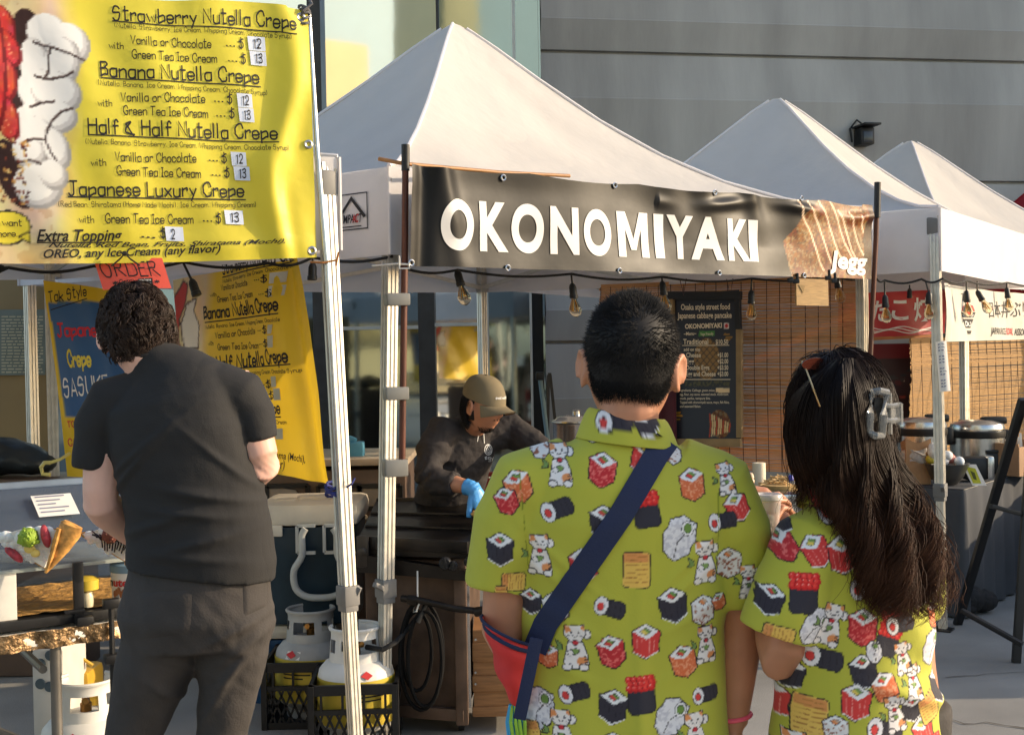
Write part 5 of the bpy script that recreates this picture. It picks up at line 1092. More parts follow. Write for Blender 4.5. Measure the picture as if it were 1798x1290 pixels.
yb = thing('squeeze_bottle', 'clear bottle with a yellow cap under the display shelf', 'bottle', tb_(.3, .12, .05)); g0 = P(153, 1040, 3.9); c = V(g0.x, g0.y, tz+.05); yb.location = c
mb = MB(); mb.lathe(c, [(.018, 0), (.02, .01), (.02, .035), (.012, .05)], 16); part('body', mb, mat('cloudy_plastic', rgb(226, 214, 180), rough=.2, var=.1), yb)
mb = MB(); mb.lathe(c, [(.02, .048), (.036, .055), (.038, .085), (.02, .095)], 18); part('cap', mb, ylw, yb)
# under the table
tank('white propane cylinder under the dessert table', V(P(150, 1200, 4.4).x, 4.4, .0), -1.3, False)
pb = thing('plastic_bin', 'pale plastic bin with round holes under the dessert table', 'bin', V(P(76, 1200, 4.7).x, 4.7, 0))
a, b = P(56, 1240, 4.6), P(104, 1138, 4.6); mb = MB(); hh = b.z
mb.box(V((a.x+b.x)/2, 4.75, hh/2), (b.x-a.x, .3, hh), None, 0, .02); part('body', mb, mat('pale_plastic', rgb(206, 200, 190), rough=.5, var=.1), pb)
for px, py in ((71, 1165), (71, 1200), (88, 1150), (87, 1205)): mb = MB(); mb.lathe(P(px, py, 4.597), [(.02, 0), (.018, -.004), (.001, -.004)], 14, axis=V(0, 1, 0)); part('hole_plug', mb, mat('slate_plug', rgb(70, 84, 92), rough=.5), pb)
mb = MB(); c = V(P(128, 1170, 4.85).x, 4.95, .18); mb.box(c, (.12, .2, .36), None, 0, .03); mb.tube([c+V(-.05, -.08, .18), c+V(0, -.1, .26), c+V(.07, -.08, .2)], .008, 6); solo('yellow_jug', mb, mat('yellow_jug', rgb(190, 150, 50), rough=.4), 'yellow jug standing behind the cylinder under the dessert table', 'jug')
# left background: board with printed notice, dark bag, hook
nb = thing('notice_board', 'beige standing board with a large printed notice at the left edge', 'board', V(P(20, 700, 7.2).x, 7.2, 0))
a, b = P(-170, 488, 7.2), P(84, 770, 7.2); mb = MB(); mb.box(V((a.x+b.x)/2, 7.23, a.z/2), (b.x-a.x, .05, a.z), None, 0, .006); part('panel', mb, mat('beige_panel', rgb(150, 128, 88), rough=.7, var=.14, scale=3), nb)
S8 = Sheet(P(-140, 660, 7.19), P(80, 658, 7.19)-P(-140, 660, 7.19), P(-140, 545, 7.19)-P(-140, 660, 7.19)); S8.cloth(2, 2)
for k in range(19):
    y = 556+5.4*k; x = 3; rr = random.Random(k)
    while x < 72: w_ = rr.uniform(4, 13); S8.line((x, y), (min(76, x+w_), y-.1), 2.2, 1); x += w_+2.2
so = S8.finish('notice_sheet', [mat('notice_print', rgb(120, 130, 122), rough=.6), mat('notice_lettering', rgb(196, 190, 160), rough=.6)], nb, smooth=False)
c = V(P(20, 800, 6.3).x, 6.3, P(20, 828, 6.3).z)
mb = MB(); mb.box(V(c.x-.1, 6.35, c.z/2-.01), (.9, .36, c.z-.03), None, 0, .01); solo('side_cupboard', mb, brc, 'brown cupboard under the dark bag at the left edge', 'cupboard')
mb = MB(); mb.tube([P(88, 812, 5.3), P(78, 812, 5.3), P(72, 820, 5.3), P(75, 832, 5.3), P(88, 833, 5.3)], .009, 8); mb.tube([P(88, 812, 5.3), P(106, 806, 5.3), P(122, 796, 5.4)], .007, 8); solo('umbrella_handle', mb, mat('yellow_hook', rgb(206, 190, 110), rough=.4), 'yellow hooked handle beside the blue hanging sign', 'handle')
# ================================================================== right hand stall
clo = mat('dark_tablecloth', rgb(70, 72, 76), rough=.85, var=.2, scale=5, bump=.25, bscale=40)
rt = thing('draped_table', 'table draped to the ground in a dark grey pleated cloth at the right', 'table', V(2.75, 7.6, 0))
cA = V(2.553, 7.1, 0); cD = V(.737, .94, 0).normalized(); cE = V(-.79, .62, 0); RZ = .735
mb = MB(); lnT, wdT = 2.4, .78
def edgeP(t):
    L_ = [wdT, lnT, wdT, lnT]; c4 = [cA+cE*wdT, cA, cA+cD*lnT, cA+cD*lnT+cE*wdT]; per = sum(L_); s_ = t*per
    for k in range(4):
        if s_ <= L_[k] or k == 3: a = c4[k]; b = c4[(k+1) % 4]; d = (b-a).normalized(); return a+d*s_, V(d.y, -d.x, 0)
        s_ -= L_[k]
nT = 420; vs = []
for z_, am in ((RZ, .0), (RZ-.03, .008), (.4, .02), (.05, .03), (.012, .032)):
    for i in range(nT):
        p, nn = edgeP(i/nT); w_ = .5+.5*math.sin(i*.42+1.2*math.sin(i*.07)); vs.append(p+nn*(am*w_+.004)+V(0, 0, z_))
mb.add(vs, [(j*nT+i, j*nT+(i+1) % nT, (j+1)*nT+(i+1) % nT, (j+1)*nT+i) for j in range(4) for i in range(nT)])
mb.add([cA+V(0, 0, RZ+.003), cA+cD*lnT+V(0, 0, RZ+.003), cA+cD*lnT+cE*wdT+V(0, 0, RZ+.003), cA+cE*wdT+V(0, 0, RZ+.003)], [(0, 1, 2, 3)])
part('tablecloth', mb, clo, rt, angle=60)
mb = MB(); mb.prism([cA+cE*wdT*.97+cD*.02+V(0, 0, RZ-.03), cA+cE*.02+cD*.02+V(0, 0, RZ-.03), cA+cD*lnT*.98+cE*.02+V(0, 0, RZ-.03), cA+cD*lnT*.98+cE*wdT*.97+V(0, 0, RZ-.03)], V(0, 0, .025)); part('tabletop', mb, white_p, rt, smooth=False)
def ont(px, dd): p = P(px, 800, dd); return V(p.x, dd, RZ+.006)
bw = thing('steel_bowl', 'dark steel bowl full of wrapped packets beside the tent leg', 'bowl', ont(1662, 7.32)); c = bw.location.copy()
mb = MB(); mb.lathe(c, [(.05, 0), (.06, .004), (.095, .05), (.122, .11), (.13, .125), (.124, .125), (.1, .07), (.05, .015)], 32, cap=False); part('shell', mb, mat('brushed_dark_steel', rgb(110, 108, 104), rough=.35, metal=.8, var=.2), bw)
for k, (dx, dz, cc) in enumerate(((-.09, .15, (196, 176, 60)), (-.05, .17, (120, 150, 60)), (-.085, .2, (230, 226, 216)), (-.02, .14, (226, 220, 220)), (.03, .15, (200, 120, 110)), (.07, .135, (220, 226, 230)), (.0, .17, (236, 232, 226)))):
    mb = MB(); mb.ell(c+V(dx, .02*math.sin(k*2), dz), (.034, .03, .03 if k != 2 else .05), Matrix.Rotation(k, 3, 'Z'), 10); solo('wrapped_packet', mb, mat('packet_%s' % 'abcdefg'[k], rgb(*cc), rough=.35, var=.3, scale=40, bump=.5, bscale=60), ['yellow packet at the left rim of the steel bowl', 'green packet heaped in the steel bowl', 'tall white packet standing in the steel bowl', 'pale packet in the middle of the steel bowl', 'pink packet in the steel bowl', 'pale blue packet at the right rim of the steel bowl', 'cream packet on top of the steel bowl'][k], 'packet', 'packets in the steel bowl')
mb = MB(); a = ont(1716, 7.25); S9 = Sheet(a+V(-.03, 0, 0), V(.075, -.02, 0), V(-.045, .04, .12)); mb.add([S9.at(0, 0), S9.at(1, 0), S9.at(1, 1), S9.at(0, 1), S9.at(.5, 0)+V(.02, .1, 0)], [(0, 1, 2, 3)], 0); mb.add([S9.at(.12, .1, .002), S9.at(.7, .1, .002), S9.at(.8, .8, .002), S9.at(.2, .9, .002)], [(0, 1, 2, 3)], 1); mb.add([S9.at(.3, .3, .003), S9.at(.5, .25, .003), S9.at(.6, .6, .003), S9.at(.35, .7, .003)], [(0, 1, 2, 3)], 2)
solo('table_card', mb, [paper, mat('lime_print', rgb(206, 200, 50), rough=.6), mat('olive_print', rgb(90, 90, 30), rough=.6)], 'white card with a lime print leaning by the steel bowl', 'card', smooth=False)
def cook_pot(label, c, r_k, h):
    root = thing('rice_cooker', label, 'rice cooker', c, 'rice cookers on the draped table')
    mb = MB(); mb.lathe(c, [(r_k*.94, 0), (r_k, .01), (r_k, h)], 36); part('body', mb, steel, root)
    mb = MB(); mb.lathe(c, [(r_k*1.02, h-.01), (r_k*1.04, h), (r_k*1.04, h+.03), (r_k, h+.035)], 36); part('rim', mb, black, root)
    mb = MB(); mb.lathe(c, [(r_k*1.0, h+.035), (r_k*1.01, h+.05), (r_k*.96, h+.075), (r_k*.6, h+.095), (.03, h+.10)], 36); part('lid', mb, steel, root)
    mb = MB()
    for s_ in (-1, 1): m2 = MB(); m2.box(c+V(s_*r_k*1.1, 0, h-.01), (.05, .08, .09), None, 0, .015); part('handle', m2, black, root)
    mb.box(c+V(r_k*.75, r_k*.3, h+.09), (r_k*.9, .1, .05), None, 0, .02); part('hinge', mb, black, root)
    mb = MB(); mb.box(c+V(.04, -r_k*1.0, h*.3), (.1, .02, .13), None, 0, .01); mb.box(c+V(.04, -r_k*1.02, h*.62), (.1, .02, .02), None, 0, .005); part('control_panel', mb, black, root)
    return root
cook_pot('large steel rice cooker right of the tent leg on the draped table', ont(1716, 7.95), .165, .235)
cook_pot('rice cooker half hidden by the paper bag, left of the tent leg', ont(1618, 7.75), .15, .27)
bgp = thing('paper_bag', 'brown paper bag wrapped in clear plastic in front of the left rice cooker', 'bag', ont(1608, 7.4)); c = bgp.location.copy()
mb = MB(); nB = 10; vs = []
for z_, s_ in ((0, .95), (.1, 1), (.2, .98), (.24, 1.0)):
    for x, y in ((-.075, -.05), (0, -.055), (.075, -.05), (.075, .05), (0, .04), (-.075, .05)): vs.append(c+V(x*s_, y*s_, z_+(.03*abs(x)/.075*(y < 0)-.0 if z_ > .23 else 0)))
mb.add(vs, [(j*6+k, j*6+(k+1) % 6, j*6+6+(k+1) % 6, j*6+6+k) for j in range(3) for k in range(6)]); part('bag', mb, mat('kraft_paper', rgb(168, 128, 90), rough=.75, var=.2, bump=.5, bscale=18, bdist=.01), bgp)
mb = MB(); mb.grid(lambda u, v: c+V(.083*math.cos(u*6.28), .06*math.sin(u*6.28)-.002, .13+.075*v+.008*math.sin(u*30+v*8))+V(math.cos(u*6.28), math.sin(u*6.28), 0)*.004*math.sin(u*40+v*13), 60, 8); part('plastic_wrap', mb, mat('wrap_plastic', rgb(220, 216, 210), rough=.2, alpha=.5), bgp)
ts = thing('toaster', 'small chrome and black toaster between the bowl and the cardboard box', 'toaster', ont(1712, 7.5)); c = ts.location.copy()
mb = MB(); mb.box(c+V(0, 0, .075), (.17, .12, .14), None, 0, .035); part('shell', mb, black, ts)
mb = MB(); mb.box(c+V(.07, -.01, .08), (.045, .125, .14), None, 0, .018); part('chrome_end', mb, steel, ts)
cbx = thing('cardboard_box', 'open cardboard box of wrapped cutlery at the right edge of the table', 'box', ont(1775, 7.85)); c = cbx.location.copy()+V(.05, 0, 0)
q = Matrix.Rotation(R(35), 3, 'Z'); mb = MB(); kraft = mat('cardboard', rgb(178, 140, 106), rough=.75, var=.12)
for o, s_ in ((V(0, -.11, .09), (.34, .006, .18)), (V(0, .11, .11), (.34, .006, .22)), (V(-.17, 0, .1), (.006, .22, .2)), (V(.17, 0, .1), (.006, .22, .2)), (V(0, 0, .004), (.34, .22, .006))): mb.box(c+q @ o, s_, q)
part('carton', mb, kraft, cbx, smooth=False)
mb = MB()
for k in range(16): o = V(-.13+.26*random.random(), -.07+.14*random.random(), .1); mb.bar(c+q @ o, c+q @ (o+V(random.uniform(-.02, .02), 0, random.uniform(.1, .17))), .014, .004)
part('cutlery', mb, white_p, cbx)
shade_table = thing('draped_table', 'long table draped to the ground in dark cloth, farther along the row past the easel', 'table', V(4.7, 7.3, 0))  # second table, added out of view so its shadow falls across the paving
mb = MB(); c5 = [V(4.1, 5.72, 0), V(5.0, 5.72, 0), V(5.3, 8.9, 0), V(4.4, 8.9, 0)]; vs = []
for z_, am in ((.98, 0), (.94, .01), (.5, .03), (.012, .045)):
    for k in range(4):
        a, b = c5[k], c5[(k+1) % 4]; nn = V((b-a).y, -(b-a).x, 0).normalized()
        for i in range(40): vs.append(a.lerp(b, i/40)+nn*(am*(.5+.5*math.sin(i*1.3)))+V(0, 0, z_))
mb.add(vs, [(j*160+i, j*160+(i+1) % 160, (j+1)*160+(i+1) % 160, (j+1)*160+i) for j in range(3) for i in range(160)]+[tuple(range(160))]); part('tablecloth', mb, clo, shade_table, angle=60)
# easel
es = thing('easel', 'black A-frame easel stand at the right edge of the paving', 'easel', G(1735, 1130))
mb = MB(); mb.bar(P(1797, 700, 6.25), G(1681, 1096), .045, .03, bev=.004); part('leg', mb, black, es)
mb = MB(); mb.bar(P(1812, 690, 6.2), G(1950, 1150), .045, .03, bev=.004); part('leg', mb, black, es)
mb = MB(); mb.bar(P(1815, 700, 6.3), G(1784, 1163), .04, .03, bev=.004); part('leg', mb, black, es)
mb = MB(); mb.bar(P(1688, 1071, 6.2), P(1795, 1131, 6.0), .03, .022, bev=.003); part('crossbar', mb, black, es)
mb = MB(); mb.bar(P(1740, 888, 6.2), P(1830, 912, 6.25), .03, .022, bev=.003); part('crossbar', mb, black, es)
mb = MB(); c = G(1708, 1094)+V(0, .25, 0)
for dx, dy, r_k, rz in ((-.1, .05, .12, .07), (.02, 0, .15, .09), (.14, .03, .11, .07), (.0, -.05, .1, .05), (-.2, .1, .1, .05)): mb.ell(c+V(dx, dy, rz), (r_k, r_k*.8, rz), None, 14)
solo('rucksack', mb, mat('black_fabric', rgb(34, 33, 34), rough=.85, bump=.8, bscale=14, bdist=.04), 'dark soft rucksack lying on the ground at the table foot behind the easel', 'bag')
# paper strip on tent 2's leg
pp = Sheet(P(1650, 688, 6.9), P(1669, 686, 6.9)-P(1650, 688, 6.9), P(1644, 600, 6.92)-P(1650, 688, 6.9), lambda u, v: .012*math.sin(u*3)-.012*v); pp.cloth(6, 14)
for k in range(15):
    if k % 4 != 3: pp.flat([(.15, .93-k*.06), (.15+.25+.4*random.random(), .93-k*.06), (.6, .955-k*.06), (.15, .955-k*.06)], [(0, 1, 2, 3)], 1, .002)
tag(pp.finish('paper_notice', [paper, mat('grey_ink')]), 'long curled paper notice taped on the tent leg beside the white banner', 'notice')
# red banner and white banner
redb = mat('red_vinyl', rgb(176, 28, 40), rough=.5, var=.1, bump=.15, trl=.15); whl = mat('white_letter')
R1 = Sheet(P(1470, 597, 9.1), P(1660, 585, 9.6)-P(1470, 597, 9.1), P(1470, 516, 9.1)-P(1470, 597, 9.1), lambda u, v: .012*math.sin(u*12+v*2)); R1.cloth(60, 12)
def jp(sheet, t, x0, x1, yb, yt, mi, b=.02, off=.003, cut=0):
    v, fs = font_text(t, b); a, b_ = v.min(0), v.max(0)
    verts = [sheet.uv(x0+(x1-x0)*(x-a[0])/(b_[0]-a[0]), yb+(yt-yb)*(y-a[1])/(b_[1]-a[1])) for x, y in v]; sheet.flat(verts, fs, mi, off, cut)
jp(R1, 'た', 1532, 1557, 565, 528, 1); jp(R1, 'こ', 1564, 1593, 562, 527, 1); jp(R1, '焼', 1604, 1640, 565, 522, 1)
for k in range(3):
    pts = [(1536+8*i, 576+3*k+3*math.sin(i*.8+k)) for i in range(14)]
    for p, q_ in zip(pts[:-1], pts[1:]): R1.line(p, q_, 1.6, 1)
R1.quadpx(((1470, 601), (1655, 591), (1655, 586), (1470, 595)), 2)
tag(R1.finish('red_banner', [redb, whl, mat('tan_trim', rgb(170, 110, 60), rough=.7)]), 'red stall banner with white Japanese characters at the back of the middle stall', 'banner')
mb = MB(); a, b = P(1520, 604, 10.2), P(1602, 700, 10.2)
S10 = Sheet(V(a.x, 10.2, .4), V(b.x-a.x, 0, 0), V(0, 0, a.z-.4)); S10.cloth(80, 110)
C10 = Canvas(0, S10.W, 0, S10.H, 200, (60, 30, 34)); C10.poly([(0, S10.H*.9), (S10.W, S10.H*.9), (S10.W, S10.H), (0, S10.H)], (120, 24, 34))
for k in range(70): x, y = random.uniform(0, S10.W), random.uniform(0, S10.H*.88); C10.ell(x, y, random.uniform(.01, .03), random.uniform(.01, .025), 0, random.choice([(150, 60, 50), (60, 50, 50), (180, 160, 140), (90, 30, 34), (40, 44, 50)]))
tag(S10.finish('picture_panel', [mat('menu_print')], None, C10), 'dark maroon picture panel under the red banner, left of the reed blind', 'panel')
D1 = V(4.02, 9.5, 0)-F2; D1.normalize(); wTL = P(1655, 497, 7.12); wBL = P(1657, 600, 7.12)
W1 = Sheet(wBL, D1*2.45, wTL-wBL, lambda u, v: .012*math.sin(u*14+v*3)+.02*math.exp(-((u-.02)/.02)**2), lambda u, v: (0, -.03*math.sin(u*math.pi)*v)); W1.cloth(80, 16)
jp(W1, '日本丼ぶり協会', 1733, 1833, 557, 527, 1, .0); v, fs = font_text('JAPAN RICE BOWL ASSOCIATION', .01)
W1.text('JAPAN RICE', (1737, 586), (1767, 587), 12, 1, False, .012); W1.text('BOWL', (1769, 587), (1781, 587.5), 12, 2, False, .02); W1.text('ASSOCIATION', (1783, 588), (1815, 590), 12, 1, False, .012)
HT2 = lambda t, x0, y0, x1, y1, h, mi=1: W1.text(t, (x0, y0), (x1, y1), h, mi, True, wt=1.)
W1.text('19', (1690, 525), (1702, 527), 13, 1, True, wt=.8)
def wq(px, py): return W1.uv(px, py)
W1.flat([wq(1691, 545), wq(1694, 536), wq(1700, 532), wq(1708, 535), wq(1712, 545)], [(0, 1, 2, 3, 4)], 2, .002)
W1.flat([wq(*p) for p in ((1690, 547), (1713, 547), (1711, 556), (1692, 556))], [(0, 1, 2, 3)], 1, .002); W1.flat([wq(*p) for p in ((1693, 559), (1711, 559), (1707, 575), (1698, 575))], [(0, 1, 2, 3)], 1, .002); W1.flat([wq(*p) for p in ((1700, 580), (1709, 580), (1707, 586), (1701, 586))], [(0, 1, 2, 3)], 1, .002)
W1.text('CH PD', (1693, 555), (1710, 555), 6, 3, False, .03, off=.004); W1.text('DO', (1697, 572), (1708, 572), 9, 3, False, .03, off=.004)
tag(W1.finish('white_banner', [mat('white_banner_cloth', rgb(228, 222, 208), rough=.55, var=.06, bump=.2, bscale=20, trl=.25), ink, redl, whl]), 'white banner with a bowl emblem and Japanese characters on the front of the middle canopy', 'banner')
# ================================================================== people
skinA = mat('skin_tan', rgb(186, 130, 100), rough=.5, var=.14, scale=14, sss=.12, bump=.08, bscale=90, bdist=.002)
skinB = mat('skin_pale', rgb(224, 176, 156), rough=.5, var=.12, scale=12, sss=.12, bump=.08, bscale=90, bdist=.002)
hair_b = mat('black_hair', rgb(27, 25, 25), rough=.62, var=.3, scale=30, spec=.3)
hair_d = mat('dark_brown_hair', rgb(50, 35, 26), rough=.55, var=.35, scale=30, spec=.35)
hair_w = mat('long_dark_hair', rgb(40, 24, 17), rough=.55, var=.4, scale=24, spec=.3, trl=.18)
eye_m = mat('eye_white', rgb(226, 222, 214), rough=.2, var=.02); iris = mat('iris', rgb(40, 26, 18), rough=.2)
denim = mat('black_denim', rgb(60, 56, 54), rough=.85, var=.3, scale=12, bump=.35, bscale=160, bdist=.003, fold=(5, .008, .5))
tee = mat('black_tee', rgb(36, 35, 35), rough=.9, var=.15, scale=5, bump=.3, bscale=240, bdist=.002, fold=(3.5, .012, .5))
shoe_m = mat('shoe_leather', rgb(40, 36, 34), rough=.5)
def remesh(mb, voxel, smooth=2, fac=.5):
    me = bpy.data.meshes.new('tmp'); me.from_pydata([tuple(v) for v in mb.v], [], mb.f); me.update()
    o = bpy.data.objects.new('tmp', me); COL.objects.link(o)
    m = o.modifiers.new('r', 'REMESH'); m.mode = 'VOXEL'; m.voxel_size = voxel; m.use_smooth_shade = True
    if smooth: q = o.modifiers.new('s', 'SMOOTH'); q.factor = fac; q.iterations = smooth
    dg = bpy.context.evaluated_depsgraph_get(); dg.update(); m2 = bpy.data.meshes.new_from_object(o.evaluated_get(dg))
    n = len(m2.vertices); va = np.empty(n*3, np.float32); m2.vertices.foreach_get('co', va); va = va.reshape(-1, 3)
    nl = len(m2.loops); li = np.empty(nl, np.int32); m2.loops.foreach_get('vertex_index', li); fa = li.reshape(-1, 4) if nl == 4*len(m2.polygons) else [tuple(p.vertices) for p in m2.polygons]
    no = np.empty(n*3, np.float32); m2.vertices.foreach_get('normal', no); no = no.reshape(-1, 3)
    bpy.data.objects.remove(o); bpy.data.meshes.remove(me); bpy.data.meshes.remove(m2)
    return va, fa, no
def subdiv(va, fa, levels=1):
    me = bpy.data.meshes.new('tmp'); me.from_pydata(va.tolist(), [], fa.tolist() if isinstance(fa, np.ndarray) else fa); me.update()
    o = bpy.data.objects.new('tmp', me); COL.objects.link(o); m = o.modifiers.new('s', 'SUBSURF'); m.levels = levels
    dg = bpy.context.evaluated_depsgraph_get(); dg.update(); m2 = bpy.data.meshes.new_from_object(o.evaluated_get(dg))
    n = len(m2.vertices); a = np.empty(n*3, np.float32); m2.vertices.foreach_get('co', a); li = np.empty(len(m2.loops), np.int32); m2.loops.foreach_get('vertex_index', li)
    no = np.empty(n*3, np.float32); m2.vertices.foreach_get('normal', no)
    bpy.data.objects.remove(o); bpy.data.meshes.remove(me); bpy.data.meshes.remove(m2)
    return a.reshape(-1, 3), li.reshape(-1, 4), no.reshape(-1, 3)
def rot3(yaw=0, pitch=0, roll=0):
    """head frame: +Y face, +Z up; pitch>0 looks down"""
    return Matrix.Rotation(R(yaw), 3, 'Z') @ Matrix.Rotation(R(-pitch), 3, 'X') @ Matrix.Rotation(R(roll), 3, 'Y')
def sm(x): x = np.clip(x, 0, 1); return x*x*(3-2*x)
def head_shape(d, s=1.):
    """d: (n,3) unit directions -> points of a head of height .235 about its centre"""
    x, y, z = d[:, 0], d[:, 1], d[:, 2]
    p = d*np.array([.0765, .097, .118])
    low = sm(-p[:, 2]/.115); fr = sm((y+.2)/.8)
    p[:, 0] *= 1-.34*low*fr; p[:, 1] *= np.where(y > 0, 1-.06*low, 1-.42*low)
    p[:, 1] = np.where(p[:, 1] > .088, .088+(p[:, 1]-.088)*.3, p[:, 1])
    top = sm(p[:, 2]/.12); p[:, 1] -= .012*top
    def g(cx, cz, sx, sz, a, axis=1):
        w_ = np.exp(-((p[:, 0]-cx)/sx)**2-((p[:, 2]-cz)/sz)**2)*(y > 0); p[:, axis] += a*w_
    for sg in (-1, 1): g(sg*.032, .012, .017, .012, -.011); g(sg*.03, .034, .025, .009, .004); g(sg*.045, -.022, .02, .02, .004); g(sg*.011, -.033, .007, .007, .006)
    g(0, .0, .008, .02, .011); g(0, -.02, .0095, .014, .019); g(0, -.031, .011, .007, .008); g(0, -.056, .022, .005, .006); g(0, -.067, .019, .005, .006); g(0, -.0615, .024, .0025, -.004); g(0, -.1, .02, .016, .010)
    return p*s
def dirs(nu, nv):
    t = (np.arange(nv+1)/nv)*np.pi; a = np.arange(nu)/nu*2*np.pi
    T, A = np.meshgrid(t, a, indexing='ij'); return np.stack([np.sin(T)*np.sin(A), np.sin(T)*np.cos(A), np.cos(T)], -1).reshape(-1, 3)
def sph_faces(nu, nv): return [(j*nu+i, (j+1)*nu+i, (j+1)*nu+(i+1) % nu, j*nu+(i+1) % nu) for j in range(nv) for i in range(nu)]
def add_head(mb, C, Rm, s=1., ear=1.):
    d = dirs(72, 60); p = head_shape(d, s); mb.add([Vector(C)+Rm @ Vector(q) for q in p], sph_faces(72, 60))
    for sg in (-1, 1):
        e = Rm @ Matrix.Rotation(sg*R(-24), 3, 'Z') @ Matrix.Rotation(R(-10), 3, 'X'); c = Vector(C)+Rm @ V(sg*.082*s, -.008*s, -.008*s)
        k = s*ear
        mb.ell(c, (.007*k, .017*k, .027*k), e, 14)
        rim = [c+e @ V(sg*.006*k, -.019*k*math.cos(t)*(1-.25*max(0, -math.sin(t))), .032*k*math.sin(t)) for t in np.linspace(-1.2, 3.6, 14)]
        mb.tube(rim, .0062*k, 8); mb.ell(c+e @ V(sg*.002, .006*k, -.026*k), (.006*k, .009*k, .010*k), e, 10)
def eyes(C, Rm, s, parent):
    for sg in (-1, 1):
        c = Vector(C)+Rm @ V(sg*.032*s, .0795*s, .012*s); mb = MB(); mb.ell(c, (.0115*s,)*3, Rm, 14); mb.ell(c+Rm @ V(0, .0075*s, -.003*s), (.0055*s, .005*s, .0055*s), Rm, 10, 1); part('eye', mb, [eye_m, iris], parent)
def add_hand(mb, wrist, d, back, side, curl=(.3, .4, .3), s=1., spread=.05, thumb=None, grow=0.):
    """palm, four fingers and a thumb. d: finger direction, back: direction of the back of the hand, side: +-1 where the thumb is along d x back"""
    d = Vector(d).normalized(); back = Vector(back); back = (back-d*back.dot(d)).normalized(); lat = d.cross(back)*side; w0 = Vector(wrist)
    r0_ = .020*s+grow
    pts = []
    mb.tube([w0-d*.02*s, w0+d*.01*s, w0+d*.045*s, w0+d*.08*s, w0+d*.096*s], [(.027*s+grow, .019*s+grow), (.029*s+grow, .019*s+grow), (.039*s+grow, .016*s+grow), (.041*s+grow, .0135*s+grow), (.037*s+grow, .010*s+grow)], 14, ref=back)
    for i in range(4):
        b = w0+d*(.088-.004*abs(i-1.2))*s+lat*(.030-.0195*i)*s; dd = (d+lat*(.10-.075*i)*spread*8*.4).normalized(); ln = [.046, .052, .048, .038][i]*s; pl = [b-dd*.02*s, b]; a = 0; p = b.copy()
        for k, (f, c_) in enumerate(((1, curl[0]), (.62, curl[1]), (.5, curl[2]))): a += c_*(1+.12*i); v = dd*math.cos(a)-back*math.sin(a); p = p+v*ln*f; pl.append(p.copy())
        rr_ = [.0092, .0092, .0085, .0078, .0064][:len(pl)]; mb.tube(pl, [q*s+grow for q in rr_], 9)
    t0_ = w0+d*.025*s+lat*.024*s-back*.006*s; td = thumb if thumb is not None else (d*.75+lat*.6-back*.25); td = Vector(td).normalized()
    mb.tube([t0_-td*.012*s, t0_+td*.03*s, t0_+(td*.058+d*.006)*s, t0_+(td*.075+d*.016-back*.004)*s], [.0135*s+grow, .0115*s+grow, .0098*s+grow, .0078*s+grow], 9)
def add_foot(mb, ankle, yaw, s=1.):
    f = V(-math.sin(yaw), math.cos(yaw), 0); a = Vector(ankle)
    mb.tube([V(a.x, a.y, .055)-f*.07*s, V(a.x, a.y, .045)-f*.03*s, V(a.x, a.y, .05)+f*.04*s, V(a.x, a.y, .038)+f*.12*s, V(a.x, a.y, .03)+f*.19*s], [(.03*s, .04*s), (.036*s, .045), (.04*s, .045), (.044*s, .034), (.03*s, .024)], 14, ref=V(0, 0, 1))
    mb.tube([V(a.x, a.y, .06), a+V(0, 0, .06)], [.042*s, .04*s], 12)
def skeleton_body(J, s=1., arm=1., legs=True, lr=.78):
    """one continuous figure built from a joint dictionary"""
    mb = MB(); add_head(mb, J['head'], J['hr'], s*J.get('hs', 1))
    nk = J['head']+J['hr'] @ V(0, -.022, -.075); mb.tube([J['head']+J['hr'] @ V(0, -.02, -.03), nk, J['neck'], J['neck']+(J['chest']-J['neck'])*.25], [.05*s, .054*s, .058*s, .075*s], 16)
    tr = J['lat']; ctr = lambda p, rx, ry: (p, rx, ry)
    mb.tube([J['pelvis']+V(0, 0, -.1), J['pelvis'], J['waist'], J['chest'], J['chest'].lerp(J['neck'], .6), J['neck']], [(.12*s, .09*s), (.165*s, .105*s), (.14*s, .095*s), (.16*s, .105*s), (.11*s, .08*s), (.05*s, .05*s)], 24, ref=J['lat'].cross(V(0, 0, 1)))
    for sd in 'LR':
        S_, E_, W_ = J['sh'+sd], J['el'+sd], J['wr'+sd]
        mb.tube([J['chest'].lerp(J['neck'], .55).lerp(S_, .45), S_, S_.lerp(E_, .35), E_.lerp(S_, .1), E_, E_.lerp(W_, .22), E_.lerp(W_, .75), W_], [.055*s*arm, .058*s*arm, .05*s*arm, .041*s*arm, .040*s*arm, .043*s*arm, .032*s*arm, .027*s*arm], 16)
        h = J['hand'+sd]; add_hand(mb, W_, h[0], h[1], h[2], *(h[3:] if len(h) > 3 else ()), s=s)
        if legs:
            K, A = J['kn'+sd], J['an'+sd]; hp = J['hip'+sd]
            mb.tube([hp+V(0, 0, .06), hp, hp.lerp(K, .5), K, K.lerp(A, .3), A.lerp(K, .15), A], [.075*s*lr, .088*s*lr, .072*s*lr, .055*s*lr, .056*s*lr, .045*s*lr, .042*s*lr], 16); add_foot(mb, A, J.get('yaw', 0), s)
    return mb
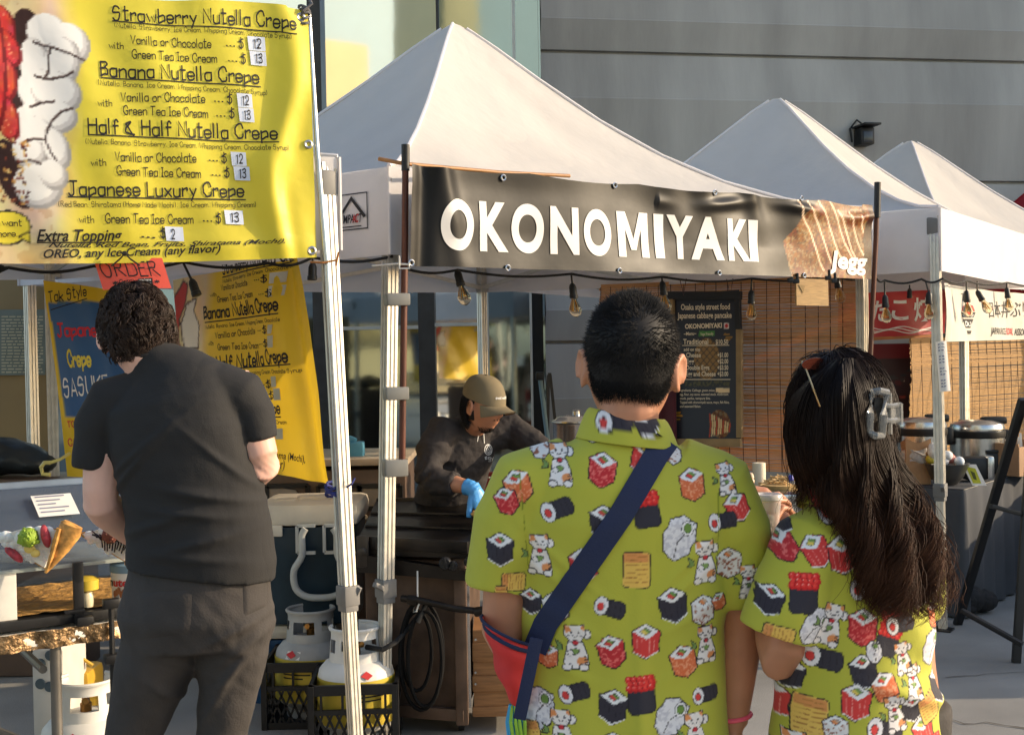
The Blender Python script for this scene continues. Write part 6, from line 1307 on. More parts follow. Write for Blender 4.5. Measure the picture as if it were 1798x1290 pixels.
def strands(name, P_, r0_, m, parent, tip=.15, sides=3):
    """P_: (N,K,3) polylines -> one mesh of thin tapered strands"""
    N, K, _ = P_.shape; t = np.gradient(P_, axis=1); t /= np.linalg.norm(t, axis=2, keepdims=True)+1e-9
    ref = np.array([.31, .83, .46]); a = np.cross(t, ref); a /= np.linalg.norm(a, axis=2, keepdims=True)+1e-9; b = np.cross(t, a)
    k = np.linspace(0, 1, K); rad = (np.asarray(r0_).reshape(-1, 1) if np.ndim(r0_) else np.full((N, 1), r0_))*(1-(1-tip)*k**1.6)[None]
    an = 2*np.pi*np.arange(sides)/sides
    vs = P_[:, :, None, :]+rad[:, :, None, None]*(a[:, :, None, :]*np.cos(an)[None, None, :, None]+b[:, :, None, :]*np.sin(an)[None, None, :, None])
    vs = vs.reshape(-1, 3); base = (np.arange(N)*K*sides)[:, None, None]; i = np.arange(K-1)[None, :, None]; s_ = np.arange(sides)[None, None, :]; s1 = (s_+1) % sides
    f = np.stack([base+i*sides+s_, base+i*sides+s1, base+(i+1)*sides+s1, base+(i+1)*sides+s_], -1).reshape(-1, 4)
    return link_mesh(name, vs, f, m, parent, angle=180)
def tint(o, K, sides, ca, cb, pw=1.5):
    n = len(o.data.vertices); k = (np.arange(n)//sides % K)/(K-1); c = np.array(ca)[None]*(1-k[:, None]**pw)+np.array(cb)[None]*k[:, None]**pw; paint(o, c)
def scalp(C, Rm, s, d, off): p = head_shape(d, s); nn = d/np.linalg.norm(d, axis=1, keepdims=True); q = p+nn*np.asarray(off).reshape(-1, 1); M3 = np.array(Rm); return q @ M3.T + np.array(C)
def hairmask(d, front=.55, nape=-.62):
    """1 inside the hair area"""
    x, y, z = d[:, 0], d[:, 1], d[:, 2]
    line = np.where(y > 0, .30+.55*np.clip(y, 0, 1)-.5*np.clip(np.abs(x)-.62, 0, 1)*(y < .45), -.05+nape*1.0*np.clip(-y*1.6, 0, 1))
    return z > line
def hairsd(d, nape=-.62):
    x, y, z = d[:, 0], d[:, 1], d[:, 2]
    return z-np.where(y > 0, .30+.55*np.clip(y, 0, 1)-.5*np.clip(np.abs(x)-.62, 0, 1)*(y < .45), -.05+nape*1.0*np.clip(-y*1.6, 0, 1))
def rand_dirs(n, seed): r = np.random.default_rng(seed); d = r.normal(size=(n, 3)); return d/np.linalg.norm(d, axis=1, keepdims=True), r
# ------------------------------------------------------------------ printed pattern motifs (drawn in metres; +v is up)
LN = .0014
INK = (28, 24, 30)
def xf(cx, cy, rot, s, mirror=1):
    c, q = math.cos(rot), math.sin(rot); return lambda x, y: (cx+s*(mirror*x*c-y*q), cy+s*(mirror*x*q+y*c))
def wob(pts, T, amp=.03, n=5, seed=0):
    rr = random.Random(seed); out = []
    for (x0, y0), (x1, y1) in zip(pts, pts[1:]+pts[:1]):
        for k in range(n): f = k/n; out.append(T(x0+(x1-x0)*f+rr.uniform(-amp, amp), y0+(y1-y0)*f+rr.uniform(-amp, amp)))
    return out
def speck(base, c2, sc, th=.55, seed=1): return lambda X, Y: np.where((vnoise(X, Y, sc, seed, 2) > th)[..., None], np.array(c2, float), np.array(base, float))
def m_roll(c, T, s):      # dark roll lying on its side
    c.poly(wob([(-.25, .42), (.8, .42), (.95, .2), (.95, -.25), (.8, -.45), (-.25, -.45)], T, .02, 3), (52, 48, 58), LN); 
    for x in (.1, .4, .68): c.stroke([T(x, .4), T(x+.04, -.42)], .0012, (38, 34, 44))
    c.poly([T(-.35+.36*math.cos(a), .0+.5*math.sin(a)) for a in np.linspace(0, 6.28, 22)], (238, 234, 236), LN); c.poly([T(-.38+.17*math.cos(a), -.04+.22*math.sin(a)) for a in np.linspace(0, 6.28, 14)], (222, 66, 62), LN*.6)
def m_cube(c, T, side, sidec, line, seed, core):      # square roll: rice top, coloured sides
    c.poly(wob([(-.62, .42), (.0, .78), (.66, .42), (.6, -.5), (.02, -.82), (-.55, -.5)], T, .035, 5, seed), side, LN*1.2)
    c.poly(wob([(-.6, .42), (.02, .78), (.64, .42), (.05, .08)], T, .03, 4, seed), (240, 238, 238))
    if line:
        for x in (-.4, -.15, .2, .42): c.stroke([T(x, .1), T(x*.85, -.6)], .0011, line)
    c.poly([T(x, y) for x, y in ((-.24, .44), (.02, .6), (.26, .44), (.02, .26))], core[0], LN*.5); c.poly([T(x, y) for x, y in ((.02, .6), (.26, .44), (.14, .35), (-.08, .52))], core[1])
def m_dark(c, T, s): m_cube(c, T, (50, 46, 56), (36, 32, 42), 1, ((214, 74, 66), (108, 150, 72))) if False else (m_cube(c, T, (50, 46, 56), None, (36, 32, 42), 1, ((214, 74, 66), (108, 150, 72))), c.stroke([T(-.55, -.52), T(.02, -.84), T(.6, -.52)], .0022, (240, 238, 238)))
def m_orange(c, T, s): m_cube(c, T, speck((222, 112, 66), (240, 160, 116), 330, .6), None, None, 2, ((222, 70, 60), (120, 160, 76)))
def m_red(c, T, s): m_cube(c, T, speck((196, 44, 50), (232, 110, 104), 330, .58), None, None, 3, ((214, 66, 62), (112, 150, 76)))
def m_ses(c, T, s): m_cube(c, T, speck((232, 226, 222), (150, 84, 56), 260, .62), None, None, 4, ((232, 140, 80), (206, 176, 150)))
def m_salm(c, T, s): m_cube(c, T, (216, 62, 58), None, (240, 150, 140), 5, ((232, 206, 100), (120, 156, 80))); c.stroke([T(-.53, -.52), T(.02, -.80), T(.58, -.52)], .002, (238, 230, 226))
def m_gun(c, T, s):
    c.poly(wob([(-.6, .3), (.6, .3), (.62, -.65), (.5, -.8), (-.5, -.8), (-.62, -.65)], T, .015, 3), (48, 46, 56), LN)
    for k in range(15): x = -.5+.25*(k % 5); y = .35+.2*(k//5); c.ell(*T(x+.06*(k//5 % 2), y), .17*s, .16*s, 0, (216, 34, 34), LN*.5, (140, 20, 26))
    for k in range(15): x = -.5+.25*(k % 5); y = .35+.2*(k//5); c.ell(*T(x+.06*(k//5 % 2)-.04, y+.04), .1*s, .09*s, 0, (236, 64, 56)); c.ell(*T(x-.06, y+.07), .03*s, .03*s, 0, (250, 170, 160))
def m_tam(c, T, s):
    c.poly(wob([(-.55, .8), (.5, .8), (.6, .7), (.62, -.7), (.5, -.82), (-.5, -.82), (-.6, -.7), (-.6, .7)], T, .01, 3), (232, 190, 92), LN); c.poly([T(x, y) for x, y in ((-.56, .76), (.54, .76), (.56, .35), (-.56, .35))], (222, 150, 84))
    for k in range(7): y = .62-.2*k; c.stroke([T(-.5, y), T(-.1, y+.03), T(.15, y-.02), T(.5, y+.02)], .0011, (176, 112, 52))
def m_tem(c, T, s):
    c.poly(wob([(-.5, .75), (.1, .95), (.62, .72), (.7, .1), (.45, -.6), (-.1, -.9), (-.6, -.5), (-.66, .1)], T, .04, 5, 6), speck((232, 230, 234), (206, 204, 212), 200, .55), LN*1.2); c.poly([T(.3+.26*math.cos(a), .5+.3*math.sin(a)) for a in np.linspace(0, 6.28, 16)], (248, 246, 246), LN*.7); c.poly([T(.3+.17*math.cos(a), .5+.2*math.sin(a)) for a in np.linspace(0, 6.28, 12)], (112, 146, 66), LN*.5); c.stroke([T(.2, .2), T(-.05, -.1), T(-.1, -.75)], .0013, INK)
def m_cat(c, T, s):      # beckoning lucky cat figurine
    W_ = (244, 236, 232); O_ = (232, 150, 92)
    c.poly([T(-.62, .1), T(-.9, .3), T(-.78, .0), T(-.95, -.15), T(-.6, -.12)], (120, 150, 80), LN*.8)
    c.ell(*T(.48, .62), .17*s, .2*s, 0, W_, LN)
    c.poly([T(x, y) for x, y in ((-.35, .25), (.3, .25), (.5, -.35), (.55, -.75), (.3, -.95), (-.35, -.95), (-.55, -.7), (-.45, -.3))], W_, LN)
    c.ell(*T(.28, -.6), .24*s, .2*s, .4, O_); c.ell(*T(-.4, -.88), .2*s, .14*s, 0, W_, LN); c.ell(*T(.35, -.88), .2*s, .14*s, 0, W_, LN)
    for k in range(3): c.stroke([T(.38, -.4-.12*k), T(.54, -.44-.12*k)], .0016, INK)
    c.poly([T(x, y) for x, y in ((-.5, 1.0), (-.36, .98), (.2, 1.0), (.34, 1.06), (.4, .6), (.2, .3), (-.25, .3), (-.5, .55))], W_, LN); c.poly([T(x, y) for x, y in ((-.5, .98), (-.3, .96), (-.2, .75), (-.48, .65))], O_); c.poly([T(x, y) for x, y in ((.34, 1.04), (.2, .98), (.22, .85), (.38, .8))], O_)
    c.ell(*T(-.2, .68), .05*s, .06*s, 0, INK); c.ell(*T(.12, .68), .05*s, .06*s, 0, INK); c.stroke([T(-.14, .52), T(-.04, .48), T(.06, .52)], .0014, INK)
    for sg in (-1, 1): c.stroke([T(-.05+.25*sg, .55), T(-.05+.4*sg, .58)], .0012, INK)
    c.ell(*T(-.02, .22), .12*s, .1*s, 0, (206, 50, 60), LN*.7); c.ell(*T(-.1, -.2), .25*s, .12*s, .3, (130, 160, 84), LN*.7); c.ell(*T(-.25, -.25), .13*s, .11*s, 0, W_, LN*.7)
MOT = dict(roll=m_roll, dark=m_dark, orange=m_orange, red=m_red, ses=m_ses, salm=m_salm, gun=m_gun, tam=m_tam, tem=m_tem, cat=m_cat)
LIME = (184, 183, 62)
def shirt_canvas(lst, dpt, x0, x1, z0, z1, unit):
    c = Canvas(x0, x1, z0, z1, 1100, LIME)
    for kind, px, py, rot, sc in lst:
        p = P(px, py, dpt); s = unit*sc; MOT[kind](c, xf(p.x, p.z, R(rot), s), s)
    return c
fab = mat('printed_shirt', vcol=True, rough=.8, var=.05, scale=4, bump=.25, bscale=260, bdist=.0015, trl=.06, sheen=.1, fold=(4, .012, .5, (1, 1, .5)))
def make_shirt(name, mb, canvas, parent, voxel=.0055, wr=None, lv=1, smooth=5):
    va, fa, no = remesh(mb, voxel, smooth)
    if wr is not None: va = va+no*wr(va)[:, None]
    va, fa, no = subdiv(va, fa, lv)
    o = link_mesh(name, va, fa, fab, parent, angle=180)
    paint(o, canvas.sample(va[:, 0], va[:, 2])); return o
# ------------------------------------------------------------------ tall man
D1_ = 2.25
q = lambda px, py, dd=0.: P(px, py, D1_+dd)
man = thing('person', 'tall person with short black hair in a lime sushi shirt, navy strap across the back', 'person', (q(1100, 1000).x, D1_, 0), 'couple in matching lime sushi print shirts')
J = dict(head=q(1108, 643, .0), hr=rot3(-7, -2, 4), lat=V(1, 0, 0), neck=q(1100, 752, -.01), chest=q(1092, 905, .0), waist=q(1090, 1080, .02), pelvis=V(q(1090, 1200).x, 2.27, .93),
         shL=q(912, 862, .0), elL=q(884, 1100, .0), wrL=q(945, 1190, .22), shR=q(1275, 868, .0), elR=q(1298, 1090, .02), wrR=q(1286, 1270, .03),
         handL=(V(.4, .8, .1), V(-.6, .3, .7), 1), handR=(V(-.02, .08, -1), V(1, 0, 0), 1, (.25, .3, .25)),
         hipL=V(q(1040, 1200).x, 2.27, .9), hipR=V(q(1140, 1200).x, 2.27, .9), knL=V(q(1035, 1200).x, 2.3, .5), knR=V(q(1150, 1200).x, 2.27, .5), anL=V(q(1030, 1200).x, 2.27, .09), anR=V(q(1155, 1200).x, 2.25, .09))
J['hs'] = 1.0
mb = skeleton_body(J, 1.0, 1.02); va, fa, no = remesh(mb, .0048, 3); link_mesh('body', va, fa, skinA, man, angle=180); eyes(J['head'], J['hr'], 1.0, man)
mb = MB()
for px, py, rx, ry, dd in (): pass
secs = [(1090, 1420, .205, .135, .02), (1090, 1290, .196, .132, .02), (1092, 1150, .186, .125, .02), (1094, 1000, .190, .122, .01), (1094, 900, .198, .118, .0), (1094, 845, .185, .105, .0), (1098, 805, .140, .088, .0), (1100, 778, .095, .075, .0), (1101, 758, .07, .066, .0)]
mb.tube([q(px, py, dd) for px, py, rx, ry, dd in secs], [(rx, ry) for _, _, rx, ry, _ in secs], 40, ref=V(0, 1, 0), sq=.88)
for sd, s0, e0, pts in (('L', 0, 0, [(1010, 830, .0, .07), (930, 862, 0, .08), (900, 920, 0, .073), (884, 1000, .0, .068), (880, 1032, .0, .068)]), ('R', 0, 0, [(1180, 830, 0, .07), (1258, 864, 0, .078), (1285, 930, .0, .070), (1300, 1020, .01, .064), (1303, 1058, .01, .063)])):
    mb.tube([q(a, b, c_) for a, b, c_, r_k in pts], [(r_k, r_k) for *_, r_k in pts], 24)
def wrA(va):
    x = va[:, 0]-q(1092, 1000).x; z = va[:, 2]; d = .0035*np.sin((x*26+1.2*np.sin(z*7))*2.2)*np.clip((1.28-z)*2.2, 0, 1)*np.clip((.16-abs(x))*9, 0, 1)
    d += .004*(vnoise(x*1., z*.35, 14, 3)-.5)+.012*np.exp(-((abs(x)-.17)/.018)**2)*np.sin(z*30+x*9)*.35*np.clip(1.2-z, 0, .4)*2
    d += .006*np.exp(-((x-.02)/.012)**2)*np.clip((1.3-z)*3, 0, 1)
    for sg in (-1, 1):
        for z0, sl_, a in ((1.27, .9, .006), (1.22, .65, .005), (1.15, .5, .005), (1.06, .42, .004)): d += a*np.exp(-(((z-z0)-sl_*(sg*x-.16))/.011)**2)*np.exp(-((sg*x-.12)/.06)**2)
    d += .005*np.sin(z*46+np.sin(x*20)*1.5)*np.exp(-((abs(x)-.2)/.03)**2)*(z > 1.05)
    return d
zz_ = lambda zx, zy: (820+zx/2.187, 700+zy/2.187)
lst = [(k, *zz_(a, b), r_k, s_) for k, a, b, r_k, s_ in [
 ('roll', 515, 140, 0, .95), ('ses', 280, 197, 25, .75), ('cat', 362, 262, 0, 1.05), ('red', 520, 275, -10, 1.1), ('salm', 685, 232, -15, 1.05), ('orange', 872, 335, 5, 1.05), ('cat', 1012, 318, 8, .8), ('salm', 1052, 425, 25, .95),
 ('roll', 338, 432, 22, 1.0), ('dark', 522, 470, 0, 1.05), ('gun', 688, 428, 8, 1.05), ('tem', 815, 540, -10, 1.25), ('orange', 195, 345, 20, 1.1), ('red', 150, 405, 20, .9), ('roll', 985, 480, 10, .9), ('dark', 125, 590, 0, 1.08), ('tam', 178, 722, 85, .75),
 ('cat', 283, 610, 0, 1.05), ('salm', 445, 640, 8, 1.1), ('tam', 650, 655, -2, 1.12), ('cat', 925, 635, 0, 1.1), ('ses', 1022, 648, 0, 1.05), ('cat', 1105, 725, 0, .85), ('dark', 245, 800, 0, .85), ('ses', 340, 810, 10, 1.), ('roll', 540, 800, -14, .95), ('dark', 792, 793, 8, 1.15), ('ses', 915, 822, 0, 1.0),
 ('cat', 420, 962, 0, 1.15), ('red', 553, 972, 12, 1.08), ('salm', 686, 930, 0, 1.12), ('orange', 835, 1015, 14, 1.08), ('cat', 932, 960, 0, .95), ('roll', 405, 1138, 18, .95), ('dark', 560, 1182, -8, 1.12), ('gun', 670, 1140, 4, 1.12), ('tem', 785, 1232, -20, 1.15), ('roll', 920, 1155, 5, .85), ('tem', 275, 1220, 0, 1.2), ('orange', 312, 1005, 0, .8), ('cat', 366, 1290, 0, 1.1), ('cat', 885, 1300, 0, 1.1),
 ('tam', 240, 1330, 10, 1.), ('salm', 560, 1345, 0, 1.1), ('red', 700, 1400, 0, 1.1), ('dark', 820, 1430, 0, 1.), ('roll', 480, 1450, 20, 1.), ('orange', 620, 1520, 0, 1.), ('gun', 380, 1480, 0, 1.), ('tam', 130, 770, 0, .5), ('orange', 985, 800, 20, .6), ('ses', 800, 220, 50, .7)]]
cvA = shirt_canvas(lst, 2.14, -.2, .7, .4, 1.65, .0335)
for px in (1100,): cvA.stroke([(P(912, 830, 2.14).x, P(912, 830, 2.14).z), (P(928, 1000, 2.14).x, P(928, 1000, 2.14).z)], .0012, (120, 132, 24)); cvA.stroke([(P(1268, 850, 2.14).x, P(1268, 850, 2.14).z), (P(1266, 1010, 2.14).x, P(1266, 1010, 2.14).z)], .0012, (120, 132, 24))
sA = make_shirt('shirt', mb, cvA, man, wr=wrA)
# collar
mb = MB(); nC = 40; vs = []
for j, (rr_, zo) in enumerate(((.058, .02), (.060, .036), (.065, .040), (.074, .032), (.088, -.006), (.093, -.018), (.084, -.012))):
    for i in range(nC):
        a = 2*math.pi*i/nC; k = 1-.0*math.cos(a); c = q(1101, 762, .0); fr = max(0, math.sin(a)); vs.append(c+V(rr_*1.02*math.cos(a), rr_*.95*math.sin(a), zo-.045*fr+(-.012*math.cos(a))))
mb.add(vs, [(j*nC+i, j*nC+(i+1) % nC, (j+1)*nC+(i+1) % nC, (j+1)*nC+i) for j in range(6) for i in range(nC)])
cvc = Canvas(.0, .45, 1.3, 1.6, 1100, LIME); cc = P(1098, 752, 2.16)
p_ = P(1078, 742, 2.14); m_roll(cvc, xf(p_.x, p_.z, R(2), .038), .038); p_ = P(1140, 745, 2.14); m_dark(cvc, xf(p_.x, p_.z, R(25), .032), .032)
va, fa, no = subdiv(np.array([tuple(v) for v in mb.v], np.float32), np.array(mb.f), 2); co_ = link_mesh('collar', va, fa, fab, man, angle=180); paint(co_, cvc.sample(va[:, 0], va[:, 2]))
mb = MB()
for sd in 'LR': mb.tube([J['hip'+sd]+V(0, 0, .1), J['hip'+sd], J['kn'+sd], J['an'+sd]+V(0, 0, .0)], [.11, .105, .085, .07], 18)
mb.tube([J['pelvis']+V(0, 0, .1), J['pelvis'], J['pelvis']+V(0, 0, -.12)], [(.175, .12), (.18, .125), (.15, .11)], 24, ref=V(0, 1, 0)); va, fa, no = remesh(mb, .012, 3); link_mesh('trousers', va, fa, denim, man, angle=180)
# hair of the tall man: short, faded at the sides
d, rg = rand_dirs(34000, 3); sd_ = hairsd(d, -.66); d = d[sd_ > -.08+.50*rg.random(len(d))**1.2]; sd_ = hairsd(d, -.66)
ln = (.003+.018*sm((d[:, 2]+.25)/.7))*(.3+.7*sm((sd_+.05)/.28)); a0 = scalp(J['head'], J['hr'], 1.0, d, .0); nrm = d @ np.array(J['hr']).T
down = np.array([0, -.3, -.9]); wh = np.array(J['hr'] @ V(.018, -.07, .07))+np.array(J['head']); aw = a0-wh; aw /= np.linalg.norm(aw, axis=1, keepdims=True)+1e-6
tn = aw-nrm*np.sum(aw*nrm, 1, keepdims=True); tn += rg.normal(size=tn.shape)*.22; tn /= np.linalg.norm(tn, axis=1, keepdims=True)+1e-6
lift = .25+.65*sm((d[:, 2]-.35)/.5)
st = np.stack([a0+(tn*(1-.5*lift[:, None])+nrm*(.25+lift[:, None]*.75))*(ln*k*1.25)[:, None]-nrm*(ln*k*k*.3)[:, None] for k in (0, .5, 1.)], 1)
dg_ = dirs(64, 48); off = -.004+.006*sm((hairsd(dg_, -.66)-.22)/.2)+.010*sm((dg_[:, 2]+.2)/.75)*sm((hairsd(dg_, -.66)-.2)/.25); va = scalp(J['head'], J['hr'], 1.0, dg_, off)
hb = link_mesh('hair', va, sph_faces(64, 48), hair_b, man, angle=180); strands('hair_strands', st, .00095, hair_b, hb)
d, rg = rand_dirs(60000, 31); sd_ = hairsd(d, -.66); d = d[(d[:, 1] < .35) & (sd_ > -.1) & (sd_ < .55) & (rg.random(len(d)) < sm((sd_+.1)/.5)**1.6)]; sd_ = hairsd(d, -.66)
a0 = scalp(J['head'], J['hr'], 1.0, d, .0); nrm = d @ np.array(J['hr']).T; tn = np.array([0, 0, -1.])-nrm*nrm[:, 2:3]; tn += rg.normal(size=tn.shape)*.3; l2 = (.003+.006*sm((sd_+.05)/.5))[:, None]
strands('fade_strands', np.stack([a0-nrm*.001+(tn*.85+nrm*.35)*l2*k for k in (0, .5, 1.)], 1), .00042, hair_b, hb)
# wristband
mb = MB(); c = q(1286, 1256, .03); mb.tube([c+V(.033*math.cos(t), .030*math.sin(t), .004*math.cos(t)) for t in np.linspace(0, 6.283, 25)], (.0045), 8); part('wristband', mb, mat('pink_band', rgb(240, 96, 120), rough=.4), man)
# ------------------------------------------------------------------ navy strap and red pouch (worn across the back)
def surf_hit(objs, px, py, dep=None):
    best = None; d_ = ray(px, py).normalized(); o_ = Vector((0, 0, CAM_H))
    for t_, off in objs:
        h = t_.ray_cast(o_-off, d_)
        if h[0] is not None and (best is None or h[3] < best[2]): best = (h[0]+off, h[1], h[3])
    return best
def bvh(o): m = o.data; return BVHTree.FromPolygons([v.co for v in m.vertices], [p.vertices[:] for p in m.polygons]), root_loc(o)
trs = [bvh(sA)]
bag = thing('crossbody_bag', 'red pouch with a navy strap worn diagonally across the back of the tall person', 'bag', q(900, 1250))
def strap(pl, wpx, th=.003, lift=.004):
    L_ = []; R_ = []
    for i in range(len(pl)-1):
        for k in range(7):
            f = k/7; x = pl[i][0]+(pl[i+1][0]-pl[i][0])*f; y = pl[i][1]+(pl[i+1][1]-pl[i][1])*f
            dx, dy = pl[i+1][0]-pl[i][0], pl[i+1][1]-pl[i][1]; l = math.hypot(dx, dy); L_.append((x-dy/l*wpx/2, y+dx/l*wpx/2)); R_.append((x+dy/l*wpx/2, y-dx/l*wpx/2))
    vs = []; last = 2.14
    for a, b in zip(L_, R_):
        row = []
        for f in (0, .33, .67, 1): 
            h = surf_hit(trs, a[0]+(b[0]-a[0])*f, a[1]+(b[1]-a[1])*f); row.append(h[0].y if h and abs(h[0].y-last) < .09 else last)
        last = sum(row)/4
        for f in (0, .33, .67, 1):
            x, y = a[0]+(b[0]-a[0])*f, a[1]+(b[1]-a[1])*f; vs.append(P(x, y, min(row[int(f*3+.2)], last+.012)-lift))
    n = len(vs)//4; return vs, n
vs, n = strap([(1172, 772), (1152, 800), (1090, 905), (1010, 1020), (958, 1095), (935, 1150)], 43)
# slim the ribbon where it bends and give it thickness
fs = [(4*i+k, 4*i+k+1, 4*i+5+k, 4*i+4+k) for i in range(n-1) for k in range(3)]
m0 = len(vs); vs2 = [v+V(0, .004, 0) for v in vs]; fs2 = fs+[tuple(m0+i for i in f) for f in fs]+[(4*i, 4*i+4, m0+4*i+4, m0+4*i) for i in range(n-1)]+[(4*i+3, 4*i+7, m0+4*i+7, m0+4*i+3) for i in range(n-1)]
navy = mat('navy_webbing', rgb(30, 40, 72), rough=.75, var=.12, scale=20, bump=.35, bscale=220, bdist=.002)
link_mesh('strap', vs+vs2, fs2, navy, bag)
rdf = mat('red_canvas', rgb(206, 52, 50), rough=.75, var=.14, scale=12, bump=.3, bscale=160, bdist=.002)
mb = MB(); N = 20; rows = [((843, 1092), (948, 1138), .07), ((849, 1108), (946, 1150), .085), ((862, 1160), (938, 1172), .08), ((878, 1205), (926, 1212), .05), ((896, 1240), (916, 1246), .02)]
vs = []
for (a, b), (c_, d_), dp in rows:
    pa, pb = q(a, b, -.07), q(c_, d_, -.07); m_ = (pa+pb)/2; hx = (pb-pa)/2
    for i in range(N): t = 2*math.pi*i/N; vs.append(m_+V(0, dp*.6, 0)+hx*math.cos(t)*1.0+V(0, -dp*math.sin(t)*.9, 0))
mb.add(vs, [(j*N+i, j*N+(i+1) % N, (j+1)*N+(i+1) % N, (j+1)*N+i) for j in range(4) for i in range(N)]+[tuple(4*N+i for i in range(N))])
va, fa, no = subdiv(np.array([tuple(v) for v in mb.v], np.float32), None or [f for f in mb.f], 2); va = va+no*(.003*np.sin(va[:, 2]*120+va[:, 0]*60))[:, None]; link_mesh('pouch', va, fa, rdf, bag, angle=180)
mb = MB(); mb.tube([Vector(vs[N+i])+V(0, 0, .001) for i in list(range(N))+[0]], (.004), 6); mb.tube([Vector(vs[i]) for i in list(range(N))+[0]], .003, 6); part('rim_piping', mb, navy, bag)
mb = MB(); mb.bar(q(942, 1120, -.14), q(912, 1262, -.12), .022, .005, up=V(0, -1, 0), bev=.002); part('side_strap', mb, navy, bag)
mb = MB()
for k in range(12): x = 893+2.6*k; mb.tube([q(896+1.6*k, 1236, -.06), q(x+random.uniform(-3, 3), 1266, -.05-.01*(k % 3)), q(x+random.uniform(-6, 6), 1310+random.uniform(-10, 10), -.05)], .0032, 5, k % 3 // 2)
part('tassel', mb, [mat('blue_cord', rgb(70, 160, 206), rough=.7), mat('green_cord', rgb(150, 196, 70), rough=.7)], bag)
# ------------------------------------------------------------------ woman
D2_ = 2.22
w_ = lambda px, py, dd=0.: P(px, py, D2_+dd)
wom = thing('person', 'person with long wavy dark hair in a lime sushi shirt, holding a clear cup', 'person', (w_(1500, 1000).x, D2_, 0), 'couple in matching lime sushi print shirts')
J2 = dict(head=w_(1474, 742, .02), hr=rot3(14, 2, -3), lat=V(.95, .3, 0).normalized(), neck=w_(1478, 872, .02), chest=w_(1500, 1010, .02), waist=w_(1522, 1170, .02), pelvis=V(w_(1530, 1200).x, 2.25, .86),
          shL=w_(1418, 950, -.03), elL=w_(1372, 1165, -.06), wrL=w_(1338, 985, .12), shR=w_(1588, 960, .09), elR=w_(1590, 1110, .24), wrR=w_(1330, 868, .36),
          handL=(V(.05, .12, 1), V(-.75, -.6, .1), -1, (.55, .7, .5)), handR=(V(-.9, .05, .1), V(0, .2, 1), 1, (.4, .5, .4)),
          hipL=V(w_(1480, 1200).x, 2.24, .84), hipR=V(w_(1580, 1200).x, 2.28, .84), knL=V(w_(1480, 1200).x, 2.27, .46), knR=V(w_(1590, 1200).x, 2.3, .46), anL=V(w_(1480, 1200).x, 2.25, .085), anR=V(w_(1595, 1200).x, 2.28, .085))
J2['hs'] = 1.06
mb = skeleton_body(J2, .93, .95); va, fa, no = remesh(mb, .0048, 3); link_mesh('body', va, fa, skinA, wom, angle=180); eyes(J2['head'], J2['hr'], .98, wom)
mb = MB()
secs = [(1508, 1420, .162, .135, .0), (1502, 1330, .156, .132, .0), (1500, 1240, .146, .122, .01), (1498, 1150, .140, .116, .01), (1500, 1060, .146, .114, .015), (1498, 985, .152, .110, .015), (1492, 935, .135, .095, .015), (1484, 900, .095, .078, .015), (1480, 876, .062, .062, .015), (1478, 862, .055, .055, .015)]
mb.tube([w_(px, py, dd) for px, py, rx, ry, dd in secs], [(rx, ry) for _, _, rx, ry, _ in secs], 40, ref=V(-.3, .95, 0), sq=.9)
for pts in ([(1465, 925, 0, .06), (1425, 955, -.03, .075), (1398, 1020, -.05, .078), (1375, 1085, -.06, .078), (1366, 1112, -.06, .077)], [(1540, 925, .05, .06), (1578, 955, .09, .075), (1592, 1010, .14, .072), (1595, 1060, .19, .07)]):
    mb.tube([w_(a, b, c_) for a, b, c_, r_k in pts], [(r_k, r_k*.9) for *_, r_k in pts], 24)
def wrB(va):
    x = va[:, 0]-w_(1510, 1000).x; z = va[:, 2]; d = .006*(vnoise(x, z*1.4, 11, 6)-.5)+.004*(vnoise(x*.6+z, z-x, 22, 8)-.5)
    d += .010*np.sin(z*58+x*16)*np.exp(-((x-.09)/.05)**2)*np.clip((1.27-z)*3, 0, 1)*np.clip((z-.85)*4, 0, 1)
    d += .009*np.exp(-((z-.98-.35*(.08-x))/.012)**2)*np.clip((x+.05)*8, 0, 1); return d
zb_ = lambda zx, zy: (1200+zx/3., 860+zy/3.)
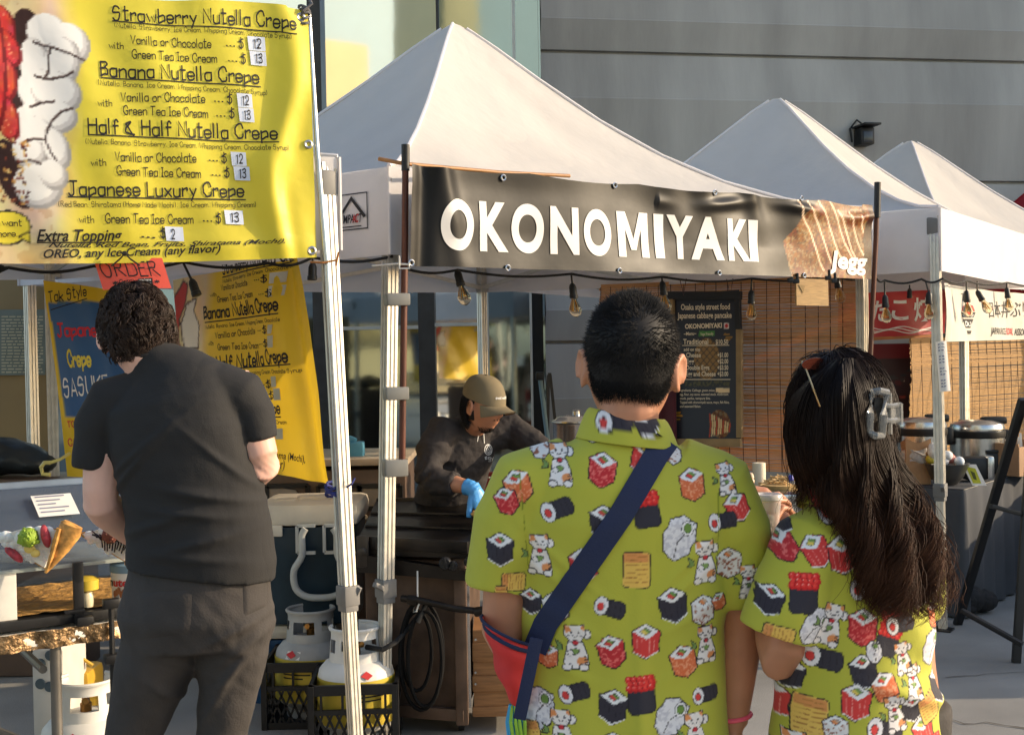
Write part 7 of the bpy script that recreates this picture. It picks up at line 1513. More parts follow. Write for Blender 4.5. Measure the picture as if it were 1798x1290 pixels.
lst = [(k, *zb_(a, b), r_k, s_) for k, a, b, r_k, s_ in [('roll', 838, 142, -12, 1.15), ('salm', 702, 322, 28, 1.05), ('salm', 846, 345, 6, 1.2), ('red', 540, 302, 25, .95), ('gun', 625, 540, -4, 1.15), ('roll', 962, 525, 6, 1.0), ('dark', 452, 570, -20, .95), ('tem', 690, 720, -38, 1.1), ('cat', 782, 716, -18, 1.05), ('tam', 485, 765, 75, .95), ('red', 945, 724, -6, 1.15), ('salm', 1110, 645, 12, .95),
 ('gun', 1085, 800, -20, .95), ('dark', 948, 950, 10, 1.05), ('roll', 730, 892, -10, 1.1), ('dark', 588, 1000, -12, 1.05), ('salm', 517, 1175, 0, 1.2), ('tam', 682, 1210, -6, 1.25), ('salm', 905, 1112, -6, 1.15), ('orange', 1062, 1042, 20, 1.0), ('roll', 1045, 1262, -16, 1.1), ('dark', 1222, 1160, 10, .9), ('cat', 1240, 1030, 0, .8), ('ses', 800, 1260, 0, .9), ('ses', 430, 1040, 10, .9), ('cat', 1180, 900, 10, .8), ('red', 760, 30, 0, 1.1), ('orange', 930, 1400, 0, 1.1), ('cat', 620, 1420, 0, 1.1), ('red', 1150, 1440, 0, 1.), ('dark', 560, 190, 0, .6), ('salm', 1290, 1300, 15, 1.), ('tam', 1330, 1180, 20, .9), ('roll', 1150, 720, 10, .9), ('tem', 1010, 860, 20, .6), ('cat', 1120, 1180, 10, .9), ('gun', 1350, 1420, 0, 1.), ('red', 1330, 330, 10, 1.), ('cat', 1400, 500, 0, 1.), ('dark', 1300, 560, -10, 1.), ('roll', 1440, 250, 20, 1.), ('orange', 1420, 700, 5, 1.), ('gun', 1500, 420, 0, 1.), ('tem', 1380, 880, 0, 1.), ('salm', 1480, 960, 0, 1.), ('dark', 1430, 1080, 0, 1.)]]
cvB = shirt_canvas(lst, 2.11, .25, 1.0, .4, 1.5, .034)
sB = make_shirt('shirt', mb, cvB, wom, wr=wrB)
mb = MB(); nC = 32; vs = []
for rr_, zo in ((.052, .022), (.058, .035), (.066, .03), (.08, -.005), (.084, -.016), (.074, -.01)):
    for i in range(nC): a = 2*math.pi*i/nC; c = w_(1479, 866, .015); vs.append(c+V(rr_*math.cos(a), rr_*.95*math.sin(a), zo-.03*max(0, math.sin(a))))
va, fa, no = subdiv(np.array([tuple(v) for v in vs], np.float32), np.array([(j*nC+i, j*nC+(i+1) % nC, (j+1)*nC+(i+1) % nC, (j+1)*nC+i) for j in range(5) for i in range(nC)]), 2); co_ = link_mesh('collar', va, fa, fab, wom, angle=180)
cvc = Canvas(.4, .8, 1.2, 1.5, 1100, LIME); p_ = P(1456, 868, 2.14); m_red(cvc, xf(p_.x, p_.z, R(20), .04), .04); paint(co_, cvc.sample(va[:, 0], va[:, 2]))
mb = MB()
for sd in 'LR': mb.tube([J2['hip'+sd]+V(0, 0, .1), J2['hip'+sd], J2['kn'+sd], J2['an'+sd]], [.11, .105, .075, .06], 18)
va, fa, no = remesh(mb, .012, 3); link_mesh('trousers', va, fa, denim, wom, angle=180)
# bead bracelet
mb = MB(); c = w_(1318, 862, .36)
for k in range(16): t = 2*math.pi*k/16; mb.ell(c+V(.012*math.cos(t)*.3, .032*math.cos(t), .032*math.sin(t)), (.007, .007, .007), None, 8)
part('bead_bracelet', mb, mat('pale_beads', rgb(206, 180, 150), rough=.3, var=.2, scale=60), wom)
# long wavy hair
rg = np.random.default_rng(11)
GDS = [  # guides: (px, py, depth offset)
 [(1452, 640, -.02), (1400, 688, -.02), (1380, 745, .0), (1388, 805, .0), (1402, 850, .0), (1388, 900, .0)],
 [(1462, 634, -.05), (1416, 680, -.07), (1394, 745, -.07), (1404, 810, -.06), (1420, 855, -.05), (1412, 890, -.05)],
 [(1476, 630, -.07), (1446, 690, -.105), (1440, 780, -.115), (1456, 850, -.10), (1492, 915, -.11), (1524, 985, -.12)],
 [(1484, 629, -.07), (1478, 690, -.125), (1478, 790, -.13), (1494, 880, -.12), (1530, 960, -.13), (1552, 1075, -.14)],
 [(1494, 629, -.07), (1508, 690, -.12), (1518, 800, -.125), (1536, 890, -.125), (1572, 975, -.14), (1580, 1085, -.14)],
 [(1502, 631, -.05), (1534, 690, -.09), (1552, 790, -.10), (1576, 880, -.11), (1612, 965, -.12), (1606, 1070, -.12)],
 [(1506, 634, -.02), (1552, 694, -.04), (1578, 790, -.05), (1606, 870, -.06), (1640, 950, -.07), (1622, 1050, -.07)]]
GA = np.array([[tuple(w_(*p)) for p in g] for g in GDS])      # 7 x 6 x 3
def guide(a):
    i = np.clip(np.floor(a).astype(int), 0, 5); f = (a-i)[:, None, None]; return GA[i]*(1-f)+GA[i+1]*f
def resample(G_, K):
    n = G_.shape[1]; t = np.linspace(0, n-1, K); i = np.clip(t.astype(int), 0, n-2); f = (t-i)[None, :, None]
    p0 = G_[:, np.maximum(i-1, 0)]; p1 = G_[:, i]; p2 = G_[:, i+1]; p3 = G_[:, np.minimum(i+2, n-1)]
    return .5*(2*p1+(p2-p0)*f+(2*p0-5*p1+4*p2-p3)*f*f+(3*p1-p0-3*p2+p3)*f**3)
N = 6500; K = 34; aa = rg.uniform(0, 6, N); aa = np.where(rg.random(N) < .30, rg.uniform(2.4, 6, N), aa); aa = np.where((aa < 1.9) & (rg.random(N) < .68), rg.uniform(2.2, 5.8, N), aa); kk = np.linspace(0, 1, K)[None, :]
dep = rg.random((N, 1)); grow = np.clip((kk-.3)/.7, 0, 1); NC = 9.; lock = np.floor(aa*NC+rg.normal(size=N)*.25); dl = np.floor(dep[:, 0]*3); ac = np.clip((lock+.5)/NC, 0, 5.99); gg = (sm((kk-.22)/.5)*.78)[..., None]
G_ = resample(guide(aa), K)*(1-gg)+resample(guide(ac), K)*gg; dep = dep*(1-gg[..., 0])+((dl[:, None]+.5)/3)*gg[..., 0]
clump = lock+dl*50; ph = lock*.55+dl*1.3; ph2 = ph+rg.normal(size=N)*.30
am = (.003+(.026+.020*np.clip((aa-3)/3, 0, 1)[:, None])*grow**1.3)*(.7+.6*((np.sin(clump*3.7)*917.1) % 1)[:, None]); fr = 11.+np.zeros((N, 1))
G_[:, :, 0] += am*np.cos(ph2[:, None]+fr*kk*1.35)*(aa > 1.6)[:, None]+rg.normal(size=(N, 1))*.006*grow*(1+2.2*(rg.random((N, 1)) > .93)); G_[:, :, 1] += am*np.sin(ph2[:, None]+fr*kk*1.7)*.8+dep*(.02+.045*np.sin(np.pi*kk)*(aa > 2)[:, None]); G_[:, :, 2] += rg.normal(size=(N, 1))*.009*grow+.004*np.sin(ph2[:, None]*3+kk*20)*grow
lim = .72+.32*rg.random((N, 1)); tt = np.clip(kk*lim*(K-1), 0, K-1.001); i0 = tt.astype(int); ff = (tt-i0)[..., None]; ar = np.arange(N)[:, None]; G2_ = G_[ar, i0]*(1-ff)+G_[ar, np.minimum(i0+1, K-1)]*ff
dg_ = dirs(64, 48); mk = hairmask(dg_, nape=-.9); off = np.where(mk, .013+.004*np.sin(dg_[:, 0]*9), -.004); va = scalp(J2['head'], J2['hr'], 1.0, dg_, off)
hw = link_mesh('hair', va, sph_faces(64, 48), hair_w, wom, angle=180)
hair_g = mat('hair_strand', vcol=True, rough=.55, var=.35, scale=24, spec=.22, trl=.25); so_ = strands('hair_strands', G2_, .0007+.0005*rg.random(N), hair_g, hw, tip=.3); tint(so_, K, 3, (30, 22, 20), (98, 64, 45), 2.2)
def bodyhair(u, v):     # solid heart of the hair so no light leaks through
    a = 2.2+3.2*u; G1 = resample(guide(np.array([a])), 30)[0]; p = G1[int(v*21)]; return V(p[0], p[1]+.035, p[2])
mb = MB(); mb.grid(bodyhair, 16, 26); part('hair_lining', mb, hair_w, hw, angle=180)
# scalp strands of the crown
d, rg2 = rand_dirs(5000, 5); d = d[hairmask(d, nape=-.5)]; d = d[d[:, 2] > -.2]; a0 = scalp(J2['head'], J2['hr'], 1.0, d, .012); nrm = d @ np.array(J2['hr']).T
part_ = np.array(J2['head'])+np.array(J2['hr'] @ V(0, .02, .13)); aw = a0-part_; aw[:, 2] -= .05; aw /= np.linalg.norm(aw, axis=1, keepdims=True)+1e-6; tn = aw-nrm*np.sum(aw*nrm, 1, keepdims=True); tn += rg2.normal(size=tn.shape)*.08; tn /= np.linalg.norm(tn, axis=1, keepdims=True)+1e-6
st = np.stack([a0+tn*(.055*k)-nrm*(.018*k*k-.004*math.sin(3.1*k)) for k in np.linspace(0, 1, 6)], 1); strands('crown_strands', st, .0011, hair_w, hw)
# sunglasses resting on the hair, claw clip, cup
sg = thing('sunglasses', 'brown sunglasses with thin gold temples pushed up on the woman\'s hair', 'sunglasses', w_(1455, 640, -.06))
gold = mat('gold_wire', rgb(190, 160, 110), rough=.25, metal=.9)
lens = mat('brown_lens', rgb(70, 34, 26), rough=.08, var=.05, alpha=.93)
mb = MB(); mb.tube([w_(1408, 634, -.03), w_(1416, 650, -.06), w_(1428, 682, -.11), w_(1440, 714, -.125)], .0016, 6); mb.tube([w_(1462, 634, .0), w_(1490, 626, .0), w_(1496, 631, .02)], .0018, 6); mb.tube([w_(1446, 632, .0), w_(1455, 628, .0), w_(1464, 632, .0)], .0016, 6); part('wire_frame', mb, gold, sg)
for c_, a_, b_, in (((1428, 637), 20, 12), ((1482, 633), 20, 8)):
    mb = MB(); pts = [w_(c_[0]+a_*math.cos(t), c_[1]+b_*math.sin(t)*(1 if math.sin(t) > 0 else .7)-.15*a_*math.cos(t), -.045+.02*math.cos(t)+(.05 if c_[0] > 1450 else 0)) for t in np.linspace(0, 6.1, 20)]; mb.prism(pts, V(0, .004, .001)); part('lens', mb, lens, sg)
cl = thing('claw_clip', 'clear and black rectangular claw clip holding the long wavy hair', 'hair clip', w_(1550, 730, -.1))
cp = mat('clear_clip', rgb(150, 150, 148), rough=.06, alpha=.55, spec=1., var=.1)
mb = MB()
def cb(pts, r_k, m_=0): mb.tube([w_(*p) for p in pts], r_k, 8, m_)
cb([(1531, 690, -.10), (1528, 725, -.12), (1526, 758, -.11)], (.007)); cb([(1556, 690, -.10), (1552, 728, -.115), (1548, 764, -.10)], (.007)); cb([(1531, 688, -.10), (1545, 686, -.11), (1558, 689, -.1)], .0065); cb([(1526, 758, -.11), (1537, 765, -.12), (1549, 764, -.1)], .0065)
for k in range(8): y = 694+9*k; mb.tube([w_(1530-.4*k, y, -.105), w_(1523-.4*k, y+2, -.08)], [.0035, .002], 6)
part('clip_frame', mb, cp, cl)
mb = MB(); mb.prism([w_(1536, 698, -.10), w_(1551, 698, -.098), w_(1546, 754, -.10), w_(1532, 752, -.10)], V(0, .004, 0)); part('inner_panel', mb, black, cl)
mb = MB()
for y0 in (712, 738): mb.tube([w_(1552, y0, -.1), w_(1566, y0, -.095), w_(1580, y0-2, -.07)], .0045, 6)
mb.tube([w_(1579, 708, -.075), w_(1580, 745, -.07)], .006, 6); mb.tube([w_(1562, 690, -.09), w_(1563, 762, -.09)], .004, 6); mb.prism([w_(1566, 714, -.09), w_(1580, 712, -.07), w_(1580, 742, -.07), w_(1566, 744, -.09)], V(0, .004, 0)); part('lever', mb, cp, cl)
cup = thing('plastic_cup', 'clear plastic cup held in the woman\'s left hand', 'cup', w_(1348, 940, .10)); c = cup.location.copy(); ct_ = w_(1348, 872, .10); hh = ct_.z-c.z
pla = mat('cup_plastic', rgb(228, 230, 234), rough=.12, var=.04, alpha=.42, spec=.8)
mb = MB(); mb.lathe(c, [(.001, 0), (.019, 0), (.0255, hh*.9), (.0265, hh)], 28, cap=False); part('cup_wall', mb, pla, cup)
mb = MB(); mb.lathe(c, [(.0265, hh-.006), (.0285, hh-.004), (.0285, hh+.003), (.026, hh+.006), (.024, hh+.002), (.001, hh+.002)], 28, cap=False); part('lid', mb, mat('lid_plastic', rgb(232, 234, 240), rough=.2, alpha=.75), cup)
mb = MB()
for k in range(9): mb.ell(c+V(.008*math.cos(k*2.2), .008*math.sin(k*2.2), .006+.0035*k), (.009, .009, .007), None, 8)
part('ice', mb, mat('ice', rgb(220, 214, 206), rough=.3, alpha=.8), cup)
# ------------------------------------------------------------------ man in the black T-shirt
D3_ = 3.25
b_ = lambda px, py, dd=0.: P(px, py, D3_+dd)
mk_ = thing('person', 'person with wavy dark hair in a black T-shirt and jeans leaning over the dessert counter', 'person', (b_(345, 1000).x, D3_, 0))
J3 = dict(head=b_(242, 590, .05), hr=rot3(22, 26, -6), lat=V(1, 0, 0), neck=b_(262, 650, .02), chest=b_(305, 770, .0), waist=b_(338, 890, .0), pelvis=b_(356, 1030, .0),
          shL=b_(192, 712, .02), elL=b_(176, 882, -.02), wrL=b_(230, 940, .2), shR=b_(420, 690, .02), elR=b_(462, 815, .0), wrR=b_(405, 850, .26),
          handL=(V(.5, .8, -.2), V(-.3, .2, .9), 1, (.4, .5, .4)), handR=(V(-.4, .8, -.2), V(.3, .2, .9), -1, (.4, .5, .4)),
          hipL=b_(300, 1075), hipR=b_(405, 1065), knL=V(b_(224, 1200).x, 3.28, .52), knR=V(b_(388, 1200).x, 3.25, .52), anL=V(b_(212, 1200).x, 3.25, .09), anR=V(b_(386, 1200).x, 3.25, .09))
J3['hs'] = 1.0
mb = skeleton_body(J3, 1.05, 1.08); va, fa, no = remesh(mb, .005, 3); link_mesh('body', va, fa, skinB, mk_, angle=180); eyes(J3['head'], J3['hr'], 1.05, mk_)
mb = MB()
secs = [(352, 1004, .194, .147, .0), (354, 985, .192, .145, 0), (351, 940, .186, .138, .0), (345, 895, .182, .13, .0), (330, 830, .178, .128, .0), (316, 765, .180, .128, .0), (306, 710, .180, .12, .01), (298, 675, .155, .10, .015), (284, 650, .105, .082, .02), (270, 632, .07, .07, .02), (262, 618, .064, .064, .025)]
mb.tube([b_(px, py, dd) for px, py, rx, ry, dd in secs], [(rx, ry) for _, _, rx, ry, _ in secs], 40, ref=V(0, 1, 0), sq=.9)
for pts in ([(262, 690, .01, .07), (200, 712, .015, .08), (178, 755, .01, .072), (170, 800, .0, .062), (169, 822, .0, .061)], [(380, 680, .01, .07), (425, 697, .015, .072), (445, 730, .01, .06), (455, 762, .0, .050), (457, 772, .0, .049)]):
    mb.tube([b_(a, b, c_) for a, b, c_, r_k in pts], [(r_k, r_k) for *_, r_k in pts], 24)
va, fa, no = remesh(mb, .0065, 5)
x = va[:, 0]-b_(340, 900).x; z = va[:, 2]
dsp_ = .007*(vnoise(x+z*.5, z*1.2, 8, 3)-.5)+.004*(vnoise(x*.7-z, z+x*.4, 22, 5)-.5)
for (cx, cz, sl_, wd, am) in ((-.13, 1.33, .8, .012, .005), (-.15, 1.28, 1.0, .012, .005), (.12, 1.30, -.9, .012, .005), (.06, 1.235, -.18, .012, .008), (.02, 1.19, -.12, .012, .007), (.05, 1.12, .22, .013, .008), (-.08, 1.16, .3, .014, .006), (.03, 1.08, -.1, .012, .006)):
    u_k = (z-cz)-sl_*(x-cx); dsp_ += 1.5*am*np.exp(-(u_k/wd)**2)*np.exp(-((x-cx)/.10)**2)
va = va+no*dsp_[:, None]; va, fa, no = subdiv(va, fa, 1); tS = link_mesh('t_shirt', va, fa, tee, mk_, angle=180)
mb = MB(); mb.tube([b_(264, 624, .022)+V(.066*math.cos(t), .066*math.sin(t), .010*math.cos(t)-.02*max(0, math.sin(t))) for t in np.linspace(0, 6.283, 33)], .007, 8); part('neck_rib', mb, tee, tS)
mb = MB()
mb.tube([b_(352, 965, .01), b_(350, 1010, .0), b_(345, 1080, .0), b_(345, 1130, .0)], [(.178, .131), (.182, .136), (.203, .15), (.19, .13)], 32, ref=V(0, 1, 0), sq=.92)
mb.tube([b_(300, 1085, .0), b_(280, 1150, .0), b_(254, 1220, .0), b_(236, 1285, .0), J3['knL'], J3['anL'].lerp(J3['knL'], .4), J3['anL']+V(0, 0, -.03)], [.122, .108, .088, .075, .07, .066, .07], 24)
mb.tube([b_(402, 1075, .0), b_(408, 1150, .0), b_(400, 1220, .0), b_(391, 1285, .0), J3['knR'], J3['anR'].lerp(J3['knR'], .4), J3['anR']+V(0, 0, -.03)], [.114, .094, .077, .067, .065, .062, .066], 24)
va, fa, no = remesh(mb, .008, 5); x = va[:, 0]; z = va[:, 2]
dsp_ = .008*(vnoise(x*1.3+z, z*.8-x, 9, 7)-.5)+.006*(vnoise(x*1.2+z*.9, z*.5, 24, 4)-.5)
for (cx, cy, sl_, wd, am) in ((430, 1090, .45, .012, .010), (440, 1120, .7, .014, .011), (425, 1160, 1.0, .014, .009), (400, 1200, 1.6, .018, .009), (330, 1150, -.5, .014, .008), (300, 1200, -.8, .016, .007)):
    p_ = b_(cx, cy); u_k = (z-p_.z)-sl_*(x-p_.x); dsp_ += am*np.exp(-(u_k/wd)**2)*np.exp(-((x-p_.x)/.07)**2)
va = va+no*dsp_[:, None]; va, fa, no = subdiv(va, fa, 1); jn = link_mesh('jeans', va, fa, denim, mk_, angle=180)
trj = [bvh(jn)]
def patch(pts, lift, nu=10, nv=10):
    mb = MB(); vs = []; ok = True
    for j in range(nv+1):
        for i in range(nu+1):
            u, v = i/nu, j/nv; x = (pts[0][0]*(1-u)+pts[1][0]*u)*(1-v)+(pts[3][0]*(1-u)+pts[2][0]*u)*v; y = (pts[0][1]*(1-u)+pts[1][1]*u)*(1-v)+(pts[3][1]*(1-u)+pts[2][1]*u)*v
            h = surf_hit(trj, x, y); e = lift*(0 if i in (0, nu) or j in (0, nv) else 1)
            if h is None: ok = False; vs.append(b_(x, y, -.1))
            else: vs.append(h[0]+h[1]*e if h[1].y < 0 else h[0]-h[1]*e)
    mb.add(vs, [(j*(nu+1)+i, j*(nu+1)+i+1, (j+1)*(nu+1)+i+1, (j+1)*(nu+1)+i) for j in range(nv) for i in range(nu)]); return mb if ok else None
for pts in (((242, 1040), (338, 1036), (334, 1112), (246, 1122)), ((426, 1024), (468, 1012), (468, 1064), (428, 1082))):
    m_ = patch(pts, .004)
    if m_: part('back_pocket', m_, denim, jn)
for pts in (((376, 985), (383, 984), (383, 1014), (376, 1015)),):
    m_ = patch(pts, .006, 4, 8)
    if m_: part('belt_loop', m_, denim, jn)
mb = MB()
for sd in 'LR': add_foot(mb, J3['an'+sd]+V(0, -.02, 0), 0, 1.12)
va, fa, no = remesh(mb, .008, 3); link_mesh('shoes', va, fa, shoe_m, mk_, angle=180)
# wavy hair
C_, Rm_ = J3['head'], J3['hr']; HS = 1.05
dg_ = dirs(64, 48); mk = hairmask(dg_, nape=-.6); off = np.where(mk, .006+.004*np.sin(dg_[:, 0]*11+dg_[:, 2]*9), -.005); va = scalp(C_, Rm_, HS, dg_, off)
hb = link_mesh('hair', va, sph_faces(64, 48), hair_d, mk_, angle=180)
d, rg = rand_dirs(9000, 9); d = d[hairmask(d, nape=-.56)]; n_ = len(d); a0 = scalp(C_, Rm_, HS, d, .004); nrm = d @ np.array(Rm_).T
top_ = np.array(C_)+np.array(Rm_ @ V(.01, -.03, .12)); aw = a0-top_; aw[:, 2] -= .035; aw /= np.linalg.norm(aw, axis=1, keepdims=True)+1e-6
tn = aw-nrm*np.sum(aw*nrm, 1, keepdims=True); cl_ = np.floor(d*5.2) @ np.array([1., 17., 131.]); hsh = lambda k: (np.sin(cl_*k)*43758.5453) % 1
tn += (np.stack([hsh(1.3), hsh(2.7), hsh(4.1)], 1)-.5)*1.7+rg.normal(size=tn.shape)*.12; tn -= nrm*np.sum(tn*nrm, 1, keepdims=True); tn /= np.linalg.norm(tn, axis=1, keepdims=True)+1e-6; bn = np.cross(nrm, tn)
Ls = (.022+.022*hsh(7.7))[:, None]; ph = (hsh(3.3)*6.28)[:, None]
st = np.stack([a0+tn*Ls*k+nrm*(.006+.010*math.sin(2.6*k)+.004*np.sin(ph+7*k)-.006*k*k)+bn*(.007*np.sin(ph+6.5*k)*k**.5) for k in np.linspace(0, 1, 9)], 1); strands('hair_strands', st, .0014, hair_d, hb, tip=.3)
# ------------------------------------------------------------------ the cook
D4_ = 5.6
k_ = lambda px, py, dd=0.: P(px, py, D4_+dd)
ck = thing('person', 'cook in an olive cap, black sweatshirt and blue gloves bending over the griddle', 'person', (k_(775, 1000).x, 5.98, 0))
YAW = -128; hr4 = rot3(YAW, 9, 0); lat4 = V(math.cos(R(YAW)), math.sin(R(YAW)), 0)
J4 = dict(head=k_(850, 712, -.02), hr=hr4, lat=lat4, neck=k_(826, 758, .1), chest=k_(808, 815, .16), waist=k_(785, 880, .28), pelvis=k_(770, 940, .36),
          shR=k_(772, 758, .02), elR=k_(752, 838, -.12), wrR=k_(833, 858, -.25), shL=k_(902, 756, .20), elL=k_(962, 800, .05), wrL=k_(968, 868, -.1),
          handR=(V(.42, -.1, -.9), V(.55, -.75, .35), 1, (.35, .5, .4)), handL=(V(-.1, -.3, -1), V(.6, -.6, 0), -1, (.4, .5, .4)),
          hipL=k_(790, 960, .44), hipR=k_(750, 960, .30), knL=V(k_(795, 960).x, 6.0, .5), knR=V(k_(755, 960).x, 5.9, .5), anL=V(k_(795, 960).x, 6.05, .09), anR=V(k_(750, 960).x, 5.95, .09), yaw=R(YAW))
mb = skeleton_body(J4, 1.0, 1.05); va, fa, no = remesh(mb, .0042, 2); link_mesh('body', va, fa, skinA, ck, angle=180); eyes(J4['head'], hr4, 1.0, ck)
mb = MB()
secs = [(762, 985, .19, .15, .38), (768, 940, .185, .145, .36), (785, 880, .18, .135, .28), (800, 830, .185, .13, .19), (815, 785, .18, .12, .13), (826, 760, .13, .10, .10), (834, 745, .075, .075, .07), (838, 736, .066, .066, .05)]
mb.tube([k_(px, py, dd) for px, py, rx, ry, dd in secs], [(rx, ry) for _, _, rx, ry, _ in secs], 36, ref=lat4.cross(V(0, 0, 1)), sq=.92)
for pts in ([(812, 770, .1, .07), (775, 760, .02, .084), (758, 795, -.05, .078), (752, 832, -.11, .072), (768, 846, -.15, .068), (790, 849, -.18, .058), (800, 851, -.195, .054)], [(850, 765, .15, .08), (900, 757, .19, .082), (932, 778, .13, .07), (960, 800, .05, .062), (966, 830, -.02, .055), (968, 846, -.06, .05)]):
    mb.tube([k_(a, b, c_) for a, b, c_, r_k in pts], [(r_k, r_k) for *_, r_k in pts], 20)
va, fa, no = remesh(mb, .0065, 4); x = va[:, 0]; z = va[:, 2]; va = va+no*(.010*(vnoise(x+z, z-x*.6, 12, 2)-.5)+.008*(vnoise(x*.8+z*1.2, x-z, 30, 8)-.5)+.006*np.sin(110*(z*.8-x*.5+.02*np.sin(x*40)))*np.exp(-((z-k_(775, 825).z)/.06)**2)*(x < k_(800, 800).x))[:, None]
va, fa, no = subdiv(va, fa, 1); sw = link_mesh('sweatshirt', va, fa, mat('black_sweat', rgb(48, 43, 42), rough=.9, var=.2, scale=6, bump=.3, bscale=160, bdist=.003, fold=(5, .010, .5)), ck, angle=180)
mb = MB(); mb.tube([k_(836, 741, .055)+hr4 @ V(.07*math.cos(t), .07*math.sin(t), 0)*1.0 for t in np.linspace(0, 6.283, 28)], .010, 8); part('neck_rib', mb, tee, sw)
# printed flame badge on the chest
trs4 = [bvh(sw)]; wink = mat('white_letter'); mb = MB()
def onS(px, py, l=.002): h = surf_hit(trs4, px, py); return (h[0]+(h[1] if h[1].y < 0 else -h[1])*l) if h else k_(px, py)
def sline(pts, wpx):
    vs = []
    for i, p in enumerate(pts):
        a = pts[max(0, i-1)]; c_ = pts[min(len(pts)-1, i+1)]; tx, ty = c_[0]-a[0], c_[1]-a[1]; l = math.hypot(tx, ty) or 1
        for e in (-1, 1): vs.append(onS(p[0]-e*ty/l*wpx/2, p[1]+e*tx/l*wpx/2))
    mb.add(vs, [(2*i, 2*i+2, 2*i+3, 2*i+1) for i in range(len(pts)-1)])
sline([(857+6.5*math.cos(t), 789+9*math.sin(t)) for t in np.linspace(0, 6.283, 24)], 1.3); sline([(857, 781), (861, 787), (861.5, 792), (857, 796), (853, 792), (853.5, 788), (857, 781)], 1.3); sline([(857, 787), (859, 791), (857, 794), (855.5, 791), (857, 787)], 1.)
for pts in ([(851, 803), (855, 803), (854, 801), (851, 802), (852, 806), (855, 805)], [(857, 802), (860, 802), (860, 806), (857, 806), (857, 802)], [(860, 802), (860, 810), (857, 809)], [(862, 803), (864, 806)], [(866, 802), (863, 809)]): sline(pts, 1.1)
sline([(842, 752), (838, 775)], 1.2); sline([(849, 758), (850, 778)], 1.2)
part('badge_print', mb, wink, sw, smooth=False)
# gloves
glv = mat('blue_nitrile', rgb(78, 156, 220), rough=.4, var=.14, scale=30, bump=.4, bscale=60, bdist=.006, sss=.05)
for sd in 'RL':
    h = J4['hand'+sd]; mb = MB(); add_hand(mb, J4['wr'+sd], h[0], h[1], h[2], *h[3:], s=1.02, grow=.0032)
    dw = Vector(h[0]).normalized(); W_ = J4['wr'+sd]; fd = (J4['wr'+sd]-J4['el'+sd]).normalized(); mb.tube([W_-fd*.045, W_-fd*.02, W_+dw*.02], [.038, .035, .033], 14)
    va, fa, no = remesh(mb, .0038, 2); link_mesh('glove', va, fa, glv, ck, angle=180)
# apron / trousers
mb = MB()
for sd in 'LR': mb.tube([J4['hip'+sd]+V(0, 0, .1), J4['hip'+sd], J4['kn'+sd], J4['an'+sd]], [.12, .115, .09, .075], 16)
va, fa, no = remesh(mb, .014, 3); link_mesh('trousers', va, fa, denim, ck, angle=180)
# cap, hair and beard
capm = mat('olive_cap', rgb(116, 104, 80), rough=.85, var=.14, scale=14, bump=.3, bscale=200, bdist=.0015)
H4 = J4['head']; HT4 = lambda v: H4+hr4 @ Vector(v)
mb = MB(); nn_, mm_ = 48, 16; vs = []
for j in range(mm_+1):
    f = j/mm_
    for i in range(nn_):
        a = 2*math.pi*i/nn_; ph_ = f*math.pi/2; ca, sa = math.sin(a), math.cos(a)
        rr_ = math.cos(ph_*.985)**.75; zz = .028-.020*sa*(1-f)+ .108*math.sin(ph_)**.95
        k = 1+.006*math.cos(6*a)*math.sin(ph_*2); vs.append(HT4((.0875*rr_*ca*k, -.004+.106*rr_*sa*k, zz)))
mb.add(vs, [(j*nn_+i, j*nn_+(i+1) % nn_, (j+1)*nn_+(i+1) % nn_, (j+1)*nn_+i) for j in range(mm_) for i in range(nn_)])
mb.ell(HT4((0, -.004, .137)), (.008, .008, .005), hr4, 10)
cp4 = part('cap', mb, capm, ck, angle=180)
mb = MB()
def brim(u, v, o=0.):
    a = (u-.5)*2.3; r_k = 1+.62*v*math.cos(a*.68)**1.2; x, y = .0875*math.sin(a)*(1+.10*v), .106*math.cos(a)*r_k-.004
    return HT4((x, y, .012-.010*v-.10*(x/.09)**2*.28*(.4+v)+.018*(1-math.cos(a))*(1-v)-o))
mb.grid(lambda u, v: brim(u, v), 28, 12); n0 = len(mb.v); mb.grid(lambda u, v: brim(u, v, .004), 28, 12); part('cap_brim', mb, capm, cp4, angle=180)
v, fs = font_text('follow love', .02); x1 = v[:, 0].max(); mb = MB()
def oncap(x, y): a = -.02+.62*x; z0 = .046+y; ph_ = math.asin(min(1, max(0, (z0-.020)/.108))); rr_ = math.cos(ph_)**.75+.012; return HT4((.0875*rr_*math.sin(a), -.004+.106*rr_*math.cos(a), z0))
mb.add([oncap((x/x1-.5)*1.5, yv*.018) for x, yv in v], fs); part('cap_lettering', mb, wink, cp4, smooth=False)
d, rg = rand_dirs(7000, 21); keep = (d[:, 2] < .3) & ((d[:, 1] < .02) & (d[:, 2] > -.6)) & ~((np.abs(d[:, 0]) > .8) & (d[:, 1] < .05) & (d[:, 1] > -.3) & (d[:, 2] < .15)); dh = d[keep]
a0 = scalp(H4, hr4, 1., dh, .003); nrm = dh @ np.array(hr4).T; st = np.stack([a0+nrm*(.014*math.sin(2.2*k)+.002)+np.array([0, .0, -.03])*k+rg.normal(size=a0.shape)*.004*k for k in np.linspace(0, 1, 6)], 1)
dg_ = dirs(64, 48); off = np.where((dg_[:, 1] < .02) & (dg_[:, 2] > -.55), .007, -.004); va = scalp(H4, hr4, 1., dg_, off); hb = link_mesh('hair', va, sph_faces(64, 48), hair_b, ck, angle=180); strands('hair_strands', st, .0016, hair_b, hb)
d, rg = rand_dirs(20000, 22); bd = d[(d[:, 1] > .1) & (d[:, 2] < -.1)]; pz = head_shape(bd); kb_ = ((pz[:, 2] < -.088) | ((np.abs(pz[:, 2]+.047) < .006) & (np.abs(pz[:, 0]) < .026))); bd = bd[kb_][:520]
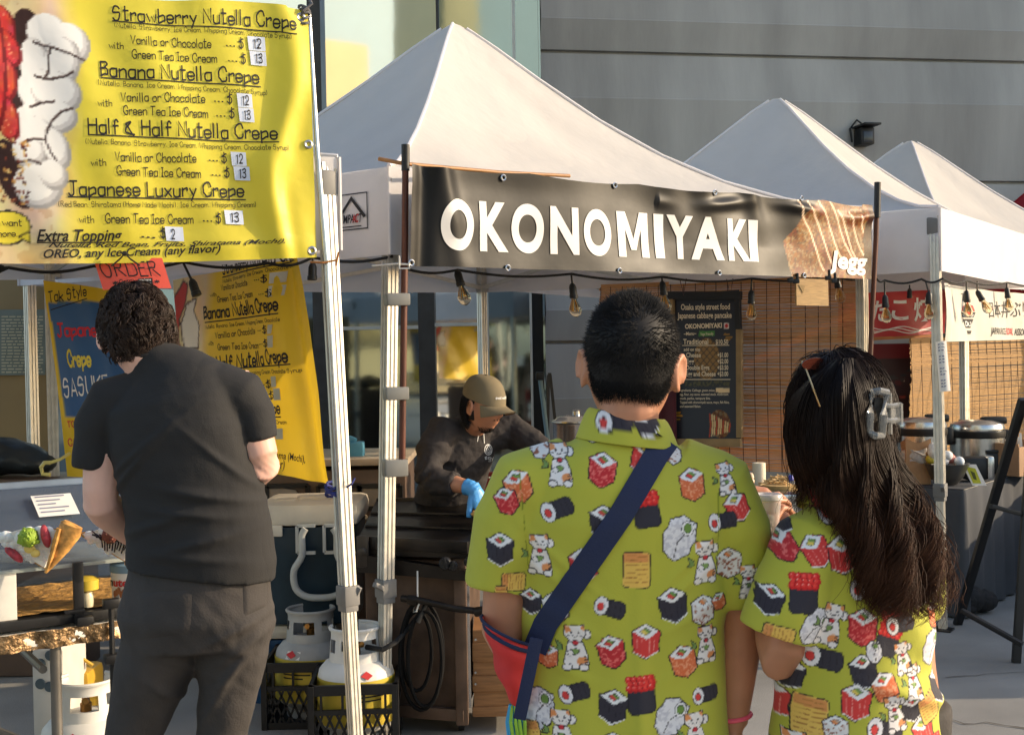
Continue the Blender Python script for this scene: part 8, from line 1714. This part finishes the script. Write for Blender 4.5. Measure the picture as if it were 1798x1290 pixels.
a0 = scalp(H4, hr4, 1., bd, .0); nrm = bd @ np.array(hr4).T; st = np.stack([a0+nrm*.003*k+np.array([0, 0, -.005])*k for k in (0, .5, 1.)], 1); strands('beard', st, .0007, hair_b, ck)
for sg in (-1, 1): mb = MB(); mb.tube([HT4((sg*(.014+.012*k), .093-.004*k*k, .030+.004*math.sin(k*1.2))) for k in range(4)], [.0035, .0045, .004, .002], 6); part('eyebrow', mb, hair_b, ck)
# food on the hot plate by the glove
mb = MB(); mb.lathe(P(872, 905, 5.3), [(.10, 0), (.11, .01), (.10, .022), (.001, .026)], 24); solo('savoury_pancake', mb, mat('pancake_crust', rgb(196, 150, 74), rough=.6, var=.4, scale=40, bump=.6, bscale=60), 'round golden pancake on the griddle beneath the blue glove', 'food')
rc = thing('red_chair', 'red slatted chair back behind the cook\'s forearm', 'chair', V(P(872, 820, 6.6).x, 6.6, 0))
xr0, xr1 = P(852, 830, 6.6).x, P(905, 830, 6.6).x; mb = MB()
for k in range(6): z_ = P(870, 832+11*k, 6.6).z; mb.box(V((xr0+xr1)/2, 6.6, z_), (xr1-xr0, .02, .024), None, 0, .004)
part('backrest', mb, mat('red_slats', rgb(140, 46, 40), rough=.5), rc)
for x_ in (xr0, xr1): mb = MB(); mb.bar(V(x_, 6.61, 0), V(x_, 6.61, P(870, 822, 6.6).z), .03, .03, bev=.004); part('leg', mb, mat('red_slats'), rc)
mb = MB(); mb.box(V((xr0+xr1)/2, 6.38, .45), (xr1-xr0+.04, .4, .03), None, 0, .01); part('seat', mb, mat('red_slats'), rc)

mb = MB(); c = V(P(20, 800, 6.3).x, 6.3, P(20, 828, 6.3).z)
for dx, r_k, dz, rz in ((-.35, .26, .05, .07), (-.15, .22, .06, .09), (.02, .16, .07, .085), (.12, .12, .04, .06), (-.05, .1, .13, .05)): mb.ell(c+V(dx, 0, dz), (r_k, .13, rz), None, 16)
va, fa, no = remesh(mb, .018, 8); va = va+no*(.02*(vnoise(va[:, 0]+va[:, 1], va[:, 2]*2, 9, 4)-.5))[:, None]
o = link_mesh('dark_bag', va, fa, mat('dark_bag', rgb(30, 36, 38), rough=.4, var=.3, bump=.4, bscale=20, bdist=.01), None, loc=(c.x-.1, c.y, c.z), angle=180); tag(o, 'dark soft bag lying on the ledge at the left edge below the notice', 'bag')
bpy.data.objects.remove(_to)
